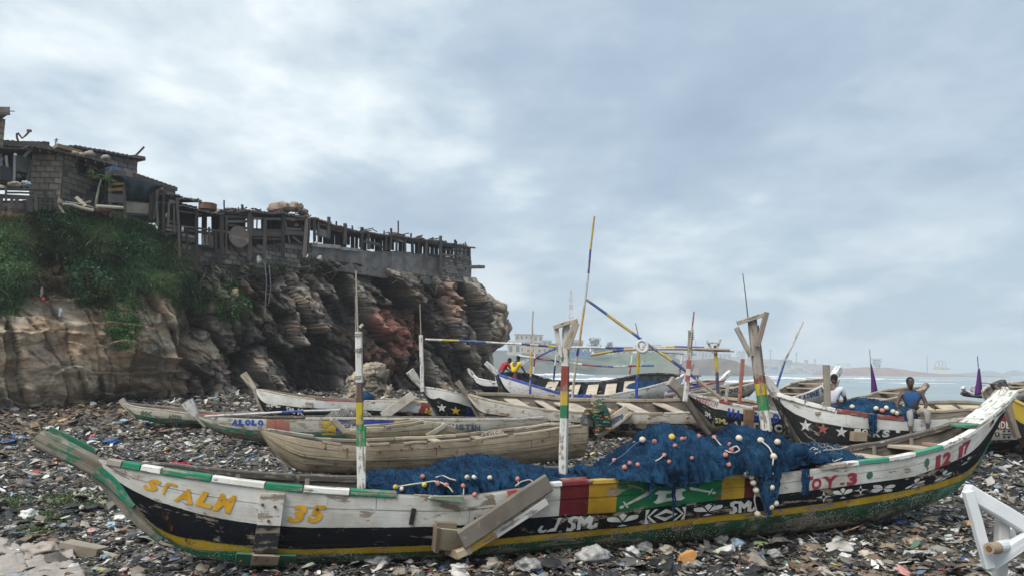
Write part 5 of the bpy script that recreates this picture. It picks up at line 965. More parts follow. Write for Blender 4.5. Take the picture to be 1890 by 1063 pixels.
def small(rim, keel, Y0, Y1, beam, label, bands, railc, farc, stem=None, stemc=(.5, .5, .5), inside=None, wear=.35, thw=(.3, .5, .7), lines=(), panels=(), w=.18, sh=.2, **k):
    b = Boat(rim, keel, Y0, Y1, beam, label=label, lines=list(lines), **k); hm = hull_mat('small_canoe_paint', bands, panels, wear=wear, dirt=.5, chips=.6); b.hull(hm, inside, ns=50, nt=12); b.strakes([(.6, .97, [.45]), (.25, .59, [.6])], proud=.014, ns=40)
    b.rail(.02, .5, railc, w=.12, h=.07); b.rail(.502, .98, railc, w=.12, h=.07); far_gunwale(b, cutn(2, .03, .97), farc)
    for x in thw: b.thwart(x, .88, .3, .05)
    if stem: b.stem(stem, w, sh, col=stemc if not isinstance(stemc, list) else GRW, cols=stemc if isinstance(stemc, list) else None)
    return b
B12 = small([(1215, 722), (1265, 717), (1294, 711), (1324, 704), (1336, 699)], [(1215, 738), (1290, 738), (1315, 726), (1330, 712), (1336, 703)], 33, 35, 1.4, 'white canoe with blue and red rail and a raised white bow on its right end', [(0, BLK), (.3, (.64, .65, .65))], (.30, .04, .05), (.5, .5, .5), [(1318, 712), (1332, 700), (1347, 686)], [(.64, .65, .66), (.64, .65, .66)], ends=(.6, 0), wear=.15)
B12.rail(.05, .42, (.03, .08, .4), w=.13, h=.075, up=.04); B12.decal(word('YWE', ((1271, 726), (1293, 721), (1292, 716), (1271, 720)), (.3, .05, .06), .02) + word('JOEN', ((1277, 733), (1320, 720), (1320, 711), (1277, 725)), BLK, .05), 'painted_letter')
B13 = small([(1235, 730), (1300, 726), (1326, 721), (1360, 714), (1385, 708), (1400, 703)], [(1235, 748), (1330, 746), (1370, 738), (1390, 724), (1400, 708)], 29.5, 30.5, 1.3, 'weathered grey canoe with worn black lettering between the red post and yellow fork post', [(0, (.06, .055, .05)), (.35, (.42, .40, .36))], (.40, .37, .32), (.33, .3, .25), [(1378, 728), (1392, 713), (1402, 702)], (.2, .18, .16), ends=(.6, 0), wear=.5)
B13.decal(word('NOOR', ((1331, 728), (1374, 720), (1374, 713), (1331, 720)), (.03, .03, .03), .04), 'painted_letter')
B14 = small([(1425, 738), (1463, 733), (1500, 721), (1525, 708), (1540, 697)], [(1425, 762), (1500, 758), (1525, 738), (1540, 704)], 29, 31.5, 1.5, 'white canoe with dark blue letters behind the man in white shirt', [(0, (.1, .1, .1)), (.3, (.60, .60, .57))], (.50, .47, .42), (.42, .36, .3), [(1522, 716), (1536, 698), (1549, 681)], [(.62, .63, .63), (.62, .63, .63)], ends=(.6, 0), sh=.34, w=.26, wear=.25)
B14.decal(word('LAOINE', ((1474, 739), (1511, 729), (1510, 718), (1474, 730)), (.02, .05, .2), .05), 'painted_letter')
B15 = small([(1530, 748), (1620, 740), (1660, 732), (1690, 722), (1706, 713)], [(1530, 768), (1640, 764), (1680, 752), (1700, 734), (1706, 719)], 27.5, 29, 1.5, 'bare brown canoe whose bow rises right behind the man in blue vest', [(0, (.05, .045, .04)), (.3, (.33, .28, .22))], (.36, .31, .24), (.34, .29, .22), [(1690, 738), (1700, 722), (1711, 709)], (.20, .165, .13), ends=(.6, 0), wear=.6)
B16 = Boat([(1655, 752), (1719, 756), (1770, 757), (1815, 758), (1850, 761), (1950, 765), (2060, 758), (2100, 745)], [(1655, 790), (1700, 824), (1800, 840), (1870, 841), (1960, 838), (2060, 815), (2100, 755)], 24.3, 22.4, 2.1, ends=(.55, 0), heel=.10, label='canoe with red lettered panel and black and white pattern behind the front canoe bow', lines=[([(1700, 815), (1830, 812), (1870, 811), (1990, 808)], .34), ([(1700, 788), (1830, 791), (1870, 792), (1990, 790)], .62)])
hm = hull_mat('pattern_canoe_paint', [(0, (.016, .018, .022)), (.34, (.42, .42, .40)), (.62, (.19, .035, .035)), (.93, (.55, .54, .5))], wear=.22, dirt=.5); B16.hull(hm, ns=70, nt=16); B16.strakes([(.62, .97, [.5]), (.34, .61, [.3, .7])], proud=.014, ns=50)
far_gunwale(B16, cutn(4, .02), (.22, .2, .17), w=.1, h=.1); B16.rail(.005, .14, (.50, .37, .08), w=.2, h=.12); B16.rail(.145, .45, (.40, .38, .34), w=.18, h=.1); B16.rail(.46, .9, (.5, .5, .48), w=.15, h=.08)
for x, w_ in ((.05, .5), (.14, .3), (.24, .5), (.35, .6), (.45, .35)): B16.thwart(x, .9, w_, .06, (.45, .39, .27))
B16.decal(word('NDE', ((1838, 790), (1864, 790), (1864, 777), (1838, 776)), (.56, .55, .52), .03), 'painted_letter')
TRI = [tess([(0, 0), (1, 0), (.5, 1)], 1)]
B16.decal([(SQ, ((1836, 804), (1844, 804), (1844, 797), (1836, 797)), BLK), (RING(0), ((1838, 803), (1842, 803), (1842, 798), (1838, 798)), (.5, .5, .48), .004), (TRI, ((1850, 796), (1856, 796), (1856, 792), (1850, 792)), BLK), (TRI, ((1858, 796), (1865, 796), (1865, 792), (1858, 792)), BLK), (TRI, ((1856, 804), (1850, 804), (1850, 808), (1856, 808)), BLK), (TRI, ((1865, 804), (1858, 804), (1858, 808), (1865, 808)), BLK), (SQ, ((1849, 801), (1866, 801), (1866, 799.5), (1849, 799.5)), BLK), (TRI, ((1830, 797), (1830, 792), (1826, 792), (1826, 797)), BLK)], 'painted_figure')
B17 = Boat([(1857, 729), (1875, 738), (1890, 746), (1960, 768), (2060, 785), (2180, 780)], [(1857, 737), (1868, 772), (1884, 812), (1906, 838), (2060, 850), (2180, 800)], 20.6, 20.0, 1.6, full=(.3, .3), label='yellow and black canoe cut by the right edge with thick dark stem', lines=[([(1862, 752), (1890, 782), (1960, 806), (2100, 815)], .55)])
hm = hull_mat('yellow_canoe_paint', [(0, (.018, .02, .024)), (.55, (.42, .31, .04))], wear=.25, dirt=.5); B17.hull(hm, ns=60, nt=14); B17.strakes([(.55, .97, [.5]), (.2, .54, [.5])], proud=.014, ns=40); B17.rail(.02, .9, (.36, .28, .06), w=.14, h=.08); far_gunwale(B17, cutn(3, .05), (.25, .22, .18))
B17.stem([(1841, 704), (1850, 722), (1858, 742), (1868, 772), (1880, 806)], .3, [.34, .3, .22, .2, .18], cols=[(.05, .048, .045), (.07, .06, .05), (.20, .165, .12), (.19, .155, .12)])
B18 = small([(1835, 727), (1870, 722), (1900, 716), (1950, 708), (1990, 700)], [(1835, 745), (1900, 745), (1960, 728), (1990, 706)], 27, 28.5, 1.8, 'pale canoe at the right edge with cream deck boards above the yellow one', [(0, (.1, .1, .1)), (.3, (.50, .46, .43))], (.5, .46, .4), (.48, .43, .34), ends=(.5, 0), wear=.4)
B19 = small([(1779, 716), (1786, 722), (1800, 727), (1820, 727), (1836, 722), (1846, 716)], [(1779, 720), (1790, 732), (1820, 735), (1846, 720)], 41, 42, 1.4, 'small distant white and purple canoe with tangled bars beside the right purple flag', [(0, (.12, .05, .07)), (.4, (.5, .5, .56))], (.5, .5, .58), (.4, .42, .5), [(1785, 725), (1777, 714)], (.6, .6, .64), wear=.2, thw=(.4, .6))
for k, (x0, y0, x1, y1) in enumerate(((1790, 716, 1800, 726), (1793, 712, 1803, 724), (1797, 720, 1812, 706), (1812, 706, 1832, 707), (1832, 707, 1838, 718), (1803, 712, 1818, 710), (1800, 708, 1797, 722), (1828, 706, 1830, 722))):
    mb = MB(); mb.tube([at(x0, y0, 41), at((x0 + x1) / 2, (y0 + y1) / 2 - 1, 41), at(x1, y1, 41)], .05, 6, (.5, .5, .58)); mb.build('canopy_bar', M['timber'], B19.root)
# ================================================================ masts, booms, nets, floats, people
PW, PY, PB, PR, PN, PG2, PRAW = (.60, .60, .57), (.45, .30, .06), (.035, .065, .21), (.30, .05, .04), (.02, .03, .10), (.02, .20, .08), (.33, .29, .235)
def seg_cols(pts, stripes):
    """pts: pixel polyline; stripes: [(x or y pixel where the colour ends, colour)...] as fractions of length"""
    P = np.array(pts, float); d = np.r_[0, np.cumsum(np.linalg.norm(np.diff(P, axis=0), axis=1))]; d /= d[-1]
    cuts = sorted(set([0.0, 1.0] + [f for f, _ in stripes] + list(d))); out, cols = [], []
    for a in cuts: out.append((np.interp(a, d, P[:, 0]), np.interp(a, d, P[:, 1]), a))
    for a, b in zip(cuts[:-1], cuts[1:]):
        m = (a + b) / 2; cols.append(next((c for f, c in stripes if m <= f), stripes[-1][1]))
    return out, cols
def pole(name, pts, Y, rpx, stripes, parent=None, label=None, cat=None, group=None, taper=1.0, bump=True):
    Y0, Y1 = (Y, Y) if np.ndim(Y) == 0 else Y; pp, cols = seg_cols(pts, stripes); P, R, C = [], [], []
    for i, (x, y, a) in enumerate(pp):
        Yc = Y0 + (Y1 - Y0) * a; P.append(at(x, y, Yc)); R.append(.82 * rpx * pxm(Yc) * (1 + (taper - 1) * a))
    Q, RR, CC = [P[0]], [R[0]], []
    for i in range(len(P) - 1):
        n = max(1, int(np.linalg.norm(P[i + 1] - P[i]) / .5))
        for k in range(1, n + 1):
            f = k / n; q = P[i] + (P[i + 1] - P[i]) * f
            if k < n: q = q + rng.normal(0, .008, 3)
            Q.append(q); RR.append((R[i] + (R[i + 1] - R[i]) * f) * (rng.uniform(.88, 1.12) if k < n else 1)); CC.append(cols[i])
    mb = MB(); mb.tube(Q, RR, 8, cols=CC); return mb.build(name, M['pole'], parent, smooth=False, label=label, cat=cat, group=group)
def post(name, pts, Y, wpx, stripes, parent=None, label=None, cat=None, group=None, dpx=None, wob=.004):
    pp, cols = seg_cols(pts, stripes); P = [at(x, y, Y) for x, y, a in pp]; k = pxm(Y); Q, C = [P[0]], []
    for i in range(len(P) - 1):
        n = max(1, int(np.linalg.norm(P[i + 1] - P[i]) / .35))
        for j in range(1, n + 1): Q.append(P[i] + (P[i + 1] - P[i]) * j / n + (rng.normal(0, wob, 3) if j < n else 0)); C.append(cols[i])
    mb = MB(); mb.sweep(Q, np.array((1, 0, 0)), wpx * k, (dpx or wpx * .8) * k, cols=C); return mb.build(name, M['pole'], parent, label=label, cat=cat, group=group)
r = empty('fork_post', at(665, 900, 9.9), 'tall left mast of the front canoe with thin bamboo lashed on, green band', 'mast')
fr = lambda y, a, b: (y - a) / (b - a)
post('post', [(666, 912), (662, 612)], 9.9, 12, [(fr(823, 912, 612), PW), (fr(782, 912, 612), PG2), (fr(742, 912, 612), (.46, .36, .03)), (fr(705, 912, 612), (.10, .075, .06)), (1, PW)], r); post('batten', [(672, 900), (672.5, 786)], 9.86, 6, [(fr(823, 900, 786), PW), (1, PG2)], r, wob=.006)
pole('upper_pole', [(664, 708), (660, 600), (657, 500)], 9.9, 2.4, [(.3, PW), (.42, (.5, .38, .1)), (1, (.36, .34, .27))], r, taper=.7); pole('side_stick', [(657, 645), (656, 545)], 9.9, 1.5, [(1, (.33, .3, .26))], r, taper=.7); post('peg', [(664, 604), (670, 598)], 9.86, 5, [(1, (.5, .48, .44))], r)
for y in (622, 650, 700):
    mb = MB(); c = at(661.5, y, 9.9); mb.tube([c + np.array((.052 * math.cos(a), .05 * math.sin(a), .004 * a)) for a in np.linspace(0, 12.6, 26)], .006, 4, (.3, .27, .22)); mb.build('lashing', M['rope'], r)
r = empty('fork_post', at(1040, 895, 10.9), 'middle fork post of the front canoe, red, yellow and green bands, plank head', 'mast')
post('post', [(1038, 900), (1041, 740), (1045, 598)], 10.9, 13.5, [(fr(771, 900, 598), PW), (fr(747, 900, 598), (.035, .18, .09)), (fr(721, 900, 598), (.46, .32, .06)), (fr(675, 900, 598), (.25, .06, .05)), (1, PW)], r); post('batten', [(1045, 880), (1049, 640)], 10.97, 5, [(fr(771, 880, 640), PW), (fr(747, 880, 640), (.02, .16, .08)), (fr(721, 880, 640), (.40, .27, .05)), (fr(675, 880, 640), (.22, .06, .05)), (1, (.42, .39, .35))], r)
post('head_plank', [(1026, 602), (1034, 659)], 10.85, 9, [(1, (.55, .54, .52))], r, dpx=4); post('head_plank', [(1063, 595), (1046, 643)], 10.75, 14, [(1, (.36, .31, .25))], r, dpx=7); post('cross_plank', [(1022, 604), (1044, 596), (1066, 591)], 10.82, 9, [(1, (.42, .39, .34))], r, dpx=8)
r = empty('fork_post', at(1415, 850, 11.9), 'right fork post of the front canoe, bare wood above with three loose arms', 'mast')
post('post', [(1420, 880), (1412, 780), (1399, 693), (1388, 588)], 11.9, 15, [(fr(757, 880, 588), PW), (fr(728, 880, 588), (.04, .22, .08)), (fr(707, 880, 588), (.50, .35, .02)), (fr(692, 880, 588), (.20, .055, .045)), (1, (.33, .295, .26))], r); post('batten', [(1426, 860), (1419, 780), (1407, 693), (1396, 600)], 11.97, 8, [(fr(757, 860, 600), (.5, .5, .42)), (fr(728, 860, 600), (.05, .2, .09)), (fr(707, 860, 600), (.42, .32, .05)), (fr(692, 860, 600), (.18, .06, .05)), (1, (.30, .265, .23))], r)
post('arm', [(1359, 604), (1371, 627), (1386, 657)], 11.85, 9, [(1, (.33, .30, .27))], r, dpx=5); post('arm', [(1415, 576), (1398, 639)], 11.8, 9, [(1, (.22, .185, .155))], r, dpx=6); post('cross_plank', [(1361, 596), (1413, 579)], 11.82, 8, [(1, (.37, .34, .30))], r, dpx=6); pole('thin_rod', [(1382, 600), (1376, 545), (1371, 505)], 11.88, 1.6, [(1, (.12, .1, .09))], r, taper=.6)
r = empty('mast', at(780, 716, 27), 'white post with thin rod on the star bow canoe', 'mast'); post('post', [(780, 722), (777, 618)], 27, 7, [(1, (.56, .55, .53))], r); pole('rod', [(777, 630), (775, 561)], 27, 1.5, [(1, (.3, .27, .22))], r, taper=.7)
r = empty('mast', at(978, 735, 29.5), 'yellow over blue mast just right of the man in yellow', 'mast'); pole('pole', [(978, 742), (981, 646), (984, 574)], 29.5, 2.8, [(fr(694, 742, 574), BLU), (fr(646, 742, 574), (.58, .35, .02)), (1, (.33, .28, .27))], r, taper=.5); post('fork_arm', [(982, 648), (986, 616)], 29.4, 4, [(1, (.45, .43, .4))], r)
pole('bamboo_mast', [(1056, 738), (1065, 656), (1069, 638), (1078, 570), (1086, 505), (1090, 460), (1097, 400)], 29, 3, [(.24, (.44, .38, .30)), (.295, PB), (.50, (.50, .28, .06)), (.69, (.46, .47, .47)), (.82, (.06, .07, .26)), (1, (.42, .28, .04))], label='very tall leaning bamboo mast with ochre, blue and white bands', cat='mast', taper=.75)
r = empty('mast', at(1176, 738, 29.2), 'yellow over blue mast holding the white ring', 'mast'); pole('pole', [(1174, 744), (1179, 640)], 29.2, 3.2, [(fr(690, 744, 640), BLU), (1, (.56, .40, .03))], r); pole('rod', [(1180, 645), (1178, 620), (1173, 596)], 29.2, 1.4, [(1, (.13, .11, .10))], r, taper=.7); post('fork_arm', [(1183, 676), (1188, 662)], 29.1, 3, [(1, (.55, .53, .5))], r)
mb = MB(); k = pxm(26.6); c = at(1185, 639, 26.6); mb.tube([c + np.array((math.cos(a) * 9.8 * k, math.sin(a) * 2.5 * k, math.sin(a) * 10.5 * k)) for a in np.linspace(0, 6.2832, 25)], 3.2 * k, 8, (.52, .52, .5), cap=False); mb.build('ring_tyre', M['cloth2'], label='white painted ring hung where the booms cross', cat='ring', smooth=True)
r = empty('mast', at(1264, 742, 24.4), 'flaking red and white post leaning right, red tip', 'mast'); post('post', [(1264, 740), (1270, 690), (1275, 612)], 24.4, 8, [(fr(704, 740, 612), (.55, .54, .52)), (fr(692, 740, 612), (.33, .08, .07)), (fr(680, 740, 612), (.56, .55, .53)), (fr(664, 740, 612), (.34, .10, .085)), (fr(650, 740, 612), (.45, .38, .34)), (1, (.30, .25, .2))], r); pole('rod', [(1274, 640), (1277, 610), (1281, 575)], 24.3, 2, [(.6, (.35, .3, .27)), (1, (.32, .05, .06))], r, taper=.8)
mb = MB(); c = at(1275.5, 620, 24.4); mb.tube([c + np.array((.09 * math.cos(a), .08 * math.sin(a), .012 * a - .1)) for a in np.linspace(0, 25, 50)], .014, 4, (.14, .17, .14)); mb.build('lashing', M['rope'], r)
r = empty('mast', at(1325, 730, 28), 'small yellow and dark fork post with a V head', 'mast'); post('post', [(1326, 735), (1320, 637)], 28, 5.5, [(fr(686, 735, 637), (.05, .055, .085)), (fr(655, 735, 637), (.50, .36, .03)), (1, (.22, .09, .08))], r); post('arm', [(1305, 628), (1317, 652)], 27.9, 4, [(1, (.45, .42, .37))], r, dpx=3); post('arm', [(1330, 626), (1319, 652)], 27.9, 4, [(1, (.45, .42, .38))], r, dpx=3); post('cross_plank', [(1304, 632), (1328, 633)], 27.85, 3, [(1, (.48, .46, .42))], r, dpx=3)
pole('leaning_pole', [(1431, 722), (1448, 667), (1482, 593)], 18.4, 2.6, [(.43, (.02, .07, .26)), (1, (.50, .48, .47))], label='leaning pole, blue below and white above, at the star canoe stem', cat='pole', taper=.9)
post('short_post', [(1364, 748), (1371, 662)], 25.6, 6.5, [(.3, (.30, .06, .05)), (1, (.30, .12, .10))], label='short flaking red post behind the leaning fork post', cat='post')
post('short_post', [(1339, 742), (1344, 709)], 25.8, 5.5, [(1, (.36, .32, .27))], label='stubby bare post left of the red post', cat='post')
post('plain_post', [(1527, 752), (1525, 673)], 18.2, 11, [(1, (.26, .23, .19))], label='plain square wooden post in front of the man in white', cat='post')
pole('tricolour_post', [(983, 706), (988, 646)], 34, 2, [(.25, PN), (.5, PW), (.75, (.2, .04, .06)), (1, PW)], label='thin white and maroon post behind the man in yellow', cat='post'); pole('tricolour_post', [(1019, 730), (1027, 648)], 33.6, 2, [(.25, (.2, .03, .05)), (.68, PN), (1, (.55, .57, .57))], label='thin navy, maroon and white post left of the middle fork post', cat='post')
pole('tricolour_post', [(1162, 690), (1167, 655)], 33, 1.8, [(.5, (.2, .03, .05)), (1, PW)], label='short maroon and white stick beside the ring mast', cat='post'); pole('tricolour_post', [(1253, 695), (1260, 652)], 32, 2.2, [(.55, PB), (1, (.55, .57, .58))], label='thin blue and white post left of the flaking red post', cat='post')
pole('boom', [(785, 626), (860, 629), (975, 635.5), (1025, 640), (1121, 641.5), (1171, 643.5)], (28.6, 28.9), 2.5, [(.08, PW), (.16, (.50, .38, .05)), (.21, PB), (.29, (.08, .12, .3)), (.46, PW), (.50, PB), (.54, (.4, .4, .4)), (.585, PB), (.625, (.52, .36, .05)), (.86, PW), (.95, PB), (1, (.45, .33, .2))], label='long level boom, white with yellow and blue lengths, reaching left to the star canoe', cat='boom', taper=.9)
pole('boom', [(1083, 553), (1119, 579), (1162, 610), (1210, 645), (1237, 663), (1285, 699), (1330, 734)], (29, 26.8), 3.1, [(.15, PB), (.34, (.36, .25, .06)), (.53, (.03, .06, .22)), (.63, (.36, .29, .06)), (.81, (.03, .05, .15)), (1, (.24, .20, .16))], label='thick diagonal boom running down to the right, blue and ochre', cat='boom', taper=1.15)
pole('boom', [(1090, 655), (1131, 648), (1150, 645.5), (1235, 643), (1347, 645)], (28.4, 27.8), 3, [(.16, (.36, .27, .08)), (.24, PB), (.4, (.42, .32, .2)), (.6, (.45, .43, .4)), (1, (.35, .28, .22))], label='bamboo boom with a thick ochre butt end left of the ring', cat='boom')
pole('boom', [(1190, 641), (1245, 639.5), (1300, 641)], (29.4, 29), 2.2, [(.35, (.46, .44, .4)), (.5, (.50, .34, .04)), (1, (.04, .08, .28))], label='thin upper boom right of the ring, yellow and blue', cat='boom'); pole('boom', [(1200, 644), (1280, 645), (1355, 648)], (28.9, 27.9), 1.9, [(1, (.34, .28, .22))], label='bare thin boom ending at the V headed post', cat='boom'); pole('boom', [(1190, 640), (1225, 650), (1262, 653)], (29.6, 30.5), 1.4, [(1, (.3, .29, .28))], label='thin grey boom sagging right behind the ring', cat='boom')
pole('boom', [(957, 656), (985, 660), (1016, 664), (1033, 667), (1074, 672), (1102, 675), (1131, 676), (1160, 675), (1207, 674)], (34.5, 33.5), 2.1, [(.11, PW), (.235, (.36, .06, .07)), (.305, PN), (.47, PW), (.58, (.30, .05, .07)), (.70, (.03, .09, .3)), (.81, (.45, .52, .52)), (.88, (.2, .04, .05)), (1, (.03, .10, .32))], label='low boom in red, white and blue lengths over the blue rimmed canoe', cat='boom')
pole('boom', [(990, 659), (1026, 642)], 34.3, 2.2, [(1, (.03, .08, .28))], label='short blue boom slanting up to the middle fork post', cat='boom'); r = MB(); r.beam(at(957, 673, 34), at(976, 663, 34), .06, .22, col=(.5, .52, .54), taper=.5); r.build('paddle', M['timber'], label='pale paddle blade beside the man in yellow', cat='paddle')
pole('rail_pole', [(1028, 886), (1104, 881), (1172, 877)], (10.45, 10.75), 4.6, [(.53, (.22, .06, .055)), (1, (.52, .38, .08))], label='dark red and yellow pole lying on the front canoe rim', cat='pole')
post('cross_stick', [(1262, 720), (1272, 690), (1280, 672)], 24.9, 5, [(1, (.30, .26, .21))], label='splintered bare stick behind the flaking red post', cat='stick'); mb = MB(); mb.beam(at(1283, 693, 31), at(1293, 693, 31), .3, .06, col=PB); mb.tube([at(1288, 694, 31), at(1287, 712, 31)], .035, 6, PB); mb.build('blue_stand', M['timber'], label='small blue T shaped stand in the white canoe with red rail', cat='stand')
pole('bent_rod', [(1699, 742), (1703, 733), (1707, 725)], 27, 1.4, [(1, (.2, .17, .15))], label='short dark rod sticking up right of the man in blue', cat='rod')
def flag(pp, cloth, Y, label, cs):
    r = empty('flag', at(*pp[0], Y), label, 'flag'); pole('flagpole', pp, Y, 1.3, cs, r, taper=.7); C = np.array(cloth, float); mb = MB(); n, m = 10, 7; G_ = np.zeros((n, m, 3))
    for i in range(n):
        f = i / (n - 1); a = C[0] * (1 - f) + C[3] * f; b = C[1] * (1 - f) + C[2] * f
        for j in range(m): g_ = j / (m - 1); q = a * (1 - g_) + b * g_; G_[i, j] = at(q[0], q[1], Y - .06 + .10 * math.sin(g_ * 7 + f * 2) * f)
    mb.grid(G_, (.075, .02, .13)); o = mb.build('cloth', M['cloth'], r, smooth=True); o.modifiers.new('t', 'SOLIDIFY').thickness = .02
flag([(1611, 736), (1607, 672), (1605, 644)], [(1606, 668), (1608, 672), (1622, 728), (1609, 730)], 30, 'furled purple flag on a thin mast between the two seated men', [(.6, (.6, .55, .62)), (1, (.3, .28, .28))]); flag([(1808, 730), (1806, 680), (1804, 657)], [(1805, 679), (1808, 679), (1814, 727), (1799, 729)], 40, 'purple flag near the right edge on a pole with blue tip', [(.68, (.5, .45, .55)), (.72, (.6, .6, .62)), (1, (.03, .03, .28))])

g = G('blue_net', .85, .15); o = g.obj(); c = g.mix(g.step(g.noise(o, 2.6, 6, .65), .36, .64), (.003, .014, .042), (.018, .08, .165)); wvn = g.noise(g.sca(o, (30, 30, 9)), 2.2, 5, .65, 1.5)
c = g.mix(g.step(wvn, .52, .66, 0, .55), c, (.018, .085, .18)); c = g.mix(g.step(wvn, .44, .34, 0, .6), c, (.003, .012, .035)); M['net'] = g.done(c, wvn, 1.0, .03)
M['strand'] = plain('net_strands', .8, .2, 20, 0, 40, .2)
BLUES = [(.004, .02, .055), (.008, .04, .10), (.014, .06, .14), (.026, .09, .18), (.002, .01, .03)]
def net_heap(name, fpos, na, nf, seed, label, mat, pal, cat='net', amp=.05, strands=2500, swid=.005, slen=9, group=None, fold=.06):
    """fpos(a, f) -> points of the smooth heap (a along 0..1, f over 0 near .. 1 far); folds and loose threads are added"""
    A, Fg = np.meshgrid(np.linspace(0, 1, na), np.linspace(0, 1, nf), indexing='ij'); P = fpos(A, Fg)
    da = np.gradient(P, axis=0); df = np.gradient(P, axis=1); N = np.cross(da, df); N /= np.maximum(np.linalg.norm(N, axis=-1, keepdims=True), 1e-9)
    if (N[na // 2, nf // 2, 2]) < 0: N = -N
    s = A * np.linalg.norm(P[-1, nf // 2] - P[0, nf // 2]); t = Fg * 1.6
    n1 = fbm(s * 2.2 + 5, t * 2.5, 4, seed); n2 = 1 - abs(2 * fbm(s * 9 + t * 3, t * 2.2 + s * 1.5, 3, seed + 4) - 1); n3 = 1 - abs(2 * fbm(s * 20, t * 7 + s * 6, 3, seed + 8) - 1)
    P = P + N * ((n1 - .5) * amp * 3.4 + (n2 - .7) * fold * 2.3 + (n3 - .7) * fold * .9)[..., None]
    V = P.reshape(-1, 3); loc = V.mean(0); loc[2] = V[:, 2].min(); root = empty(name, loc, label, cat, group)
    ob = raw_mesh('pile', V - loc, gridfaces(na, nf), mat, cols=np.full(((na - 1) * (nf - 1), 3), .1), smooth=True, parent=root)
    Vs, Fs, Cs = [], [], []
    for k in range(int(strands * .38)):
        a, f = rng.random(), rng.random() ** .8 * .8; th = rng.normal(math.pi / 2 * rng.choice((1, -1)), .9); da_, df_ = math.cos(th) * .010, math.sin(th) * .02; pts = []; w_ = swid * rng.uniform(.35, 1.1); o0 = rng.uniform(.002, .02)
        for i in range(slen):
            a = min(max(a + da_, 0), .999); f = min(max(f + df_, 0), .999); th2 = rng.normal(0, .35); da_, df_ = da_ * math.cos(th2) - df_ * .5 * math.sin(th2), df_ * math.cos(th2) + 2 * da_ * math.sin(th2)
            x, y = a * (na - 1), f * (nf - 1); i0, j0 = int(x), int(y); p = P[i0, j0] * (1 - (x - i0)) * (1 - (y - j0)) + P[i0 + 1, j0] * (x - i0) * (1 - (y - j0)) + P[i0, j0 + 1] * (1 - (x - i0)) * (y - j0) + P[i0 + 1, j0 + 1] * (x - i0) * (y - j0)
            pts.append(p + N[i0, j0] * (o0 + .012 * math.sin(i * 1.3 + k)))
        pts = np.array(pts); d = np.gradient(pts, axis=0); sd = np.cross(d, (0, -1, .3)); sd /= np.maximum(np.linalg.norm(sd, axis=1, keepdims=True), 1e-9); b = len(Vs) * 0
        base = sum(len(q) for q in Vs); Vs.append(np.concatenate((pts - sd * w_ / 2, pts + sd * w_ / 2))); n_ = len(pts); c_ = np.array(pal[rng.integers(len(pal))]) * rng.uniform(.5, 1.1)
        for i in range(n_ - 1): Fs.append((base + i, base + i + 1, base + n_ + i + 1, base + n_ + i)); Cs.append(c_)
    if Vs:
        so = raw_mesh('loose_threads', np.concatenate(Vs) - loc, np.array(Fs), M['strand'], cols=np.array(Cs), parent=root); so['kind'] = 'stuff'
    root['_n'] = 0; del root['_n']
    return root, P
def boat_heap(B, top, hw_near, hw_far, zdrop=.25, drape=None):
    """heap lying in boat B: top = pixel profile of its crest; near edge hangs zdrop below the rim"""
    pl = VP(B.P0, B.P1); T = np.array([pl.at(x, y, 0) for x, y in top]); xs = np.array([(p[:2] - B.P0) @ B.d / B.L for p in T]); zs = T[:, 2] - .05
    def f(A, Fg):
        x = xs[0] + (xs[-1] - xs[0]) * A; zt_ = np.interp(x, xs, zs); b = B.bw(x); ph = Fg * math.pi; endf = np.sin(np.clip(np.minimum(A, 1 - A) * 9, 0, 1) * math.pi / 2) ** .7
        o_ = np.where(np.cos(ph) > 0, (b * hw_near) * np.cos(ph) * np.interp(A, [0, .72, 1], [1, 1, .72]), (b * hw_far) * np.cos(ph)) * (.35 + .65 * endf)
        dr = zdrop if drape is None else zdrop + np.interp(x, drape[0], drape[1])
        zb_ = np.where(Fg < .5, B.zr(x) - dr, B.zr(x) - .15); z = zb_ + (np.maximum(zt_, zb_ + .03) - zb_) * np.sin(ph) ** .62
        p = B.P0 + np.multiply.outer(x, B.P1 - B.P0) + np.multiply.outer(o_, B.n); return np.concatenate((p, z[..., None]), -1)
    return f
netL, PL = net_heap('fishing_net', boat_heap(B1, [(684, 893), (700, 878), (730, 874), (765, 873), (800, 869), (838, 849), (875, 841), (905, 842), (935, 852), (970, 862), (1000, 868), (1022, 880)], .86, .95, .10), 130, 60, 21, 'lower blue net heap between the left mast and the steering board', M['net'], BLUES, strands=3600, fold=.10)
netM, PM_ = net_heap('fishing_net', boat_heap(B1, [(1000, 874), (1030, 870), (1070, 868), (1110, 870), (1140, 864)], .55, .95, .15), 60, 40, 33, 'thin flat stretch of blue net right behind the middle fork post', M['net'], BLUES, strands=900, fold=.04, amp=.03)
u_ = lambda px: B1.st(px, 890)[0]
netR, PR_ = net_heap('fishing_net', boat_heap(B1, [(1062, 882), (1100, 871), (1130, 852), (1160, 828), (1190, 800), (1215, 790), (1250, 796), (1290, 801), (1322, 813), (1345, 806), (1370, 791), (1386, 787), (1405, 799), (1432, 808), (1455, 826), (1480, 850), (1496, 868)], 1.10, .95, .02, (np.array([u_(1100), u_(1160), u_(1210), u_(1270), u_(1320), u_(1350), u_(1380), u_(1420), u_(1450), u_(1490)]), np.array([-.05, -.03, .02, .03, -.03, -.08, -.04, .02, -.06, -.1]))), 190, 84, 45, 'big bulging blue net heap spilling over the rim in the middle of the front canoe', M['net'], BLUES, strands=7000, fold=.11, amp=.075)
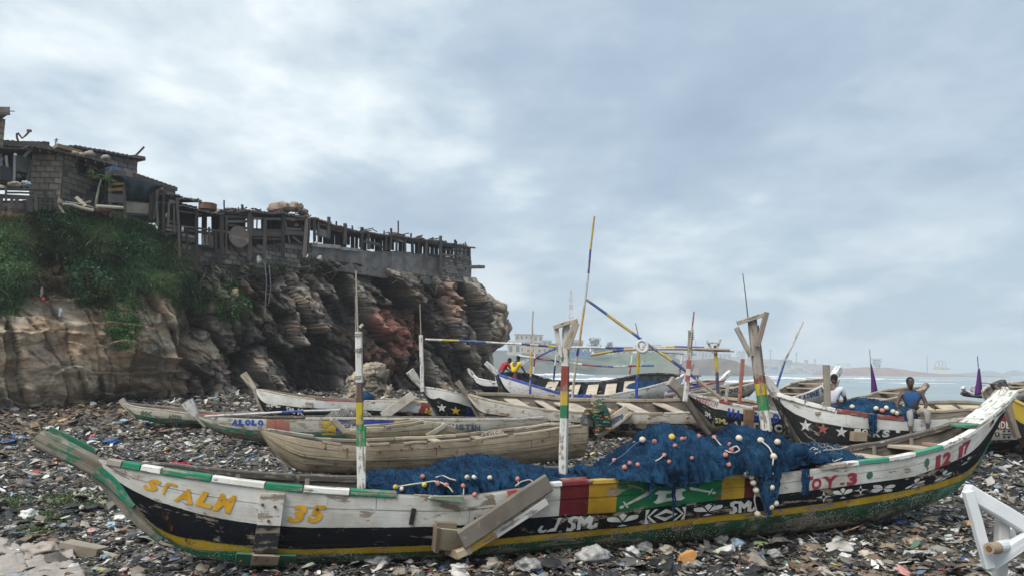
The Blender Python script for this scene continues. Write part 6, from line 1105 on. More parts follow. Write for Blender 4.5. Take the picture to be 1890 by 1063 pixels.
netQ, PQ = net_heap('fishing_net', boat_heap(B1, [(1440, 846), (1470, 828), (1500, 815), (1530, 816), (1548, 826), (1562, 842), (1580, 850)], .62, .95, .08), 70, 44, 57, 'dark blue net with pale rope lying right of the big net heap', M['net'], BLUES[:3] + [(.35, .36, .33)], strands=1500, fold=.05, amp=.035)
def drape(B, x0, x1, y0, y1, root, seed, n=70, pal=BLUES, off=.09, fat=.006, fan=.3):
    """strands of net hanging down the near side"""
    Vs, Fs, Cs = [], [], []; pl = VP(B.P0, B.P1)
    for k in range(n):
        x = rng.uniform(x0, x1); yb = y0 + (y1 - y0) * rng.uniform(.6, 1); s0, t0 = B.st(x, y0 + 2); pts = []
        for i in range(7):
            f = i / 6; px = x + (rng.normal(0, 1.0) if i else 0) + (x0 + x1) / 2 * 0 + ((x0 + x1) / 2 - x) * fan * f; py = y0 - 4 + (yb - y0 + 4) * f; q = B.st(px, max(py, y0 + 1)); p = B.surf(np.array([q[0]]), None, 1, off + rng.uniform(0, .03), t=np.array([q[1]]))[0]
            if i == 0: p[2] += .05
            pts.append(p)
        pts = np.array(pts); w_ = fat * rng.uniform(.6, 2.2); base = sum(len(q) for q in Vs); sd = np.array((*B.d, 0)) * w_; Vs.append(np.concatenate((pts - sd, pts + sd, pts - np.array((*B.n, 0)) * w_))); c_ = np.array(pal[rng.integers(len(pal))])
        for i in range(6): Fs.append((base + i, base + i + 1, base + 7 + i + 1, base + 7 + i)); Cs.append(c_)
    loc = origin(root); o = raw_mesh('hanging_strands', np.concatenate(Vs) - loc, np.array(Fs), M['strand'], cols=np.array(Cs), parent=root); o['kind'] = 'stuff'; return o
drape(B1, 1392, 1432, 876, 925, netR, 1, 130, fat=.009); drape(B1, 1398, 1418, 880, 952, netR, 2, 60, [(.02, .07, .13), (.06, .10, .12), (.012, .06, .155)]); drape(B1, 1470, 1486, 868, 912, netR, 3, 16, BLUES[:3]); drape(B1, 1180, 1300, 882, 897, netR, 4, 160); drape(B1, 1233, 1238, 884, 955, netR, 5, 8, fan=0); drape(B1, 1188, 1196, 884, 925, netR, 6, 8, fan=0)
def near_pt(P, px, py, lift):
    V = P.reshape(-1, 3); q = proj(V); d = np.hypot(q[:, 0] - px, q[:, 1] - py); i = np.argsort(d)[:14]; j = i[np.argmin(np.linalg.norm(V[i] - CAM, axis=1))]; p = V[j]; v_ = CAM - p; v_ /= np.linalg.norm(v_)
    r_ = ray(px, py); return CAM + r_ * ((p + v_ * lift)[1] / r_[1])
PINK, CRM, FY = (.46, .19, .165), (.58, .52, .42), (.62, .46, .10)
def float_at(p, rp, col, root, cyl=True):
    r_ = rp; mb = MB(); ax = rng.normal(0, 1, 3); ax /= np.linalg.norm(ax)
    prof = [(-.75, .35), (-.8, .7), (-.5, 1), (0, 1.08), (.5, 1), (.8, .7), (.75, .35)] if cyl else [(-1, .12), (-.9, .5), (-.6, .85), (0, 1), (.6, .85), (.9, .5), (1, .12)]
    mb.tube([p + ax * r_ * a for a, _ in prof], [r_ * b for _, b in prof], 10, tuple(np.array(col) * rng.uniform(.85, 1.1))); return mb.build('float', M['cloth2'], root, smooth=True)
for x, y in ((1226, 839), (1208, 814), (1134, 849), (1318, 806), (1347, 820), (1339, 839), (1290, 804), (1259, 809), (1267, 809), (1171, 818), (1177, 857), (1163, 854), (1153, 862), (1345, 857), (1350, 830), (1277, 845), (1235, 852), (1246, 822)): float_at(near_pt(PR_, x, y, -.006), rng.uniform(3.2, 4.6) * pxm(11.2), PINK, netR)
for x, y in ((1186, 811), (1404, 812), (1435, 815), (1428, 842), (1364, 808), (1240, 806)): float_at(near_pt(PR_, x, y, .04), 5.8 * pxm(11.3), CRM if x != 1240 else FY, netR, False)
vpr = VP(B1.P0, B1.P1)
chain = [(1347, 868), (1375, 873), (1387, 879), (1390, 890), (1395, 904), (1392, 922), (1398, 948)]; chain2 = [(1404, 812), (1420, 825), (1428, 842), (1426, 858), (1425, 873), (1424, 899), (1432, 928), (1423, 935)]
def onhull(x, y, off=.13): q = B1.st(x, max(y, 884)); p = B1.surf(np.array([q[0]]), None, 1, off, t=np.array([q[1]]))[0]; r_ = ray(x, y); return CAM + r_ * (p[1] / r_[1])
for x, y in chain[:5] + [(1398, 948)] + chain2[4:]: float_at(onhull(x, y), 5.6 * pxm(11), CRM, netR, False)
def rope(name, pts, rad, root, col=(.50, .49, .44), n=5):
    P = np.array(pts); t = np.linspace(0, len(P) - 1, (len(P) - 1) * 4 + 1); Q = np.stack([np.interp(t, np.arange(len(P)), P[:, k]) for k in range(3)], -1); k_ = np.array([.25, .5, .25]); Q[1:-1] = Q[:-2] * .25 + Q[1:-1] * .5 + Q[2:] * .25
    mb = MB(); mb.tube(list(Q), rad, n, col); return mb.build(name, M['rope'], root, smooth=True)
rope('float_line', [onhull(x, y, .10) for x, y in chain], .011, netR); rope('float_line', [onhull(x, y, .12) for x, y in [(1398, 948), (1412, 954), (1419, 948), (1416, 936), (1404, 918), (1396, 905)]], .009, netR, (.4, .45, .45)); rope('float_line', [near_pt(PR_, x, y, .06) for x, y in chain2[:4]] + [onhull(x, y, .12) for x, y in chain2[3:]], .011, netR)
rope('float_line', [near_pt(PR_, x, y, .05) for x, y in [(1318, 806), (1328, 818), (1338, 830), (1346, 834), (1356, 835), (1366, 830), (1360, 822), (1350, 826)]], .010, netR); rope('float_line', [near_pt(PR_, x, y, .05) for x, y in [(1186, 811), (1170, 820), (1152, 838), (1134, 849), (1120, 862)]], .007, netR, (.1, .16, .25)); rope('float_line', [near_pt(PR_, x, y, .05) for x, y in [(1226, 839), (1218, 846), (1210, 850)]], .008, netR)
for x, y, c in ((730, 898, FY), (783, 894, FY), (741, 902, CRM), (780, 879, PINK), (808, 891, PINK), (824, 894, PINK), (855, 896, PINK), (955, 883, PINK), (904, 881, CRM), (875, 880, CRM), (862, 880, CRM), (876, 912, PINK)): float_at(near_pt(PL, x, y, .04), 4.2 * pxm(9.8), c, netL)
rope('float_line', [near_pt(PL, x, y, .05) for x, y in [(730, 898), (742, 896), (760, 893), (783, 890), (800, 887), (812, 889), (824, 894), (832, 902), (836, 908)]], .009, netL, (.55, .50, .38)); rope('float_line', [near_pt(PL, x, y, .05) for x, y in [(955, 883), (958, 894), (950, 897), (962, 888), (978, 884), (988, 892)]], .008, netL, (.5, .45, .4)); rope('float_line', [near_pt(PL, x, y, .05) for x, y in [(805, 880), (818, 877), (830, 883), (842, 886)]], .010, netL); rope('float_line', [near_pt(PL, x, y, .04) for x, y in [(855, 896), (856, 906), (855, 914)]], .008, netL)
for k in range(9):
    x0, y0 = 1470 + rng.uniform(0, 70), 832 + rng.uniform(-6, 14); rope('net_rope', [near_pt(PQ, x0 + i * rng.uniform(4, 8), y0 + rng.normal(0, 3.5), .04) for i in range(6)], .008, netQ, (.42, .43, .40))
net11, P11 = net_heap('fishing_net', boat_heap(B11, [(1556, 752), (1575, 740), (1595, 734), (1620, 737), (1640, 738), (1652, 748), (1662, 760)], .98, .9, .05), 60, 34, 61, 'blue net heap between the two seated men', M['net'], BLUES, strands=900, swid=.008)
drape(B11, 1599, 1613, 766, 800, net11, 9, 40, fat=.012)
for x, y, c in ((1573, 750, CRM), (1617, 753, CRM), (1628, 757, PINK), (1636, 752, CRM), (1648, 759, CRM), (1655, 762, CRM)): float_at(near_pt(P11, x, y, .05), 4.2 * pxm(18.5), c, net11, False)
def mound(name, px0, px1, top, base, Y, dep, mat, pal, label, seed, strands=300, cat='net', amp=.04, swid=.012):
    a, b = at(px0, base, Y), at(px1, base, Y); h = at((px0 + px1) / 2, top, Y)[2] - at((px0 + px1) / 2, base, Y)[2]
    def f(A, Fg):
        ph = Fg * math.pi; e = np.sin(A * math.pi) ** .6; x = a[0] + (b[0] - a[0]) * A; y = Y - np.cos(ph) * dep * (.3 + .7 * e); z = min(a[2], b[2]) + (a[2] - min(a[2], b[2])) * (1 - A) + (b[2] - min(a[2], b[2])) * A + h * e * np.sin(ph) ** .7; return np.stack((x, y, z), -1)
    return net_heap(name, f, 40, 26, seed, label, mat, pal, cat=cat, strands=strands, amp=amp, fold=.05, swid=swid)
gm = plain('green_net', .85, .6, 7, .9, 18, .2, (.25, .35, .3)); M['cnet'] = gm
def tinted(root, col):
    o = root.children[0]; a = o.data.color_attributes['Col']; n = len(a.data); c = np.tile(np.array((*col, 1), np.float32), n); a.data.foreach_set('color', c)
GRNS = [(.01, .10, .06), (.02, .16, .10), (.30, .14, .04), (.03, .2, .13), (.35, .20, .08)]
for args, col in (((1086, 1126, 737, 790, 25.6, .35, M['cnet'], GRNS, 'dark green net bundle with orange stuffing hung on the long open canoe', 71, 900), (.02, .10, .06)), ((1146, 1238, 702, 726, 33.2, .5, M['net'], BLUES, 'blue net lying inside the right end of the blue rimmed canoe', 72, 500), (.01, .04, .1)), ((598, 686, 754, 773, 24.0, .5, M['cnet'], [(.4, .38, .34), (.3, .28, .25), (.46, .42, .38)], 'pale cream net heap in the canoe with the blue panel', 73, 700), (.36, .33, .29)), ((660, 690, 724, 738, 30.6, .5, M['net'], BLUES, 'small blue net heap beside the tall painted mast', 74, 200), (.01, .04, .1)), ((893, 935, 796, 806, 18.2, .4, M['cnet'], [(.42, .38, .3), (.34, .3, .24)], 'coil of cream rope in the bare canoe', 75, 500), (.38, .34, .27)), ((1075, 1094, 755, 785, 25.4, .25, M['cnet'], [(.02, .12, .10), (.03, .16, .13)], 'small dark green net bag left of the green bundle', 76, 200), (.015, .09, .07)), ((972, 1066, 714, 728, 33, .4, M['cnet'], [(.02, .05, .05), (.03, .07, .07)], 'dark green black net along the blue rimmed canoe inside', 77, 400), (.012, .03, .03))):
    if 'coil' in args[8]: rt = mound('rope_coil', *args[:6], args[6], args[7], args[8], args[9], args[10], cat='rope')[0]
    else: rt = mound('fishing_net', *args[:6], args[6], args[7], args[8], args[9], args[10])[0]
    tinted(rt, col)
mb = MB(); c = at(1105, 765, 25.1)
for k in range(40): p = c + np.array((rng.normal(0, .22), rng.normal(0, .05), rng.normal(0, .28))); mb.ball(p, rng.uniform(.03, .07), 7, 5, random.choice([(.34, .15, .05), (.28, .19, .09), (.02, .13, .08)]), (1.5, 1, .6), .7)
mb.build('stuffing', M['cloth2'], [o for o in bpy.data.objects if o.get('label', '').startswith('dark green net bundle')][0])['kind'] = 'stuff'

Yf = 4.6; r = empty('timber_frame', at(1830, 1075, Yf), 'white painted timber fork head at the bottom right corner, with a round pole through it', 'frame'); WF = (.60, .62, .63)
kf = pxm(Yf); mb = MB(); mb.beam(at(1783, 905, Yf), at(1925, 990, Yf), .07, 27 * kf, up=(0, .1, 1), col=WF, seg=6, wob=.003); mb.build('top_plank', M['whitewash'], r)
mb = MB(); mb.beam(at(1786, 906, Yf - .07), at(1826, 1046, Yf - .07), .05, 17 * kf, up=(1, 0, .3), col=WF, seg=5, wob=.003); mb.build('side_plank', M['whitewash'], r); mb = MB(); mb.beam(at(1820, 1044, Yf - .04), at(1915, 982, Yf - .04), .05, 23 * kf, up=(0, 0, 1), col=WF, seg=5, wob=.003); mb.build('bottom_plank', M['whitewash'], r)
mb = MB(); mb.beam(at(1842, 1150, Yf + .06), at(1851, 946, Yf + .06), 20 * kf, .06, up=(0, 1, 0), col=(.5, .49, .46), seg=5, wob=.004); mb.build('post', M['whitewash'], r); mb = MB(); mb.beam(at(1868, 1000, Yf + .16), at(1858, 975, Yf + .16), .06, .06, col=WF); mb.build('strut', M['whitewash'], r)
mb = MB(); mb.tube([at(1825, 1012, Yf - .16), at(1840, 1010, Yf - .12), at(1905, 996, Yf + .3)], [9.5 * kf, 10.5 * kf, 11 * kf], 14, cols=[(.30, .23, .16), WF]); mb.build('round_pole', M['whitewash'], r, smooth=False); mb = MB(); mb.tube([at(1824.5, 1012, Yf - .162), at(1826.5, 1011.7, Yf - .158)], [5 * kf, 6 * kf], 10, (.16, .08, .04)); mb.build('pole_end', M['raw'], r)

SK, HAIR = (.075, .043, .03), (.012, .011, .011)
def skinmesh(name, verts, edges, rad, mat, col, parent, sub=1):
    me = bpy.data.meshes.new(name); loc = origin(parent); me.from_pydata([tuple(np.array(v_) - loc) for v_ in verts], edges, []); o = bpy.data.objects.new(name, me); COL.objects.link(o)
    sm = o.modifiers.new('s', 'SKIN'); sm.use_smooth_shade = True; sv = me.skin_vertices[0].data
    for i, r_ in enumerate(rad): sv[i].radius = (r_, r_) if np.ndim(r_) == 0 else r_; sv[i].use_root = (i == 0)
    o.modifiers.new('u', 'SUBSURF').levels = sub; o.modifiers['u'].render_levels = sub
    dg = bpy.context.evaluated_depsgraph_get(); ev = o.evaluated_get(dg); m2 = bpy.data.meshes.new_from_object(ev); bpy.data.objects.remove(o); bpy.data.meshes.remove(me); m2.name = name
    a = m2.color_attributes.new('Col', 'FLOAT_COLOR', 'CORNER'); a.data.foreach_set('color', np.tile(np.array((*col, 1), np.float32), len(a.data))); m2.materials.clear(); m2.materials.append(mat); m2.polygons.foreach_set('use_smooth', [True] * len(m2.polygons))
    return link_mesh(name, m2, parent)
def person(base, yaw, J, shirt, shorts, label, group=None, sleeve=.5, leglen=1.0, cap=None, beard=False, look=(0, 0)):
    """J: joints in the figure's own frame (x to its right, y ahead, z up) relative to base"""
    c, s_ = math.cos(yaw), math.sin(yaw); W3 = lambda p: np.array(base) + np.array((p[0] * c - p[1] * s_, p[0] * s_ + p[1] * c, p[2]))
    r = empty('person', base, label, 'person', group); j = {k: W3(v_) for k, v_ in J.items()}
    V, E, R = [], [], []
    def ad(p, rad, par=None):
        V.append(p); R.append(rad)
        if par is not None: E.append((par, len(V) - 1))
        return len(V) - 1
    L = lambda a, b, f: j[a] + (j[b] - j[a]) * f
    pv = ad(j['pelvis'], .135); ab = ad(L('pelvis', 'neck', .4), .125, pv); cht = ad(L('pelvis', 'neck', .75), .145, ab); nk = ad(j['neck'], .062, cht); ad(L('neck', 'head', .5), .055, nk)
    for q in 'LR':
        sh = ad(j['sh' + q], .062, cht); el = ad(j['el' + q], .044, sh); fo = ad(L('el' + q, 'ha' + q, .35), .042, el); wr = ad(j['ha' + q], .028, fo); d = j['ha' + q] - j['el' + q]; d /= np.linalg.norm(d); sd = np.cross(d, W3((0, 0, 1)) - W3((0, 0, 0))); sd /= max(np.linalg.norm(sd), 1e-6); pm = ad(j['ha' + q] + d * .05, .03, wr)
        for n_, (o_, l_) in enumerate(((-.03, .075), (-.01, .085), (.01, .08), (.03, .062))): k1 = ad(j['ha' + q] + d * (.09) + sd * o_, .0095, pm); k2 = ad(j['ha' + q] + d * (.09 + l_ * .6) + sd * o_ - np.array((0, 0, .012)), .009, k1); ad(j['ha' + q] + d * (.085 + l_ * .9) + sd * o_ - np.array((0, 0, .03)), .008, k2)
        t1 = ad(j['ha' + q] + d * .035 + sd * -.045, .011, wr); ad(j['ha' + q] + d * .075 + sd * -.06, .009, t1)
        hp = ad(j['hip' + q], .095, pv); kn = ad(j['kn' + q], .058, hp); ca = ad(L('kn' + q, 'ft' + q, .35), .056, kn); an = ad(j['ft' + q], .036, ca); fd = W3((0, 1, 0)) - W3((0, 0, 0)); f1 = ad(j['ft' + q] + fd * .08 - np.array((0, 0, .05)), .036, an); ad(j['ft' + q] + fd * .17 - np.array((0, 0, .065)), .026, f1)
    skinmesh('body', V, E, R, M['skin'], SK, r)
    hd = j['head']; hy = yaw + look[0]; hx = np.array((math.cos(hy), math.sin(hy), 0)); hf = np.array((-math.sin(hy) * math.cos(look[1]), math.cos(hy) * math.cos(look[1]), math.sin(look[1]))); hu = np.cross(hx, hf)
    mb = MB(); prof = [(-.125, .035, .045), (-.115, .052, .062), (-.085, .062, .078), (-.04, .069, .088), (.01, .074, .096), (.05, .076, .1), (.085, .066, .088), (.11, .042, .058), (.122, .012, .018)]; G_ = []
    for z, rx, ry in prof: G_.append([hd + hu * z + hx * rx * math.cos(a) + hf * (ry * math.sin(a) + (.012 if math.sin(a) > .6 and z < .0 else 0)) for a in np.linspace(0, 6.2832, 17)[:-1]])
    mb.grid(np.array(G_), SK, cyc=True); mb.add(G_[0], [tuple(range(16))], SK)
    mb.ball(hd + hf * .105 + hu * -.02, .017, 7, 5, SK, (1, 1, 1.4)); mb.ball(hd + hf * .098 + hu * -.068, .016, 8, 4, (.06, .025, .022), (1.5, .6, .45))
    for q in (-1, 1): mb.ball(hd + hx * q * .078 + hu * -.005, .022, 7, 5, SK, (.45, .8, 1.3)); mb.ball(hd + hx * q * .03 + hf * .088 + hu * .012, .011, 7, 5, (.30, .28, .26)); mb.ball(hd + hx * q * .03 + hf * .097 + hu * .012, .005, 6, 4, (.01, .01, .01)); mb.ball(hd + hx * q * .03 + hf * .09 + hu * .03, .014, 6, 4, SK, (1.4, .6, .5))
    mb.build('head', M['skin'], r, smooth=True)
    mb = MB(); G_ = []
    for z, rx, ry in [(-.035, .072, .092), (.0, .079, .102), (.035, .082, .105), (.07, .077, .099), (.1, .06, .078), (.122, .03, .04), (.13, .004, .006)]: G_.append([hd + hu * (z + .006 + (.035 if math.sin(a) > .25 and z < .03 else 0)) + hx * (rx + .004) * math.cos(a) + hf * (ry * math.sin(a) - (.012 if math.sin(a) > 0 else 0)) for a in np.linspace(0, 6.2832, 17)[:-1]])
    mb.grid(np.array(G_), cap or HAIR, cyc=True); mb.build('hair' if cap is None else 'cap', M['cloth2'], r, smooth=True)
    V, E, R = [], [], []; pv = ad(L('pelvis', 'neck', .07), .148); ab = ad(L('pelvis', 'neck', .4), .148, pv); cht = ad(L('pelvis', 'neck', .76), .165, ab); ad(L('pelvis', 'neck', .97), .075, cht)
    for q in 'LR':
        sh = ad(j['sh' + q], .078, cht)
        if sleeve > 0: ad(L('sh' + q, 'el' + q, sleeve), .068, sh)
    skinmesh('shirt' if sleeve else 'vest', V, E, R, M['cloth'], shirt, r)
    V, E, R = [], [], []; pv = ad(L('pelvis', 'neck', .05), .15); pv2 = ad(j['pelvis'] - np.array((0, 0, .02)), .15, pv)
    for q in 'LR':
        hp = ad(j['hip' + q], .112, pv2); kn = ad(L('hip' + q, 'kn' + q, min(1, leglen)), .084, hp)
        if leglen > 1: ad(L('kn' + q, 'ft' + q, leglen - 1), .07, kn)
    skinmesh('shorts' if leglen <= 1.3 else 'trousers', V, E, R, M['cloth'], shorts, r); return r
s0 = at(1684, 768, 18.0)
person(s0, math.radians(160), dict(pelvis=(0, 0, .10), neck=(.02, .05, .60), head=(.03, .11, .79), shL=(-.20, .04, .55), shR=(.22, .04, .53), elL=(-.29, .10, .29), elR=(.34, .14, .27), haL=(-.19, .30, .13), haR=(.33, .36, .16), hipL=(-.10, .06, .08), hipR=(.10, .06, .08), knL=(-.26, .36, .16), knR=(.10, .36, .10), ftL=(-.26, .36, -.28), ftR=(.10, .42, -.36)), (.02, .075, .19), (.26, .26, .25), 'man in blue sleeveless vest and grey trousers sitting on the star canoe, mending net', sleeve=0, leglen=1.75, look=(.15, -.12))
s0 = at(1538, 758, 18.9)
person(s0, math.radians(-42), dict(pelvis=(0, 0, .10), neck=(0, .05, .60), head=(.0, .13, .78), shL=(-.20, .04, .54), shR=(.20, .04, .54), elL=(-.25, .14, .30), elR=(.25, .16, .28), haL=(-.1, .36, .2), haR=(.12, .36, .18), hipL=(-.1, .05, .08), hipR=(.1, .05, .08), knL=(-.14, .46, .14), knR=(.16, .46, .14), ftL=(-.14, .5, -.25), ftR=(.16, .5, -.25)), (.55, .57, .62), (.03, .06, .13), 'man in white T-shirt and blue jeans sitting with his back turned', leglen=1.9, sleeve=.75, look=(.1, -.25))
s0 = at(947, 728, 33.2); s0[2] = at(947, 728, 33.2)[2] - .1
zz = at(947, 692, 33.0)[2] - s0[2]
person(s0, math.radians(-28), dict(pelvis=(0, 0, zz + .02), neck=(.02, .22, zz + .56), head=(.06, .34, zz + .72), shL=(-.19, .20, zz + .50), shR=(.21, .20, zz + .50), elL=(-.26, .34, zz + .26), elR=(.32, .34, zz + .24), haL=(-.1, .5, zz + .06), haR=(.42, .46, zz + .02), hipL=(-.1, 0, zz - .04), hipR=(.1, 0, zz - .04), knL=(-.12, .12, zz * .5), knR=(.12, .12, zz * .5), ftL=(-.12, 0, .08), ftR=(.12, 0, .08)), (.62, .46, .01), (.36, .015, .03), 'man in bright yellow T-shirt and red shorts bending over the blue rimmed canoe', sleeve=.55, leglen=.8)
s0 = at(922, 731, 35.2); zz = at(922, 688, 35.2)[2] - s0[2]
person(s0, math.radians(-62), dict(pelvis=(0, 0, zz + .0), neck=(0, .34, zz + .48), head=(0, .50, zz + .58), shL=(-.18, .30, zz + .44), shR=(.18, .30, zz + .42), elL=(-.22, .46, zz + .2), elR=(.22, .46, zz + .18), haL=(-.1, .62, zz + .05), haR=(.1, .6, zz + .02), hipL=(-.1, 0, zz - .05), hipR=(.1, 0, zz - .05), knL=(-.11, .06, zz * .5), knR=(.11, .08, zz * .5), ftL=(-.12, -.02, .08), ftR=(.12, 0, .08)), (.36, .02, .035), (.03, .04, .08), 'man in red T-shirt stooping beside the man in yellow', sleeve=.55, leglen=.8, look=(0, -.3))
# ================================================================ shacks on the cliff, plants, birds
DK = [(.050, .044, .040), (.07, .06, .053), (.036, .033, .032), (.095, .082, .07)]
def tb(r, name, x0, y0, x1, y1, w, off=0.1, col=None, mat=None, d=None, label=None):
    """a timber between two pixels on the cliff-edge plane, w pixels wide"""
    p, q = CL.at(x0, y0, off), CL.at(x1, y1, off + random.uniform(-.04, .04)); k = pxm((p[1] + q[1]) / 2); mb = MB()
    up = np.array((*CL.n, 0)); mb.beam(p, q, w * k, (d or min(w, 5) * .7) * k, up=up, col=col or random.choice(DK), seg=4, wob=.012); return mb.build(name, mat or M['dark'], r, label=label)
def roof(r, edge, off0, off1, rise, col, name='roof_sheet', mat=None, wave=.03, th=.05, droop=.02):
    """a sheet roof: front edge through pixels at off0, running back to off1"""
    P = np.array([CL.at(x, y, off0) for x, y in edge]); d = np.r_[0, np.cumsum(np.linalg.norm(np.diff(P, axis=0), axis=1))]; n = max(8, int(d[-1] / .09)); t = np.linspace(0, d[-1], n)
    E = np.stack([np.interp(t, d, P[:, k]) for k in range(3)], -1); E[:, 2] += np.sin(t * 26) * wave + (fbm(t * 1.5, t * 0, 3, 5) - .5) * droop * 4; rows = []
    for f in np.linspace(0, 1, 5): q = E.copy(); q[:, :2] += CL.n * (off1 - off0) * f; q[:, 2] += rise * f + (fbm(t * .8, t * 0 + f * 2, 2, 3) - .5) * droop * 2; rows.append(q)
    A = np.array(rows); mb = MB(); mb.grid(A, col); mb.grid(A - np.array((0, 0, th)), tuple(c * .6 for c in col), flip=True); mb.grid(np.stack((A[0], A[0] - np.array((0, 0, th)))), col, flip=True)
    mb.grid(np.stack((A[:, 0], A[:, 0] - np.array((0, 0, th)))), col); mb.grid(np.stack((A[:, -1], A[:, -1] - np.array((0, 0, th)))), col, flip=True); return mb.build(name, mat or M['metal'], r)
_bm = {}
def brick_mesh(k, col):
    if (k, col) not in _bm:
        mb = MB(); b = .5; V = []; e = .06
        for sx_ in (-1, 1):
            for sy in (-1, 1):
                for sz in (-1, 1): V.append((sx_ * .5 * random.uniform(.95, 1), sy * .5, sz * .5 * random.uniform(.93, 1)))
        mb.add(V, [(0, 1, 3, 2), (4, 6, 7, 5), (0, 4, 5, 1), (2, 3, 7, 6), (0, 2, 6, 4), (1, 5, 7, 3)], col); o = mb.build('brick', M['block'], loc=(0, 0, 0)); _bm[(k, col)] = o.data; bpy.data.objects.remove(o)
    return _bm[(k, col)]
def block_wall(r, A, B, zb, zt, bw, bh, cols, th=.15, name='wall', gap=.025, holes=(), skip=0.0, core=(.10, .095, .09), bname='brick', wallparent=True):
    """a wall of blocks between plan points A and B; zb, zt functions of 0..1 (or numbers); blocks are children of the wall"""
    A, B = np.array(A[:2]), np.array(B[:2]); L = np.linalg.norm(B - A); d = (B - A) / L; n = np.array((d[1], -d[0])); n = n if n @ (CAM[:2] - A) > 0 else -n
    zbf = zb if callable(zb) else (lambda f: zb); ztf = zt if callable(zt) else (lambda f: zt); m = 12; fs = np.linspace(0, 1, m); mb = MB(); fr_, bk_ = [], []
    for f in fs: p = A + d * L * f; fr_.append([(*p, zbf(f) - .02), (*p, ztf(f) - .03)]); q = p - n * th * 2; bk_.append([(*q, zbf(f) - .02), (*q, ztf(f) - .03)])
    fr_, bk_ = np.array(fr_), np.array(bk_); mb.grid(fr_, core); mb.grid(bk_, core, flip=True); mb.grid(np.stack((fr_[:, 1], bk_[:, 1]), 1), core); mb.grid(np.stack((fr_[0], bk_[0])), core); mb.grid(np.stack((fr_[-1], bk_[-1])), core, flip=True); w_ = mb.build(name, M['block'], r)
    z0 = min(zbf(0), zbf(1)); z1 = max(ztf(0), ztf(1)); row = 0; z = z0; par = w_ if wallparent else r
    while z < z1:
        x = -(row % 2) * bw * .5
        while x < L:
            a, b = max(x, 0), min(x + bw, L); f = ((a + b) / 2) / L; x += bw
            if b - a < bw * .25 or z + bh * .7 > ztf(f) or z + bh * .3 < zbf(f) or random.random() < skip: continue
            if any(h0 < f < h1 and g0 < z + bh / 2 < g1 for h0, h1, g0, g1 in holes): continue
            col = random.choice(cols(f, (z - z0) / max(z1 - z0, .01)) if callable(cols) else cols); o = bpy.data.objects.new(bname, brick_mesh(random.randrange(3), col)); COL.objects.link(o); o.parent = par; p = A + d * (a + b) / 2 + n * random.uniform(-.01, .02)
            o.location = (p[0] - origin(par)[0], p[1] - origin(par)[1], z + bh / 2 - origin(par)[2]); o.scale = (b - a - gap, .14, bh - gap); o.rotation_euler = (0, random.uniform(-.012, .012), math.atan2(d[1], d[0]))
        z += bh; row += 1
    return w_
def shack(name, px, py, label, cat='shack', off=-.5): return empty(name, CL.at(px, py, off), label, cat)
BC = [(.30, .255, .205), (.26, .225, .185), (.33, .28, .22), (.23, .20, .17), (.36, .275, .19)]; BD = [(.14, .13, .12), (.11, .105, .10), (.17, .155, .14), (.085, .08, .078), (.19, .175, .155)]; BG = [(.26, .25, .24), (.22, .21, .20), (.29, .28, .265), (.19, .185, .18)]

r = shack('block_hut', 112, 372, 'hut of rough cement blocks with one dark window and tin roof, left on the cliff', 'hut', -.9)
pc = CL.at(112, 370, -.9); pl_ = CL.at(54, 366, -2.0); pr_ = CL.at(190, 384, -2.6); zC = lambda px, py, off: CL.at(px, py, off)[2]
zt_l = lambda f: zC(112, 281, -.9) * f + zC(54, 279, -2.0) * (1 - f); block_wall(r, pl_, pc, zC(112, 372, -.9), zt_l, .46, .285, BC, name='side_wall')
zt_r = lambda f: zC(112, 281, -.9) * (1 - f) + zC(190, 305, -2.6) * f; zwa, zwb = zC(140, 320, -1.4), zC(140, 290, -1.4)
block_wall(r, pc + np.array((.02, .02, 0)), pr_, zC(112, 378, -.9), zt_r, .46, .285, lambda f, h: BC if h > .62 + f * .1 else BD, name='front_wall', holes=[(.27, .53, zwa, zwb + .3), (.70, .97, zwa - .2, zwb + .2)])
def wallpt(A, B, f, z, o): A, B = np.array(A[:2]), np.array(B[:2]); d = (B - A) / np.linalg.norm(B - A); n = np.array((d[1], -d[0])); n = n if n @ (CAM[:2] - A) > 0 else -n; p = A + (B - A) * f + n * o; return np.array((p[0], p[1], z))
fo = MB(); 
for (f0, z0, f1, z1) in ((.28, zwa, .52, zwa), (.28, zwb + .1, .52, zwb + .1), (.28, zwa, .28, zwb + .1), (.52, zwa, .52, zwb + .1)): fo.beam(wallpt(pc, pr_, f0, z0, .07), wallpt(pc, pr_, f1, z1, .07), .09, .09, up=(0, -1, .2), col=(.07, .06, .055))
wf = fo.build('window_frame', M['dark'], r); mb = MB(); q = [wallpt(pc, pr_, a, z, .02) for a, z in ((.29, zwa), (.51, zwa), (.51, zwb + .08), (.29, zwb + .08))]; mb.add(q, [(0, 1, 2, 3)], (.012, .013, .015)); mb.build('dark_opening_sheet', M['cloth2'], wf)  # black sheet painting the shade inside the open window, not a shutter
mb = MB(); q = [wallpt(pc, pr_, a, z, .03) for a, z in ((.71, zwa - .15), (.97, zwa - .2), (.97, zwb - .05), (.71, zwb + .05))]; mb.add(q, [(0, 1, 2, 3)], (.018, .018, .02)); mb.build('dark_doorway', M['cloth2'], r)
roof(r, [(52, 269), (75, 272), (112, 279), (160, 290), (209, 303)], -.4, -4.2, .25, (.10, .088, .08)); 
for i in range(9): a = 56 + i * 17; tb(r, 'rafter', a, np.interp(a, [52, 209], [272, 305]), a + 1, np.interp(a, [52, 209], [276, 309]), 3, -.45)
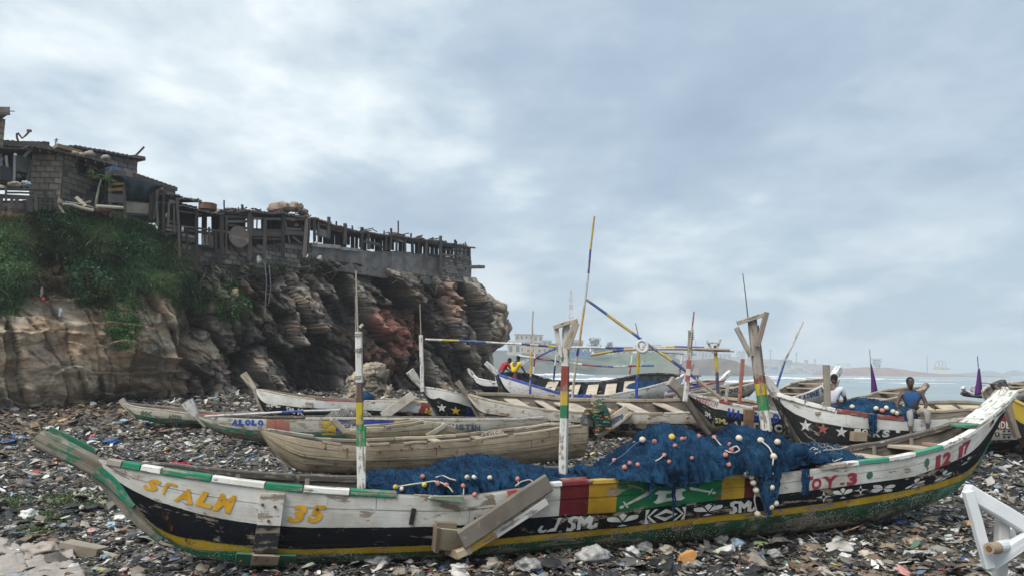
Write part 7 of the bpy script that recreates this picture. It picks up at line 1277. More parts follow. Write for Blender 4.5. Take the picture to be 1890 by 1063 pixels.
for k, (x, y, s_, c) in enumerate(((137, 281, 6, (.36, .30, .22)), (148, 284, 6, (.40, .33, .2)), (165, 283, 8, (.28, .26, .23)), (195, 290, 7, (.27, .25, .22)))):
    mb = MB(); p = CL.at(x, y + 2, -1.2); mb.ball(p, s_ * .028, 8, 6, c, (1.3, 1, .8), .35); mb.build('roof_stone', M['block'], label=['low brown stone holding down the tin roof, leftmost', 'yellowish stone on the tin roof beside the brown one', 'round grey stone in the middle of the tin roof', 'grey stone near the lower right end of the tin roof'][k], cat='stone', smooth=True)
mb = MB(); mb.box(CL.at(125, 277, -1.4), np.array((*CL.d, -.1)) * .55, np.array((*CL.n, 0)) * .3, (0, 0, .09), (.22, .17, .13)); mb.build('roof_board', M['raw'], label='flat board lying on the tin roof of the block hut', cat='board')
r = shack('porch', 28, 345, 'dark open lean-to with plank back wall at the far left of the cliff', 'lean-to', -1)
for i in range(12): tb(r, 'back_plank', -34 + i * 10, 276, -34 + i * 10 + 1, 348, 10.6, -3.4, random.choice([(.05, .048, .047), (.07, .065, .062)]))
roof(r, [(-60, 268), (0, 272), (58, 274)], -.5, -4, .3, (.07, .065, .062)); tb(r, 'post', 27, 287, 26, 346, 4, -.7, (.26, .25, .24)); tb(r, 'post', -3, 285, -3, 346, 5, -.7); tb(r, 'brace', 44, 290, 60, 273, 5, -.6, (.13, .11, .095))
mb = MB(); mb.ball(CL.at(28, 286, -.65), .075, 8, 6, (.8, .8, .78)); mb.build('lamp_bulb', M['plastic'], r, smooth=True)
mb = MB(); mb.box(CL.at(41, 303, -2.6), np.array((*CL.d, 0)) * .36, (0, 0, .40), np.array((*CL.n, 0)) * .02, (.36, .37, .38)); mb.build('pale_sheet', M['block'], label='pale grey sheet leaning inside the dark lean-to', cat='sheet')
tb(r, 'leaning_door', 57, 300, 50, 336, 5, -.8, (.06, .055, .05)); tb(r, 'shelf', 28, 320, 52, 327, 2.5, -.9, (.05, .045, .042)); tb(r, 'bright_board', 11, 288, 13, 311, 4.5, -.9, (.40, .36, .29))
mb = MB(); mb.box(CL.at(12, 323, -1), np.array((*CL.d, 0)) * .28, (0, 0, .32), np.array((*CL.n, 0)) * .2, (.055, .055, .062)); mb.build('dark_chest', M['cloth2'], label='dark square chest under the lean-to beside the bulb post', cat='chest')
def sack(x, y, w_, h_, off, col, label, name='sack', cat='sack', seed=0):
    p = CL.at(x, y, off); k = pxm(p[1]); mb = MB(); n, m = 26, 16; G_ = []
    for i in range(m + 1):
        ph = math.pi * i / m; G_.append([p + np.array((math.sin(ph) * math.cos(t) * w_ * k, math.sin(ph) * math.sin(t) * w_ * k * .7, math.cos(ph) * h_ * k)) * (1 + .42 * noise.noise((math.cos(t) * 1.6 + seed, ph * 1.9, math.sin(t) * 1.6)) - .55 * abs(noise.noise((math.cos(t) * 3 + seed, ph * 3, math.sin(t) * 3))) + .16 * noise.noise((math.cos(t) * 6 + seed, ph * 7, math.sin(t) * 6))) for t in np.linspace(0, 2 * math.pi, n, endpoint=False)])
    mb.grid(np.array(G_), col, cyc=True, flip=True); return mb.build(name, M['cloth2'], label=label, cat=cat, smooth=True)
sack(27, 341, 13, 6, -.6, (.38, .33, .26), 'beige bundle lying on the plank fence under the lean-to', seed=1); sack(48, 340, 10, 6, -.6, (.40, .44, .46), 'pale blue grey bundle beside the block hut corner', seed=2); sack(2, 347, 6, 5, -.5, (.45, .38, .25), 'small yellowish bundle at the left edge of the fence', seed=3); sack(32, 326, 7, 4, -.9, (.16, .15, .14), 'dark grey bundle under the shelf of the lean-to', seed=4); sack(-2, 300, 8, 16, -1.2, (.30, .34, .38), 'blue grey cloth hanging at the very left edge', seed=5)
r = shack('plank_fence', 50, 388, 'dark broken plank fence along the cliff edge below the lean-to', 'fence', .1)
for (x0, y0, x1, y1, w_) in ((-20, 349, 104, 352, 4.5), (-20, 362, 64, 366, 8), (-20, 374, 50, 373, 5), (60, 366, 104, 368, 4), (12, 356, 62, 357, 3.5), (66, 378, 100, 379, 4)): tb(r, 'fence_rail', x0, y0, x1, y1, w_, .1)
for x, y0, y1, w_ in ((-12, 348, 388, 7), (2, 364, 390, 7), (11, 344, 372, 3.5), (22, 366, 386, 5), (31, 364, 388, 6), (46, 370, 392, 6), (54, 366, 392, 10), (66, 358, 390, 5), (74, 366, 388, 4), (84, 352, 388, 4.5), (93, 364, 390, 4), (101, 350, 378, 5)): tb(r, 'fence_plank', x, y0, x + random.uniform(-1.5, 1.5), y1, w_, .18)
r = shack('rear_house', 170, 330, 'long grey cement house behind the block hut with a low dark roof', 'house', -5)
block_wall(r, CL.at(96, 320, -5), CL.at(252, 330, -5), lambda f: zC(170, 332, -5) - .2 - f * .3, lambda f: np.interp(f, [0, .28, 1], [zC(96, 274, -5), zC(140, 270, -5), zC(252, 290, -5)]), .5, .30, BG, skip=.04, core=(.2, .195, .19)); roof(r, [(92, 272), (140, 268), (200, 279), (255, 289), (269, 293)], -4.4, -8, .3, (.085, .078, .075), th=.12); tb(r, 'roof_log', 250, 288, 266, 272, 3.5, -4.6); tb(r, 'fascia', 246, 289, 268, 293, 6, -4.3, (.12, .095, .09))
r = shack('tin_roof_shed', 50, 275, 'low dark roofed shed behind the lean-to carrying a dish arm', 'shed', -5.5); roof(r, [(-40, 256), (2, 258), (66, 262), (96, 271)], -5.2, -9, .2, (.11, .098, .085), th=.3)
for i in range(12): tb(r, 'wall_plank', -36 + i * 11, 262, -36 + i * 11, 290, 11.4, -5.6, (.07, .062, .056))
mb = MB(); P_ = [CL.at(x, y, -5) for x, y in ((34, 262), (31, 254), (31, 247), (33, 246), (41, 256), (48, 250), (54, 243))]; mb.tube(P_, .05, 6, (.12, .06, .055)); da = mb.build('dish_arm', M['metal'], label='bent rusty satellite dish arm on the shed roof', cat='dish arm'); mb = MB(); mb.box(CL.at(54, 242, -5), (.1, 0, 0), (0, .06, 0), (0, 0, .06), (.06, .06, .06)); mb.build('receiver', M['metal'], da)
mb = MB(); mb.tube([CL.at(102, 272, -5), CL.at(104, 256, -5)], .03, 5, (.1, .1, .1)); mb.tube([CL.at(100, 259, -5), CL.at(108, 258, -5)], .02, 4, (.1, .1, .1)); mb.tube([CL.at(101, 262, -5), CL.at(107, 261, -5)], .02, 4, (.1, .1, .1)); mb.build('aerial', M['metal'], label='small television aerial on the rear roof', cat='aerial')
r = shack('corner_house', -10, 280, 'tall rough cement house with thick concrete roof slab, cut by left edge', 'house', -3); block_wall(r, CL.at(-70, 280, -3), CL.at(5, 280, -3), zC(-20, 300, -3), zC(-20, 213, -3), .46, .3, BC, core=(.2, .17, .14)); mb = MB(); a, b = CL.at(-75, 204, -2.4), CL.at(17, 205, -2.4); c = (a + b) / 2; mb.box(c - np.array((*CL.n, 0)) * 1.6, (b - a) / 2, np.array((*CL.n, 0)) * 1.7, (0, 0, .17), (.25, .21, .17)); mb.build('roof_slab', M['block'], r); tb(r, 'fascia', -70, 211, 18, 210, 6, -2.2, (.13, .115, .10)); tb(r, 'iron_rod', 16, 206, 27, 206, 1.5, -2.3)
for k, (pts, rr, c, lb) in enumerate((([(116, 377), (133, 378)], 2.2, (.40, .37, .30), 'short pale pipe end left of the long bent pipe'), ([(132, 378), (150, 384), (172, 389)], 3.1, (.44, .40, .32), 'pale plastic pipe lying slanted at the cliff edge'), ([(178, 381), (227, 384)], 3.1, (.50, .46, .36), 'straight cream pipe in front of the shelf shack'), ([(120, 373), (150, 377), (171, 383)], 1.4, (.30, .30, .29), 'thin grey pipe above the slanted pale pipe'))):
    mb = MB(); mb.tube([CL.at(x, y, .3) for x, y in pts], rr * pxm(37), 8, c); mb.build('pipe', M['plastic'], label=lb, cat='pipe', smooth=False)
for x0, y0, x1, y1, w_, c, lb in ((140, 364, 158, 381, 7, (.42, .36, .24), 'yellowish board leaning on the hut foot behind the pipes'), (104, 374, 118, 394, 4, (.20, .16, .12), 'brown board leaning at the end of the plank fence'), (152, 376, 168, 372, 4, (.14, .13, .12), 'dark bent sheet beside the yellowish board')):
    p, q = CL.at(x0, y0, .1), CL.at(x1, y1, .35); mb = MB(); mb.beam(p, q, w_ * pxm(37), .04, up=(*CL.n, .3), col=c); mb.build('board', M['raw'], label=lb, cat='board')
sack(186, 390, 18, 7, -.1, (.13, .065, .05), 'heap of red brown rubble under the cream pipe', name='rubble_heap', cat='rubble', seed=8); sack(111, 374, 6, 6, -.1, (.22, .22, .21), 'grey stone lump at the hut corner', name='stone', cat='stone', seed=9); sack(150, 372, 8, 5, -.3, (.09, .09, .09), 'dark rock under the hut front wall', name='stone', cat='stone', seed=10)
r = empty('papaya_plant', CL.at(176, 388, .0), 'slender papaya plant with broad leaves in front of the block hut', 'plant'); mb = MB(); P_ = [CL.at(x, y, .0) for x, y in ((176, 388), (179, 365), (183, 345), (187, 332))]; mb.tube(P_, [.07, .06, .05, .035], 7, (.20, .21, .15)); mb.build('trunk', M['raw'], r, smooth=True); top_ = P_[-1]
for k in range(15):
    a = k * 2.4 + rng.uniform(-.3, .3); el = rng.uniform(-.15, .6); L_ = rng.uniform(.35, .62); tip = top_ + np.array((math.cos(a) * math.cos(el), math.sin(a) * math.cos(el), math.sin(el) + .12)) * L_; mb = MB(); mb.tube([top_, (top_ + tip) / 2 + np.array((0, 0, .05)), tip], .012, 4, (.12, .16, .06)); col = np.array((.075, .135, .045)) * rng.uniform(.7, 1.3)
    for j in range(7):
        b = a + (j - 3) * .62; l_ = .30 * (1 - abs(j - 3) * .09); d = np.array((math.cos(b), math.sin(b), -.35 - .1 * abs(j - 3))); s_ = np.array((-math.sin(b), math.cos(b), 0)) * .055; mb.add([tip, tip + d * l_ * .5 + s_ + np.array((0, 0, .02)), tip + d * l_, tip + d * l_ * .5 - s_ + np.array((0, 0, .02))], [(0, 1, 2, 3)], tuple(col))
    mb.build('leaf', M['leaf'], r)
mb = MB(); mb.box(CL.at(211, 313, -1.6), np.array((*CL.d, 0)) * .17, np.array((*CL.n, 0)) * .15, (0, 0, .11), (.05, .13, .30)); mb.build('blue_tub', M['plastic'], label='small blue plastic tub on a ledge below the grey house', cat='tub'); mb = MB(); mb.box(CL.at(216, 321, -1.4), np.array((*CL.d, 0)) * .32, np.array((*CL.n, 0)) * .3, (0, 0, .12), (.11, .10, .095)); mb.build('ledge_box', M['dark'], label='dark box ledge under the blue tub', cat='box')
r = shack('tarpaulin_shack', 250, 405, 'plank shack hung with a dark blue green tarpaulin, pale board below', 'shack', -.3)
roof(r, [(205, 322), (235, 327), (270, 334), (302, 341)], -.2, -3, .3, (.10, .085, .07), droop=.05); roof(r, [(246, 319), (290, 333), (328, 346)], -1.6, -5, .35, (.085, .06, .055), th=.22, droop=.02)
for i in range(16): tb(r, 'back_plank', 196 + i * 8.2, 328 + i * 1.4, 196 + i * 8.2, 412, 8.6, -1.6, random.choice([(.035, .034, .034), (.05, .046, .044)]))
for x0, y0, x1, y1, w_, c in ((202, 341, 240, 340, 4.5, (.25, .165, .085)), (200, 351, 226, 350, 6, (.23, .15, .08)), (214, 385, 232, 368, 3, None), (229, 341, 231, 404, 5, (.095, .08, .068)), (236, 340, 238, 352, 4, (.22, .17, .11)), (282, 352, 276, 408, 6, None), (293, 343, 283, 405, 5, None), (228, 395, 276, 398, 5, None), (290, 353, 301, 348, 3, (.30, .25, .18)), (288, 345, 308, 358, 5, None), (200, 366, 230, 368, 16, (.11, .105, .10)), (203, 328, 204, 402, 4, None)): tb(r, 'plank', x0, y0, x1, y1, w_, .15, c)
mb = MB(); a, b = CL.at(233, 393, .05), CL.at(274, 395, .05); c, d = CL.at(275, 376, .05), CL.at(233, 372, .05); mb.add([a, b, c, d] + [q - np.array((*CL.n, 0)) * .04 for q in (a, b, c, d)], [(0, 1, 2, 3), (3, 2, 6, 7), (1, 5, 6, 2), (0, 3, 7, 4), (4, 7, 6, 5), (0, 4, 5, 1)], (.27, .245, .20), [(0, 0), (2, 0), (2, 1), (0, 1)] * 2); mb.build('pale_board', M['raw'], r)
T = np.array([(222, 322), (300, 341), (292, 347), (270, 365), (262, 371), (246, 368), (238, 352), (230, 334)], float); mb = MB(); n, m = 16, 12; G_ = np.zeros((n, m, 3))
for i in range(n):
    f = i / (n - 1); tp_ = T[0] * (1 - f) + T[1] * f; bt = np.array((np.interp(f, [0, .15, .35, .55, .75, 1], [224, 237, 246, 264, 282, 299]), np.interp(f, [0, .15, .35, .55, .75, 1], [326, 352, 369, 371, 357, 343])))
    for j in range(m): g_ = j / (m - 1); q = tp_ * (1 - g_) + bt * g_; G_[i, j] = CL.at(q[0], q[1], .35 + .16 * math.sin(f * 19 + g_ * 2) * g_ + .2 * math.sin(g_ * 3))
mb.grid(G_, (.006, .018, .024)); o = mb.build('tarpaulin', M['cloth2'], label='dark blue green tarpaulin sagging from the shack roof', cat='tarpaulin', smooth=True); o.modifiers.new('t', 'SOLIDIFY').thickness = .015
r = shack('stilt_shack', 350, 440, 'dark stilt shack of sticks over the block wall, rusty tank on its roof', 'shack', -.2)
for x0, y0, x1, y1, w_ in ((289, 373, 291, 418, 4), (302, 352, 301, 430, 5), (312, 375, 310, 420, 4), (327, 366, 332, 476, 4.5), (363, 388, 363, 500, 5.5), (408, 388, 407, 488, 4.5), (345, 425, 346, 470, 4), (386, 420, 388, 458, 4), (398, 425, 399, 475, 4), (321, 380, 322, 430, 3)): tb(r, 'stilt', x0, y0, x1, y1, w_, .2, (.13, .115, .10) if x0 in (289, 312) else None)
for x0, y0, x1, y1, w_, c in ((284, 374, 330, 378, 4.5, None), (308, 408, 332, 413, 3.5, (.15, .135, .12)), (304, 434, 336, 428, 4, None), (334, 418, 404, 427, 3.5, None), (336, 425, 402, 433, 5, None), (306, 416, 330, 421, 6, (.14, .13, .12)), (306, 424, 330, 427, 5, (.16, .145, .13)), (334, 441, 364, 446, 8, (.07, .062, .058)), (336, 434, 362, 439, 5, (.24, .22, .2)), (364, 454, 402, 458, 5, None), (330, 390, 372, 396, 3, None), (402, 426, 422, 431, 5, (.17, .155, .14)), (290, 350, 320, 362, 8, (.075, .062, .055)), (312, 372, 328, 376, 7, (.13, .15, .13))): tb(r, 'beam', x0, y0, x1, y1, w_, .1, c)
for i in range(13):
    if i in (8, 10): continue
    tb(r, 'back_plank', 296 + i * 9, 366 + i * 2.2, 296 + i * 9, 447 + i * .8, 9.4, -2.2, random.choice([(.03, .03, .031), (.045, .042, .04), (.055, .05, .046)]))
for x in (374, 380.5, 386, 391): tb(r, 'pale_plank', x, 433, x + random.uniform(-.5, 1), 454, 4.5, -.05, random.choice([(.34, .31, .26), (.20, .18, .16), (.27, .25, .22)]))
roof(r, [(303, 357), (320, 358), (338, 363)], .2, -2.5, .3, (.17, .155, .14)); roof(r, [(326, 365), (350, 366), (373, 370)], .1, -2.6, .35, (.24, .22, .20), th=.1); roof(r, [(328, 379), (360, 385), (395, 391), (414, 396)], .3, -2.8, .25, (.12, .11, .09), droop=.09)
mb = MB(); a = CL.at(383, 388, -1.0); k = pxm(a[1]); mb.tube([a, a + np.array((0, 0, 10.5 * k))], [16.5 * k, 16 * k], 20, (.15, .085, .055)); mb.tube([a + np.array((0, 0, 10.6 * k)), a + np.array((0, 0, 12 * k))], [16.8 * k, 15 * k], 20, (.19, .115, .08)); mb.build('rusty_tank', M['metal'], label='low round rusty tank on the stilt shack roof', cat='tank')
sack(308, 398, 2.6, 5, .1, (.55, .55, .54), 'white bag hanging among the stilts', name='white_bag', cat='bag', seed=12); sack(337, 424, 2.5, 5, .25, (.42, .42, .44), 'pale rag hanging on the stilt shack rail', name='rag', cat='rag', seed=13)
r = shack('block_wall', 460, 480, 'rough cement block wall at the cliff edge under the stilt shacks', 'wall', -.25)
block_wall(r, CL.at(318, 470, -.25), CL.at(582, 470, -.25), lambda f: cl_top(cl_u(318) + f * (cl_u(582) - cl_u(318))) - .55, lambda f: np.interp(f, [0, .08, .3, .55, .8, 1], [zC(320, 446, -.25), zC(335, 449, -.25), zC(400, 456, -.25), zC(460, 452, -.25), zC(530, 446, -.25), zC(582, 452, -.25)]), .48, .27, lambda f, h: [(.20, .185, .17), (.24, .225, .2), (.15, .14, .13), (.28, .255, .22), (.11, .10, .095)], skip=.12)
r = shack('plank_shack', 490, 440, 'open dark plank shack on posts with tan sacks heaped on its roof', 'shack', -.2)
for x0, y0, x1, y1, w_ in ((413.5, 370, 414, 390, 2.5), (447, 378, 448, 396, 4), (440, 383, 441, 394, 2), (460, 394, 461, 480, 8), (466, 400, 466, 436, 4), (489, 403, 488, 476, 6), (523, 397, 522, 476, 6.5), (566, 398, 562, 476, 6.5), (571, 405, 568, 470, 4), (409, 396, 410, 470, 6), (418, 400, 417, 470, 3.5)): tb(r, 'post', x0, y0, x1, y1, w_, .2, (.19, .165, .145) if x0 == 566 else None)
for x0, y0, x1, y1, w_, c in ((404, 400, 458, 402, 6, None), (414, 410, 458, 409, 5, (.10, .092, .088)), (412, 414, 456, 422, 4, None), (465, 404, 521, 405, 4, (.17, .15, .135)), (526, 404, 566, 405, 5, (.16, .14, .125)), (466, 431, 523, 433, 11, (.075, .066, .06)), (524, 430, 571, 432, 8, (.10, .088, .078)), (466, 424, 523, 427, 5, None), (526, 423, 556, 424, 4, (.13, .112, .095)), (404, 426, 428, 431, 4.5, (.27, .25, .225)), (426, 431, 454, 434, 4.5, (.22, .2, .18)), (413, 435, 446, 474, 4.5, None), (526, 408, 535, 450, 2.5, (.16, .14, .125)), (540, 438, 556, 450, 4, None), (404, 392, 456, 396, 4, None), (466, 440, 520, 443, 4, None), (420, 446, 456, 452, 3.5, None)): tb(r, 'beam', x0, y0, x1, y1, w_, .1, c)
for i in range(10):
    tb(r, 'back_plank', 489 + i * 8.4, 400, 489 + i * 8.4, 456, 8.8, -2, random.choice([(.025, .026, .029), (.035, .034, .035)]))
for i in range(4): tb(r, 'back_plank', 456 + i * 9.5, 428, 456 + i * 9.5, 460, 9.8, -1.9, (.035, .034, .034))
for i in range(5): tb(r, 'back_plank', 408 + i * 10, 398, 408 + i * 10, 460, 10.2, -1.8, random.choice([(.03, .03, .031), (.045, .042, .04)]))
tb(r, 'window_post', 474.5, 402, 474, 426, 2.2, -1.5, (.09, .06, .05)); tb(r, 'window_post', 484, 404, 484, 428, 4, -1.6)
roof(r, [(444, 387), (470, 389), (520, 392), (568, 399)], .35, -2.6, .12, (.10, .088, .08), droop=.06, th=.12); roof(r, [(400, 392), (430, 390), (458, 393)], .2, -2.6, .15, (.075, .065, .06), droop=.1)
a = CL.at(441, 438, .3); k = pxm(a[1]); mb = MB(); mb.tube([a, a + np.array((*CL.n, 0)) * .05], [20 * k, 20 * k], 22, (.15, .125, .11)); mb.build('round_board', M['raw'], label='big round brown board leaning in the plank shack', cat='board')
for x, y, w_, h_, c, lb, sd_ in ((520, 384, 24, 10, (.30, .24, .195), 'large tan sack on the plank shack roof, biggest of the heap', 21), (545, 383, 15, 9, (.32, .255, .205), 'tan folded sack right of the biggest one on the roof', 22), (505, 388, 14, 6, (.30, .21, .17), 'low tan sack at the left foot of the roof heap', 23), (560, 393, 10, 7, (.20, .15, .125), 'dark brown sack at the right end of the roof heap', 24), (424, 389, 14, 5, (.10, .08, .07), 'heap of dark scrap on the left roof of the plank shack', 25), (443, 391, 10, 5, (.12, .10, .085), 'brown scrap beside the stub post on the roof', 26), (547, 416, 5, 3, (.42, .42, .42), 'pale bowl inside the plank shack', 27), (558, 421, 7, 4, (.04, .10, .14), 'teal tub inside the plank shack', 28)): sack(x, y, w_, h_, -.4, c, lb, name='sack' if 'sack' in lb else ('scrap_heap' if 'scrap' in lb else 'tub'), cat='sack' if 'sack' in lb else ('scrap' if 'scrap' in lb else 'tub'), seed=sd_)
r = shack('long_shack', 740, 470, 'long low shack of dark posts on a concrete wall at the cliff point', 'shack', -.2)
zt = lambda f: np.interp(f, [0, .25, .55, 1], [zC(576, 452, -.15), zC(645, 462, -.15), zC(730, 463, -.15), zC(846, 477, -.15)]); A_, B_ = CL.at(576, 470, -.15), CL.at(846, 490, -.15); n_ = 30; mb = MB(); F0, F1 = [], []
for i in range(n_ + 1):
    f = i / n_; p = A_[:2] + (B_ - A_)[:2] * f; zb_ = cl_top(cl_u(576) + f * (cl_u(846) - cl_u(576))) - .6; F0.append([(*p, zb_), (*p, zt(f) + .05 * math.sin(i * 2.1))]); q = p - CL.n * .3; F1.append([(*q, zb_), (*q, zt(f) + .05 * math.sin(i * 2.1))])
F0, F1 = np.array(F0), np.array(F1); cg = [random.choice([(.20, .195, .19), (.165, .16, .157), (.23, .222, .215), (.185, .18, .175)]) for _ in range(n_)]; mb.grid(F0, cg); mb.grid(np.stack((F0[:, 1], F1[:, 1]), 1), cg); mb.grid(F1, cg, flip=True); mb.build('concrete_wall', M['block'], r)
tb(r, 'concrete_beam', 575, 452, 628, 457, 7, .12, (.30, .29, .275), M['block']); tb(r, 'concrete_beam', 629, 459, 668, 463, 6, .1, (.29, .28, .265), M['block'])
for x, y0, y1, w_ in ((580, 402, 450, 5), (588, 410, 448, 3), (607, 401, 441, 6), (621, 409, 425, 3), (637, 413, 452, 6.5), (650, 417, 426, 3), (668, 420, 461, 5.5), (680, 432, 461, 5), (709, 426, 434, 2.5), (713, 434, 462, 3.5), (722, 422, 460, 4), (735, 408, 438, 2.5), (759, 431, 442, 3), (787, 444, 498, 5), (813, 436, 506, 5.5), (840, 443, 486, 4), (843, 446, 470, 2), (859, 447, 468, 2), (867, 457, 494, 3.5), (732, 442, 466, 4), (748, 444, 470, 3.5), (762, 446, 470, 3), (773, 447, 472, 3)): tb(r, 'post', x, y0, x + random.uniform(-1, 1), y1, w_, .12)
edge = [(574, 401), (600, 408), (622, 416), (640, 421), (668, 427), (700, 431), (722, 433), (760, 438), (790, 443), (818, 446), (845, 451), (868, 456)]
for a in range(0, len(edge) - 1, 2): roof(r, edge[a:a + 3], .2, -2.6, .10, random.choice([(.13, .11, .09), (.10, .085, .075), (.16, .085, .065), (.12, .115, .11)]), droop=.06, th=.09)
for x0, y0, x1, y1, w_, c in ((590, 414, 640, 426, 4, None), (640, 426, 720, 437, 4, None), (720, 438, 792, 448, 4.5, None), (790, 447, 868, 460, 4, None), (843, 455, 877, 458, 3, (.16, .12, .11)), (792, 443, 813, 440, 2, (.12, .11, .10)), (724, 439, 744, 447, 3, (.2, .18, .165)), (668, 446, 700, 452, 5, None), (700, 455, 722, 460, 4, None), (814, 470, 846, 474, 4, (.14, .125, .115)), (846, 472, 868, 479, 8, (.12, .108, .10)), (788, 470, 812, 473, 4, None), (820, 461, 866, 466, 3, None), (600, 420, 636, 430, 4, (.08, .04, .035)), (585, 428, 606, 434, 14, (.16, .15, .14))): tb(r, 'beam', x0, y0, x1, y1, w_, .05, c)
for i in range(38):
    x = 592 + i * 7.35; 
    if i in (12, 19, 22): continue
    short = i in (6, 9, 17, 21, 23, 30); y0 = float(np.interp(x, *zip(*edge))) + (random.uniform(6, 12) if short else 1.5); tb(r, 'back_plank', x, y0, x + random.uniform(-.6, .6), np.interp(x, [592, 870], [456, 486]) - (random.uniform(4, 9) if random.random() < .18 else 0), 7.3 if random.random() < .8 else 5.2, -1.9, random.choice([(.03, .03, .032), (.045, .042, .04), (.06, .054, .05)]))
block_wall(r, CL.at(814, 500, .02), CL.at(869, 505, .02), lambda f: zC(840, 520, .02), lambda f: np.interp(f, [0, 1], [zC(814, 476, .02), zC(869, 482, .02)]), .30, .19, [(.16, .155, .15), (.20, .19, .18), (.12, .115, .11), (.24, .225, .2)], name='end_wall', skip=.06)
a, b = CL.at(864, 493, .0), CL.at(892, 493, .0); mb = MB(); mb.beam(a, b, .35, .24, col=(.15, .125, .10)); mb.build('cantilever_beam', M['raw'], r)
top_ = [(300, 353), (330, 366), (372, 370), (374, 386), (412, 392), (446, 386), (566, 397), (576, 400), (640, 420), (760, 437), (868, 456)]
for k in range(90): x = rng.uniform(300, 866); y = float(np.interp(x, *zip(*top_))); tb(r, 'roof_stick', x, y - rng.uniform(-1, 3), x + rng.uniform(-16, 16), y + rng.uniform(-4, 4), rng.uniform(1.2, 2.6), rng.uniform(-1.2, .2), random.choice(DK + [(.16, .14, .12)]))
sack(729, 432, 5.5, 3.5, -.2, (.20, .17, .12), 'brown bundle on the long shack roof by the thin pole', seed=31); sack(583, 449, 3.5, 3, .35, (.50, .46, .40), 'white animal skull shaped lump on the concrete wall end', name='pale_lump', cat='lump', seed=32)
def bird(p, h_, yaw, col, label, beak=(.5, .32, .05)):
    c, s_ = math.cos(yaw), math.sin(yaw); r = empty('bird', p, label, 'bird'); f = np.array((c, s_, 0)); sd = np.array((-s_, c, 0)); u3 = np.array((0, 0, 1.0)); p = np.array(p, float)
    V = [p + u3 * h_ * .38 - f * h_ * .30, p + u3 * h_ * .45 - f * h_ * .12, p + u3 * h_ * .52 + f * h_ * .05, p + u3 * h_ * .62 + f * h_ * .12, p + u3 * h_ * .78 + f * h_ * .10, p + u3 * h_ * .92 + f * h_ * .13]
    skinmesh('body', V, [(i, i + 1) for i in range(5)], [h_ * .04, h_ * .12, h_ * .13, h_ * .07, h_ * .04, h_ * .055], M['cloth'], col, r); mb = MB(); mb.tube([V[5] + f * h_ * .04, V[5] + f * h_ * .17], [h_ * .02, h_ * .004], 5, beak); mb.build('beak', M['cloth'], r)
    for q in (-1, 1): mb = MB(); mb.tube([p + sd * q * h_ * .05 + u3 * h_ * .42, p + sd * q * h_ * .05 + u3 * h_ * .2 - f * h_ * .03, p + sd * q * h_ * .05], h_ * .014, 4, (.06, .06, .05)); mb.build('leg', M['cloth'], r)
    mb = MB(); mb.add([V[2] + sd * h_ * .12, V[0] + sd * h_ * .04 - f * h_ * .12, V[1] + sd * h_ * .13 - u3 * h_ * .08], [(0, 1, 2)], col); mb.build('wing', M['cloth'], r)
g0 = at(319, 751, 31); bird((g0[0], g0[1], g0[2]), .42, .6, (.68, .68, .66), 'white egret standing in litter at the cliff foot'); bird(CL.at(567, 480, .4), .42, 1.3, (.66, .65, .6), 'white egret perched below the plank shack on the cliff'); bird(CL.at(884, 491, .0), .17, 2.6, (.08, .075, .07), 'small dark bird on the jutting beam end', (.06, .05, .04))
_qp = proj(PG[:NU - 58].reshape(-1, 3)); _pp = PG[:NU - 58].reshape(-1, 3); NM = np.cross(np.gradient(PG, axis=0), np.gradient(PG, axis=1)); NM /= np.maximum(np.linalg.norm(NM, axis=-1, keepdims=True), 1e-9); _nn = NM[:NU - 58].reshape(-1, 3)
if (_nn @ np.array((*CL.n, 0))).mean() < 0: _nn = -_nn
def inpoly(x, y, poly):
    r_ = np.zeros(len(x), bool); n = len(poly)
    for i in range(n):
        (x0, y0), (x1, y1) = poly[i], poly[(i + 1) % n]; c = ((y0 > y) != (y1 > y)) & (x < (x1 - x0) * (y - y0) / ((y1 - y0) or 1e-9) + x0); r_ ^= c
    return r_
def surf_pts(poly, n):
    jit = rng.normal(0, 5, _qp.shape); m = np.where(inpoly(_qp[:, 0] + jit[:, 0], _qp[:, 1] + jit[:, 1], poly))[0]; i = rng.choice(m, n); return _pp[i] + rng.normal(0, .05, (n, 3)), _nn[i]
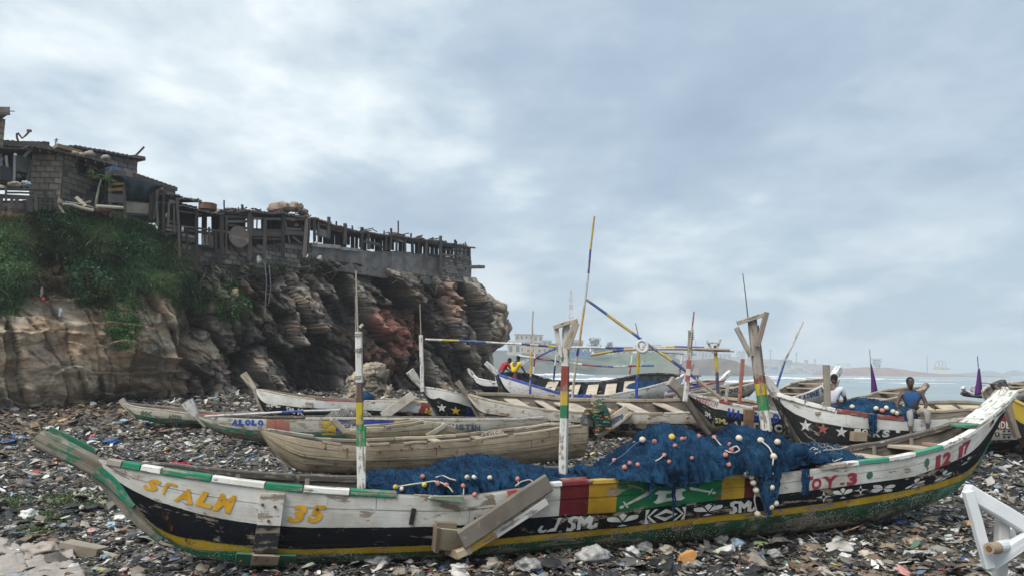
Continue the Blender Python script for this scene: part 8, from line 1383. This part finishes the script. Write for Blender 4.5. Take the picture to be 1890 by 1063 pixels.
def grass(poly, n, ln, pal, name='hanging_grass', wd=.017, hang=1.0, seed=0):
    P, N = surf_pts(poly, n); N[:, 2] = np.abs(N[:, 2]) * .5; L_ = ln * rng.uniform(.5, 1.3, n); clump = np.clip((fbm(P[:, 0] * 1.1 + P[:, 1] * 1.1, P[:, 2] * 1.1, 3, seed) - .5) * 1.9 + .5, 0, 1); d = N * .9 + rng.normal(0, .45, (n, 3)) + np.array((0, 0, .55)); d /= np.linalg.norm(d, axis=1, keepdims=True); L_ = L_ * (.55 + .9 * clump); sd = np.cross(d, np.array((0, 0, 1))) + rng.normal(0, .2, (n, 3)); sd /= np.linalg.norm(sd, axis=1, keepdims=True); rows = []; p = P - N * .06
    for k in range(5):
        w_ = wd * (1 - k / 4.4) * rng.uniform(.7, 1.3, n); rows += [p - sd * w_[:, None], p + sd * w_[:, None]]; p = p + d * (L_ / 4)[:, None]; d = d - np.array((0, 0, .36 * hang)); d /= np.linalg.norm(d, axis=1, keepdims=True)
    V = np.stack(rows, 1).reshape(-1, 3); b = np.arange(n)[:, None] * 10; F = np.concatenate([np.stack((b[:, 0] + 2 * k, b[:, 0] + 2 * k + 1, b[:, 0] + 2 * k + 3, b[:, 0] + 2 * k + 2), -1) for k in range(4)]); pal = np.array(pal); ci = np.clip((clump * len(pal) * 1.6 - .3 * len(pal) + .9 + rng.normal(0, .6, n)).astype(int), 0, len(pal) - 1); c = pal[ci] * rng.uniform(.7, 1.3, (n, 1)); loc = V.mean(0); o = raw_mesh(name, V - loc, F, M['leaf'], cols=np.concatenate([c] * 4)); o.location = loc; return tag(o, kind='stuff')
GP = [(.045, .11, .055), (.07, .165, .07), (.10, .21, .08), (.13, .24, .095), (.17, .25, .11)]; GY_ = [(.07, .09, .04), (.10, .11, .05), (.055, .09, .035)]
grass([(-60, 398), (20, 404), (46, 435), (54, 490), (48, 560), (20, 585), (-60, 585)], 9000, .62, GP, seed=1); grass([(58, 390), (130, 389), (192, 400), (215, 430), (170, 455), (120, 478), (72, 445)], 8000, .55, GP + GY_, seed=2); grass([(186, 400), (250, 412), (300, 424), (332, 458), (352, 505), (374, 532), (380, 562), (352, 582), (320, 556), (280, 534), (232, 524), (196, 508), (178, 450)], 17000, .75, GP, seed=3, hang=1.15); grass([(110, 445), (190, 450), (222, 520), (190, 575), (140, 566), (120, 510)], 5000, .55, GP[:3] + [(.07, .06, .035)], seed=4); grass([(50, 400), (75, 400), (120, 470), (110, 540), (60, 560)], 1500, .5, [(.09, .07, .045), (.06, .05, .035), (.05, .06, .035)], 'dry_grass', seed=5); grass([(330, 470), (600, 475), (620, 500), (420, 530), (360, 520)], 1800, .42, [(.07, .065, .055), (.11, .10, .085), (.05, .05, .04), (.04, .055, .03)], 'dry_grass', seed=6); grass([(440, 478), (540, 480), (530, 500), (450, 505)], 900, .4, GP[1:4], seed=7)
def leafy(name, poly, n, size, pal, label, bulge=.35):
    P, N = surf_pts(poly, n); c0 = P.mean(0); rr = np.linalg.norm(P - c0, axis=1); rr = rr / rr.max(); P = P + N * (bulge * (1 - rr ** 2) * rng.uniform(.2, 1.1, n) + .03)[:, None] + rng.normal(0, .05, (n, 3)); a = rng.normal(0, 1, (n, 3)) + N * .6 + np.array((0, 0, -.6)); a /= np.linalg.norm(a, axis=1, keepdims=True); b = np.cross(a, rng.normal(0, 1, (n, 3))); b /= np.linalg.norm(b, axis=1, keepdims=True); s_ = size * rng.uniform(.6, 1.4, (n, 1)); V = np.stack((P - a * s_, P + b * s_ * .5, P + a * s_, P - b * s_ * .5), 1).reshape(-1, 3); F = np.arange(4 * n).reshape(-1, 4); cl = fbm(P[:, 0] * 3 + P[:, 1] * 3, P[:, 2] * 3, 3, 3); pal = np.array(pal); c = pal[np.clip((cl * 1.6 - .3) * len(pal), 0, len(pal) - 1).astype(int)] * rng.uniform(.7, 1.35, (n, 1)); r = empty(name, (c0[0], c0[1], P[:, 2].min()), label, 'bush'); raw_mesh('foliage', V - origin(r), F, M['leaf'], cols=c, parent=r); mb = MB()
    for k in range(14): q = P[rng.integers(n)]; mb.tube([c0 - N[0] * .1, (c0 + q) / 2 + rng.normal(0, .06, 3), q], [.02, .014, .006], 4, (.07, .055, .04))
    mb.build('stems', M['raw'], r)['kind'] = 'stuff'
leafy('creeper', [(192, 520), (232, 530), (256, 568), (262, 602), (242, 640), (214, 642), (196, 592), (188, 548)], 3600, .055, [(.04, .11, .03), (.06, .16, .04), (.09, .21, .06)], 'bright green leafy creeper hanging down the tan rock'); leafy('bush', [(392, 532), (430, 514), (452, 545), (456, 580), (430, 598), (404, 590)], 2600, .06, [(.045, .13, .045), (.075, .18, .055), (.11, .23, .075)], 'rounded bright green bush clinging to the dark cliff'); leafy('bush', [(405, 522), (432, 515), (440, 535), (415, 540)], 500, .06, [(.05, .06, .035), (.07, .08, .04)], 'small dull shrub just above the rounded bright bush', .2)
sack(434, 541, 7, 8, .75, (.36, .26, .17), 'crumpled tan sack caught in the bright green bush', seed=41); sack(77, 540, 3, 9, 1.0, (.22, .22, .2), 'pale rag caught on the bare soil left of the grass', name='rag', cat='rag', seed=42); sack(80, 552, 3.2, 4, 1.1, (.45, .05, .08), 'small red rag on the bare soil of the cliff', name='rag', cat='rag', seed=43); sack(112, 577, 4, 9, 1.35, (.34, .36, .38), 'white plastic rag on the tan ledge', name='rag', cat='rag', seed=44); sack(478, 480, 5, 8, .45, (.36, .36, .36), 'grey plastic sheet caught at the wall foot', name='rag', cat='rag', seed=45); sack(590, 477, 5, 5, .5, (.40, .43, .42), 'pale cloth lump at the foot of the concrete wall', name='rag', cat='rag', seed=46)
GL = [(.06, .13, .07), (.09, .19, .09), (.13, .24, .115)]
for pl_, nm in (([(62, 392), (130, 388), (178, 400), (170, 440), (110, 450), (70, 430)], 'leafy shrub clump just under the plank fence'), ([(200, 408), (270, 418), (310, 450), (290, 500), (230, 490), (195, 450)], 'broad leafy shrub mass under the tarpaulin shack'), ([(290, 460), (345, 490), (375, 535), (360, 572), (315, 545), (280, 510)], 'leafy shrub hanging at the right end of the grass'), ([(-30, 420), (30, 415), (48, 480), (36, 550), (-30, 560)], 'leafy shrub cut by the left edge on the slope'), ([(130, 470), (190, 470), (205, 520), (170, 550), (135, 530)], 'thin leafy shrub between the grass and the creeper')): leafy('shrub', pl_, 2600, .06, GL, nm, .55)
P, N = surf_pts([(325, 462), (600, 470), (700, 488), (860, 506), (860, 520), (700, 510), (560, 505), (430, 535), (340, 510)], 420); mb = MB()
for p, n in zip(P, N):
    d = rng.normal(0, 1, 3); d[2] = -abs(d[2]) * .7; d /= np.linalg.norm(d); L_ = rng.uniform(.25, 1.1); a = p + n * .06; mb.tube([a, a + d * L_ * .5 + n * .08, a + d * L_], [.022, .018, .01], 4, random.choice([(.10, .085, .07), (.16, .14, .12), (.06, .05, .045), (.24, .21, .18)]))
mb.build('brow_sticks', M['dark'], kind='stuff')
for k, pts in enumerate(([(489, 486), (492, 520), (490, 560), (488, 585)], [(497, 490), (500, 530), (496, 560)], [(476, 470), (484, 478), (490, 494)])):
    mb = MB(); mb.tube([CL.at(x, y, .9 if y > 500 else .6) for x, y in pts], [.035, .02, .03, .012][:len(pts)], 5, (.15, .155, .17)); mb.build('hanging_rag', M['cloth2'], label=['long grey rag strip hanging down the dark cliff', 'shorter grey rag strip beside the long one', 'pale rag strip at the brow under the plank shack'][k], cat='rag')
# ================================================================ the littered beach
PAL = [((.018, .018, .02), 22), ((.04, .04, .042), 20), ((.075, .072, .07), 15), ((.13, .12, .105), 14), ((.21, .185, .15), 11), ((.30, .275, .23), 8), ((.40, .385, .36), 7), ((.58, .58, .56), 6), ((.10, .16, .22), 1.6), ((.03, .09, .24), 1.0), ((.22, .30, .36), 1.6), ((.42, .20, .18), .8), ((.35, .05, .05), .45), ((.08, .17, .12), .9), ((.42, .33, .10), .5), ((.45, .27, .13), .6), ((.17, .115, .075), 6), ((.36, .42, .30), .5)]
PC = np.array([c for c, _ in PAL]); PWt = np.array([w_ for _, w_ in PAL]); PWt /= PWt.sum()
WHT_ = np.array([5, 6, 7, 10])
def scraps(name, n, ymin, ymax, smin, smax, k, seed, keep=None, kscale=1.0, lift=.0):
    """crumpled bits of film, cloth and board lying on the ground: k x k vertex patches with torn outlines"""
    R = np.random.default_rng(seed); y = ymin + (ymax - ymin) * R.random(n) ** .9; x = (R.random(n) * 2 - 1) * (y * .74 + 1.5)
    if keep is not None: m = keep(x, y, R); x, y = x[m], y[m]; n = len(x)
    s = np.exp(R.normal(0, .55, n)) * (smin + smax) / 2 * .8; s = np.clip(s, smin * .6, smax * 1.5); a = R.random(n) * 6.283; asp = R.uniform(.35, 1.0, n)
    g1 = np.linspace(-.5, .5, k); gx, gy = np.meshgrid(g1, g1, indexing='ij'); gx, gy = gx.ravel(), gy.ravel(); m_ = k * k
    edge = ((np.abs(gx) > .49) | (np.abs(gy) > .49)); jx = R.normal(0, (.10 + .10 * edge) * min(1, 3.2 / k), (n, m_)); jy = R.normal(0, (.10 + .10 * edge) * min(1, 3.2 / k), (n, m_)); rnd = .75 + .25 * (gx ** 2 + gy ** 2 < .3)
    lx = (gx * rnd + jx) * s[:, None]; ly = (gy * rnd + jy) * (s * asp)[:, None]; cr = R.uniform(.03, .22, n); hz = np.abs(R.normal(0, 1, (n, k, k)))
    if k > 3: hz[:, 1:-1, 1:-1] = (hz[:, 1:-1, 1:-1] * 2 + hz[:, :-2, 1:-1] + hz[:, 2:, 1:-1] + hz[:, 1:-1, :-2] + hz[:, 1:-1, 2:]) / 6; hz[:, [0, -1]] *= .3; hz[:, :, [0, -1]] *= .3
    lz = hz.reshape(n, m_) * (cr * s)[:, None] * (1 - .5 * edge)
    tx = R.normal(0, .24, n); ty = R.normal(0, .24, n); lz = lz + lx * tx[:, None] + ly * ty[:, None]; lz -= lz.min(1, keepdims=True); ca, sa = np.cos(a)[:, None], np.sin(a)[:, None]; X = x[:, None] + lx * ca - ly * sa; Y = y[:, None] + lx * sa + ly * ca
    Z = gz(X, Y) * .5 + gz(x, y)[:, None] * .5 + lz + R.uniform(-.015, .05, n)[:, None] * (s / .1)[:, None].clip(.3, 1.6) + lift; V = np.stack((X, Y, Z), -1).reshape(-1, 3)
    q = (np.arange(k - 1)[:, None] * k + np.arange(k - 1)[None]).ravel(); q = np.stack((q, q + 1, q + k + 1, q + k), -1); F = (np.arange(n)[:, None, None] * m_ + q[None]).reshape(-1, 4)
    patch = fbm(x * .35, y * .35, 3, 50 + seed); pr = np.tile(PWt, (n, 1)); pr[:, WHT_] *= (.4 + 2.4 * np.clip(patch * 2 - .6, 0, 1))[:, None]; pr[:, :2] *= (1.5 - np.clip(patch * 2 - .5, 0, 1))[:, None]; pr = np.cumsum(pr, 1); pr /= pr[:, -1:]; ci = (R.random(n)[:, None] > pr).sum(1); soil = np.exp(-(((x + 19) / 5) ** 2 + ((y - 32) / 4) ** 2)) + .3 * (fbm(x * .5, y * .5, 2, 7) > .66); ci = np.where(R.random(n) < soil * .7, 16, ci); c = PC[ci] * R.uniform(.7, 1.3, (n, 1)); c = np.repeat(c, (k - 1) ** 2, axis=0) * R.uniform(.9, 1.1, (n * (k - 1) ** 2, 1))
    F2 = np.concatenate((F[:, [0, 1, 2]], F[:, [0, 2, 3]])); o = raw_mesh(name, V, F2, M['litter'], cols=np.concatenate((c, c)).clip(0, .8), smooth=k > 4); return tag(o, kind='stuff')
bare = lambda x, y: np.exp(-(((x + 3.4) / 2.2) ** 2 + ((y - 7.6) / .9) ** 2))          # trodden mud in front of the left stem
kp = lambda x, y, R: (R.random(len(x)) > .75 * bare(x, y)) & (fbm(x * .8, y * .8, 3, 91) + R.random(len(x)) * .7 > .50)
scraps('beach_litter', 34000, 4.8, 10, .025, .095, 4, 1, kp); scraps('beach_litter', 46000, 4.8, 12, .014, .05, 3, 2, kp); scraps('beach_litter', 56000, 9.5, 17, .025, .11, 3, 3, kp); scraps('beach_litter', 60000, 16, 27, .035, .15, 3, 4, kp); scraps('beach_litter', 46000, 26, 50, .06, .25, 3, 5, lambda x, y, R: (y < 50) & (x > -28))
scraps('beach_litter', 1500, 4.8, 17, .12, .22, 6, 6, lambda x, y, R: kp(x, y, R) & (R.random(len(x)) > .2)); scraps('beach_litter', 2200, 8.2, 11.2, .07, .17, 6, 7, lambda x, y, R: (x > -1.2) & (x < 6) & (np.abs(y - (8.3 + .28 * x)) < .8), lift=.03)
def crumple(name, px, py, w_, h_, Y, col, label, cat, group=None, seed=0, mat='plastic', flat=.5, amp=.45):
    """a crumpled bag or cloth, w_ by h_ pixels across"""
    g0 = at(px, py, Y); k = pxm(Y); z0 = float(gz(g0[0], g0[1])); mb = MB(); n, m = 30, 16; G_ = []
    for i in range(m + 1):
        ph = math.pi * i / m; row = []
        for t in np.linspace(0, 2 * math.pi, n, endpoint=False):
            d = (math.sin(ph) * math.cos(t), math.sin(ph) * math.sin(t), math.cos(ph)); f = 1 + amp * noise.noise((d[0] * 1.7 + seed, d[1] * 1.7, d[2] * 1.7)) + amp * .6 * abs(noise.noise((d[0] * 4 + seed, d[1] * 4, d[2] * 4 + 5))) - amp * .7 * abs(noise.noise((d[0] * 5 + 9, d[1] * 5 + seed, d[2] * 5))) - amp * .35 * abs(noise.noise((d[0] * 11, d[1] * 11 + seed, d[2] * 11)))
            row.append((g0[0] + d[0] * w_ / 2 * k * f, Y + d[1] * w_ / 2 * k * .8 * f, z0 + .02 + max(-.05, d[2] * h_ / 2 * k * f + h_ / 2 * k * .6)))
        G_.append(row)
    mb.grid(np.array(G_), col, cyc=True, flip=True); return mb.build(name, M[mat], label=label, cat=cat, group=group, smooth=True)
def ground_Y(px, py):
    r_ = ray(px, py); Y = 6.0
    for _ in range(40): Y = Y + (CAMZ + r_[2] * Y - float(gz(r_[0] * Y, Y))) * 2.2
    return Y
BAGS = [('grey', (.27, .27, .26)), ('white', (.55, .55, .54)), ('black', (.03, .03, .033)), ('brown', (.22, .17, .12)), ('beige', (.38, .33, .26)), ('pale blue', (.25, .36, .46)), ('dark blue', (.03, .08, .22)), ('pinkish', (.46, .28, .26))]
spots = [(700, 1046, 50, 26, 0), (905, 1052, 40, 22, 4), (975, 1054, 44, 26, 0), (1095, 1038, 56, 34, 0), (1165, 1030, 28, 22, 1), (1188, 1018, 30, 20, 0), (1230, 1024, 26, 18, 4), (1330, 1005, 26, 26, 0), (1362, 1012, 24, 18, 5), (1345, 1022, 26, 16, 1), (1430, 1030, 30, 16, 0), (1500, 1018, 36, 16, 3), (1560, 1036, 24, 16, 1), (1600, 1030, 28, 14, 4), (1640, 1016, 30, 14, 3), (1690, 1010, 44, 20, 3), (1720, 1030, 30, 14, 0), (1115, 1012, 26, 14, 2), (1020, 1040, 30, 16, 2), (850, 1056, 36, 18, 1), (1280, 1052, 34, 16, 0), (1392, 1045, 30, 14, 7), (1660, 968, 30, 10, 6), (1735, 962, 22, 8, 5), (1850, 880, 16, 8, 1), (1828, 862, 14, 7, 4),
         (222, 962, 24, 12, 1), (205, 975, 20, 12, 5), (150, 945, 18, 12, 4), (120, 955, 26, 14, 2), (52, 958, 30, 20, 1), (18, 985, 34, 18, 0), (240, 905, 18, 10, 0), (60, 915, 22, 12, 2), (30, 880, 24, 10, 2), (40, 812, 14, 8, 5), (205, 818, 22, 10, 6), (172, 820, 22, 8, 1), (150, 806, 20, 8, 2), (128, 798, 16, 8, 4), (228, 780, 16, 8, 5), (275, 782, 18, 8, 5), (330, 803, 12, 5, 7), (390, 850, 14, 7, 0), (350, 835, 14, 6, 1), (60, 770, 14, 6, 1), (20, 830, 20, 8, 5), (90, 832, 18, 8, 4), (255, 1022, 14, 10, 1), (320, 1052, 26, 10, 0), (395, 1058, 24, 8, 4), (240, 1000, 26, 12, 2), (235, 948, 30, 14, 5), (170, 985, 20, 10, 7)]
MARKS = [(60, 1040, 'the dirty cloth'), (150, 1012, 'the wooden box'), (490, 1030, 'the bumper bracket'), (700, 1046, 'the canoe bottom left of the steering board'), (850, 1010, 'the steering board'), (1040, 1005, 'the first painted scroll'), (1270, 1033, 'the orange foam'), (1404, 1006, 'the green lid'), (1500, 1000, 'the canoe bottom below the hanging floats'), (1640, 985, 'the canoe bottom below the red 3'), (1800, 980, 'the white timber frame'), (1760, 930, 'the keel under 12 17'), (1840, 870, 'the bow at the right'), (110, 826, 'the green stem post'), (200, 880, 'the white bow end'), (205, 813, 'the blue sheet'), (300, 783, 'the small green canoe'), (400, 800, 'the lettered canoe'), (520, 850, 'the bare canoe bow'), (30, 745, 'the concrete slab'), (130, 928, 'the weeds'), (333, 858, 'the red cloth'), (20, 880, 'the left edge')]
_used = {}
def near(x, y):
    mx, my, nm = min(MARKS, key=lambda m: (m[0] - x) ** 2 + 4 * (m[1] - y) ** 2); dx, dy = x - mx, (y - my) * 2
    return ('left of ' if dx < -8 else 'right of ' if dx > 8 else 'just by ') + nm if abs(dx) >= abs(dy) else ('in front of ' if dy > 0 else 'behind ') + nm
def uniq(pre, x, y):
    t = pre + ' ' + near(x, y); _used[t] = _used.get(t, 0) + 1; return t if _used[t] == 1 else pre + ', ' + ['', '', 'second', 'third', 'fourth'][_used[t]] + ' one ' + near(x, y)
for i, (x, y, w_, h_, b) in enumerate(spots):
    nm, c = BAGS[b]; Y = ground_Y(x, y); cc_ = tuple(np.array(c) * rng.uniform(.8, 1.2)); crumple('plastic_bag', x, y, w_, h_, Y, cc_, uniq(f'crumpled {nm} plastic bag', x, y), 'plastic bag', f'crumpled {nm} plastic bags on the beach', seed=i * 3.7)
Yo = ground_Y(1270, 1044)
mb = MB(); poly = [(1252, 1040), (1257, 1026), (1268, 1020), (1280, 1017), (1287, 1021), (1283, 1032), (1292, 1047), (1276, 1047), (1266, 1042)]; F_ = [at(x, y, Yo) for x, y in poly]; Bk = [p + np.array((.01, .12, .0)) for p in F_]; n_ = len(poly); mb.add(F_ + Bk, [tuple(range(n_))[::-1], tuple(range(n_, 2 * n_))] + [(i, (i + 1) % n_, n_ + (i + 1) % n_, n_ + i) for i in range(n_)], (.52, .26, .09)); mb.build('foam_chunk', M['cloth2'], label='jagged orange foam chunk at the bottom edge in front of the canoe', cat='foam')
Yb = ground_Y(150, 1030); bl = at(108, 1018, Yb); mb = MB()
P_ = [at(108, 1019, Yb), at(176, 1033, Yb - .05), at(190, 1018, Yb + .25), at(122, 1004, Yb + .3)]; T_ = [at(110, 1000, Yb), at(179, 1013, Yb - .05), at(202, 1008, Yb + .25), at(133, 994, Yb + .3)]; mb.add(P_ + T_, [(0, 1, 5, 4), (1, 2, 6, 5), (2, 3, 7, 6), (3, 0, 4, 7), (4, 5, 6, 7), (3, 2, 1, 0)], [(.24, .21, .17)] * 4 + [(.30, .265, .215), (.2, .18, .15)]); mb.build('wooden_crate', M['raw'], label='grey brown wooden box lying on the dirty cloth, bottom left', cat='box')
mb = MB(); n, m = 46, 30; G_ = np.zeros((n, m, 3))
for i in range(n):
    for j in range(m):
        f, g_ = i / (n - 1), j / (m - 1); px = -60 + f * (232 - 40 * g_ * (1 if f > .5 else .4)); py = 1100 - g_ * (98 - 26 * f) - 3 * math.sin(f * 9); Y = ground_Y(px, py); p = at(px, py, Y); d = .035 * abs(noise.noise((p[0] * 2.2, p[1] * 2.2, 3))) + .03 * abs(noise.noise((p[0] * 6, p[1] * 5, 8))) + .012 * noise.noise((p[0] * 17, p[1] * 15, 1)); edge_ = .05 if g_ > .93 else 0; G_[i, j] = (p[0], p[1], gz(p[0], p[1]) + .05 + d * 1.6 + edge_ * abs(math.sin(f * 14)))
mb.grid(G_, (.33, .30, .27)); o = mb.build('dirty_cloth', M['cloth2'], label='large dirty grey beige cloth spread on the ground at the lower left', cat='cloth', smooth=True); o.modifiers.new('t', 'SOLIDIFY').thickness = .01
crumple('cloth_roll', 72, 1020, 70, 26, ground_Y(72, 1028), (.38, .33, .29), 'rumpled roll of the same beige cloth beside the wooden box', 'cloth', seed=3.3, mat='cloth2', amp=.6)
crumple('red_cloth', 333, 858, 40, 9, ground_Y(333, 862), (.34, .015, .03), 'bright red crumpled cloth behind the front canoe, left part', 'cloth', seed=8.1, mat='cloth2', amp=.7); crumple('blue_sheet', 205, 813, 30, 9, ground_Y(205, 818), (.02, .10, .33), 'bright blue plastic sheet in the litter left of the small canoes', 'plastic sheet', seed=9.1); crumple('blue_sheet', 12, 815, 28, 9, ground_Y(12, 818), (.03, .13, .36), 'bright blue plastic sheet at the left edge of the beach', 'plastic sheet', seed=9.9); crumple('black_sheet', 137, 934, 44, 16, ground_Y(137, 944), (.018, .018, .02), 'shiny black plastic heap below the green stem post', 'plastic sheet', seed=11.7)
crumple('green_lid', 1404, 1006, 30, 8, ground_Y(1404, 1008), (.26, .36, .16), 'pale green flat plastic piece near the orange foam', 'plastic', seed=4.4, amp=.15); crumple('dark_bundle', 805, 706, 13, 26, 36, (.022, .03, .05), 'dark blue bundle standing at the cliff foot behind the star canoe', 'bundle', seed=2.2, mat='cloth2'); crumple('pink_bag', 171, 806, 10, 8, ground_Y(171, 809), (.55, .12, .13), 'small red pink bag above the white bag, left', 'bag', seed=6.6)
mb = MB(); Yk = ground_Y(10, 752); mb.box(at(16, 744, Yk), (.75, 0, -.03), (0, .5, 0), (0, 0, .14), (.22, .22, .215)); mb.build('concrete_slab', M['block'], label='grey concrete slab at the cliff foot, far left', cat='slab'); crumple('white_sack', 24, 756, 20, 11, ground_Y(24, 760), (.48, .48, .47), 'white sack in front of the grey concrete slab', 'sack', seed=7.7, mat='cloth2')
pole('driftwood', [(120, 911), (165, 913), (190, 917)], ground_Y(150, 916), 3.2, [(1, (.36, .34, .30))], label='pale smooth stick lying under the green stem of the front canoe', cat='stick')
for k in range(16):
    x, y = [(1480, 1008), (1530, 1022), (1452, 1050), (1580, 1010), (1624, 1040), (1790, 1040), (1700, 1050), (1050, 1022), (1142, 1044), (1312, 1030), (60, 880), (110, 860), (300, 760), (420, 880), (1765, 985), (1745, 1000)][k]; Y = ground_Y(x, y); p = at(x, y, Y); a = rng.random() * 3.1; c = [(.45, .47, .46), (.30, .36, .30), (.50, .50, .48)][k % 3]; d = np.array((math.cos(a), math.sin(a), .06)); r_ = .032; P_ = [p + np.array((0, 0, r_)) + d * t for t in (0, .012, .13, .16, .175, .2)]; mb = MB(); mb.tube(P_, [r_ * .8, r_, r_, r_ * .6, r_ * .4, r_ * .4], 9, c); o = mb.build('plastic_bottle', M['plastic'], smooth=True); tag(o, uniq(f"empty {['clear', 'greenish', 'white'][k % 3]} plastic bottle", x, y), 'bottle', f"{['clear', 'greenish', 'white'][k % 3]} plastic bottles in the litter"); mb = MB(); mb.tube([P_[-1], P_[-1] + d * .018], r_ * .45, 8, [(.05, .12, .3), (.3, .05, .05), (.05, .2, .1)][k % 3]); mb.build('cap', M['plastic'], o)
def weeds(cx, cy, rx, ry, n, pal):
    V, F, C = [], [], []
    for i in range(n):
        px = cx + rng.normal(0, rx * .5); py = cy + rng.normal(0, ry * .5); Y = ground_Y(px, py); p = at(px, py, Y); p[2] = gz(p[0], p[1]) + rng.uniform(.0, .07); a = rng.random() * 6.28; s_ = rng.uniform(.015, .04); d = np.array((math.cos(a), math.sin(a), rng.uniform(.2, 1.2))) * s_; e = np.array((-math.sin(a), math.cos(a), rng.normal(0, .3))) * s_ * .5; b = len(V); V += [p, p + d * .6 + e, p + d * 1.3, p + d * .6 - e]; F.append((b, b + 1, b + 2, b + 3)); C.append(np.array(pal[rng.integers(len(pal))]) * rng.uniform(.7, 1.3))
    o = raw_mesh('weeds', np.array(V), np.array(F), M['leaf'], cols=np.array(C)); tag(o, kind='stuff')
WG = [(.05, .10, .025), (.08, .13, .04), (.035, .07, .02), (.11, .12, .05)]
weeds(130, 928, 70, 14, 1500, WG); weeds(80, 958, 50, 10, 700, WG); weeds(200, 935, 40, 8, 500, WG); weeds(20, 930, 30, 12, 500, WG); weeds(330, 815, 40, 5, 250, [(.05, .09, .05), (.09, .12, .08)]); weeds(776, 862, 14, 6, 260, WG); weeds(60, 985, 40, 8, 300, WG)
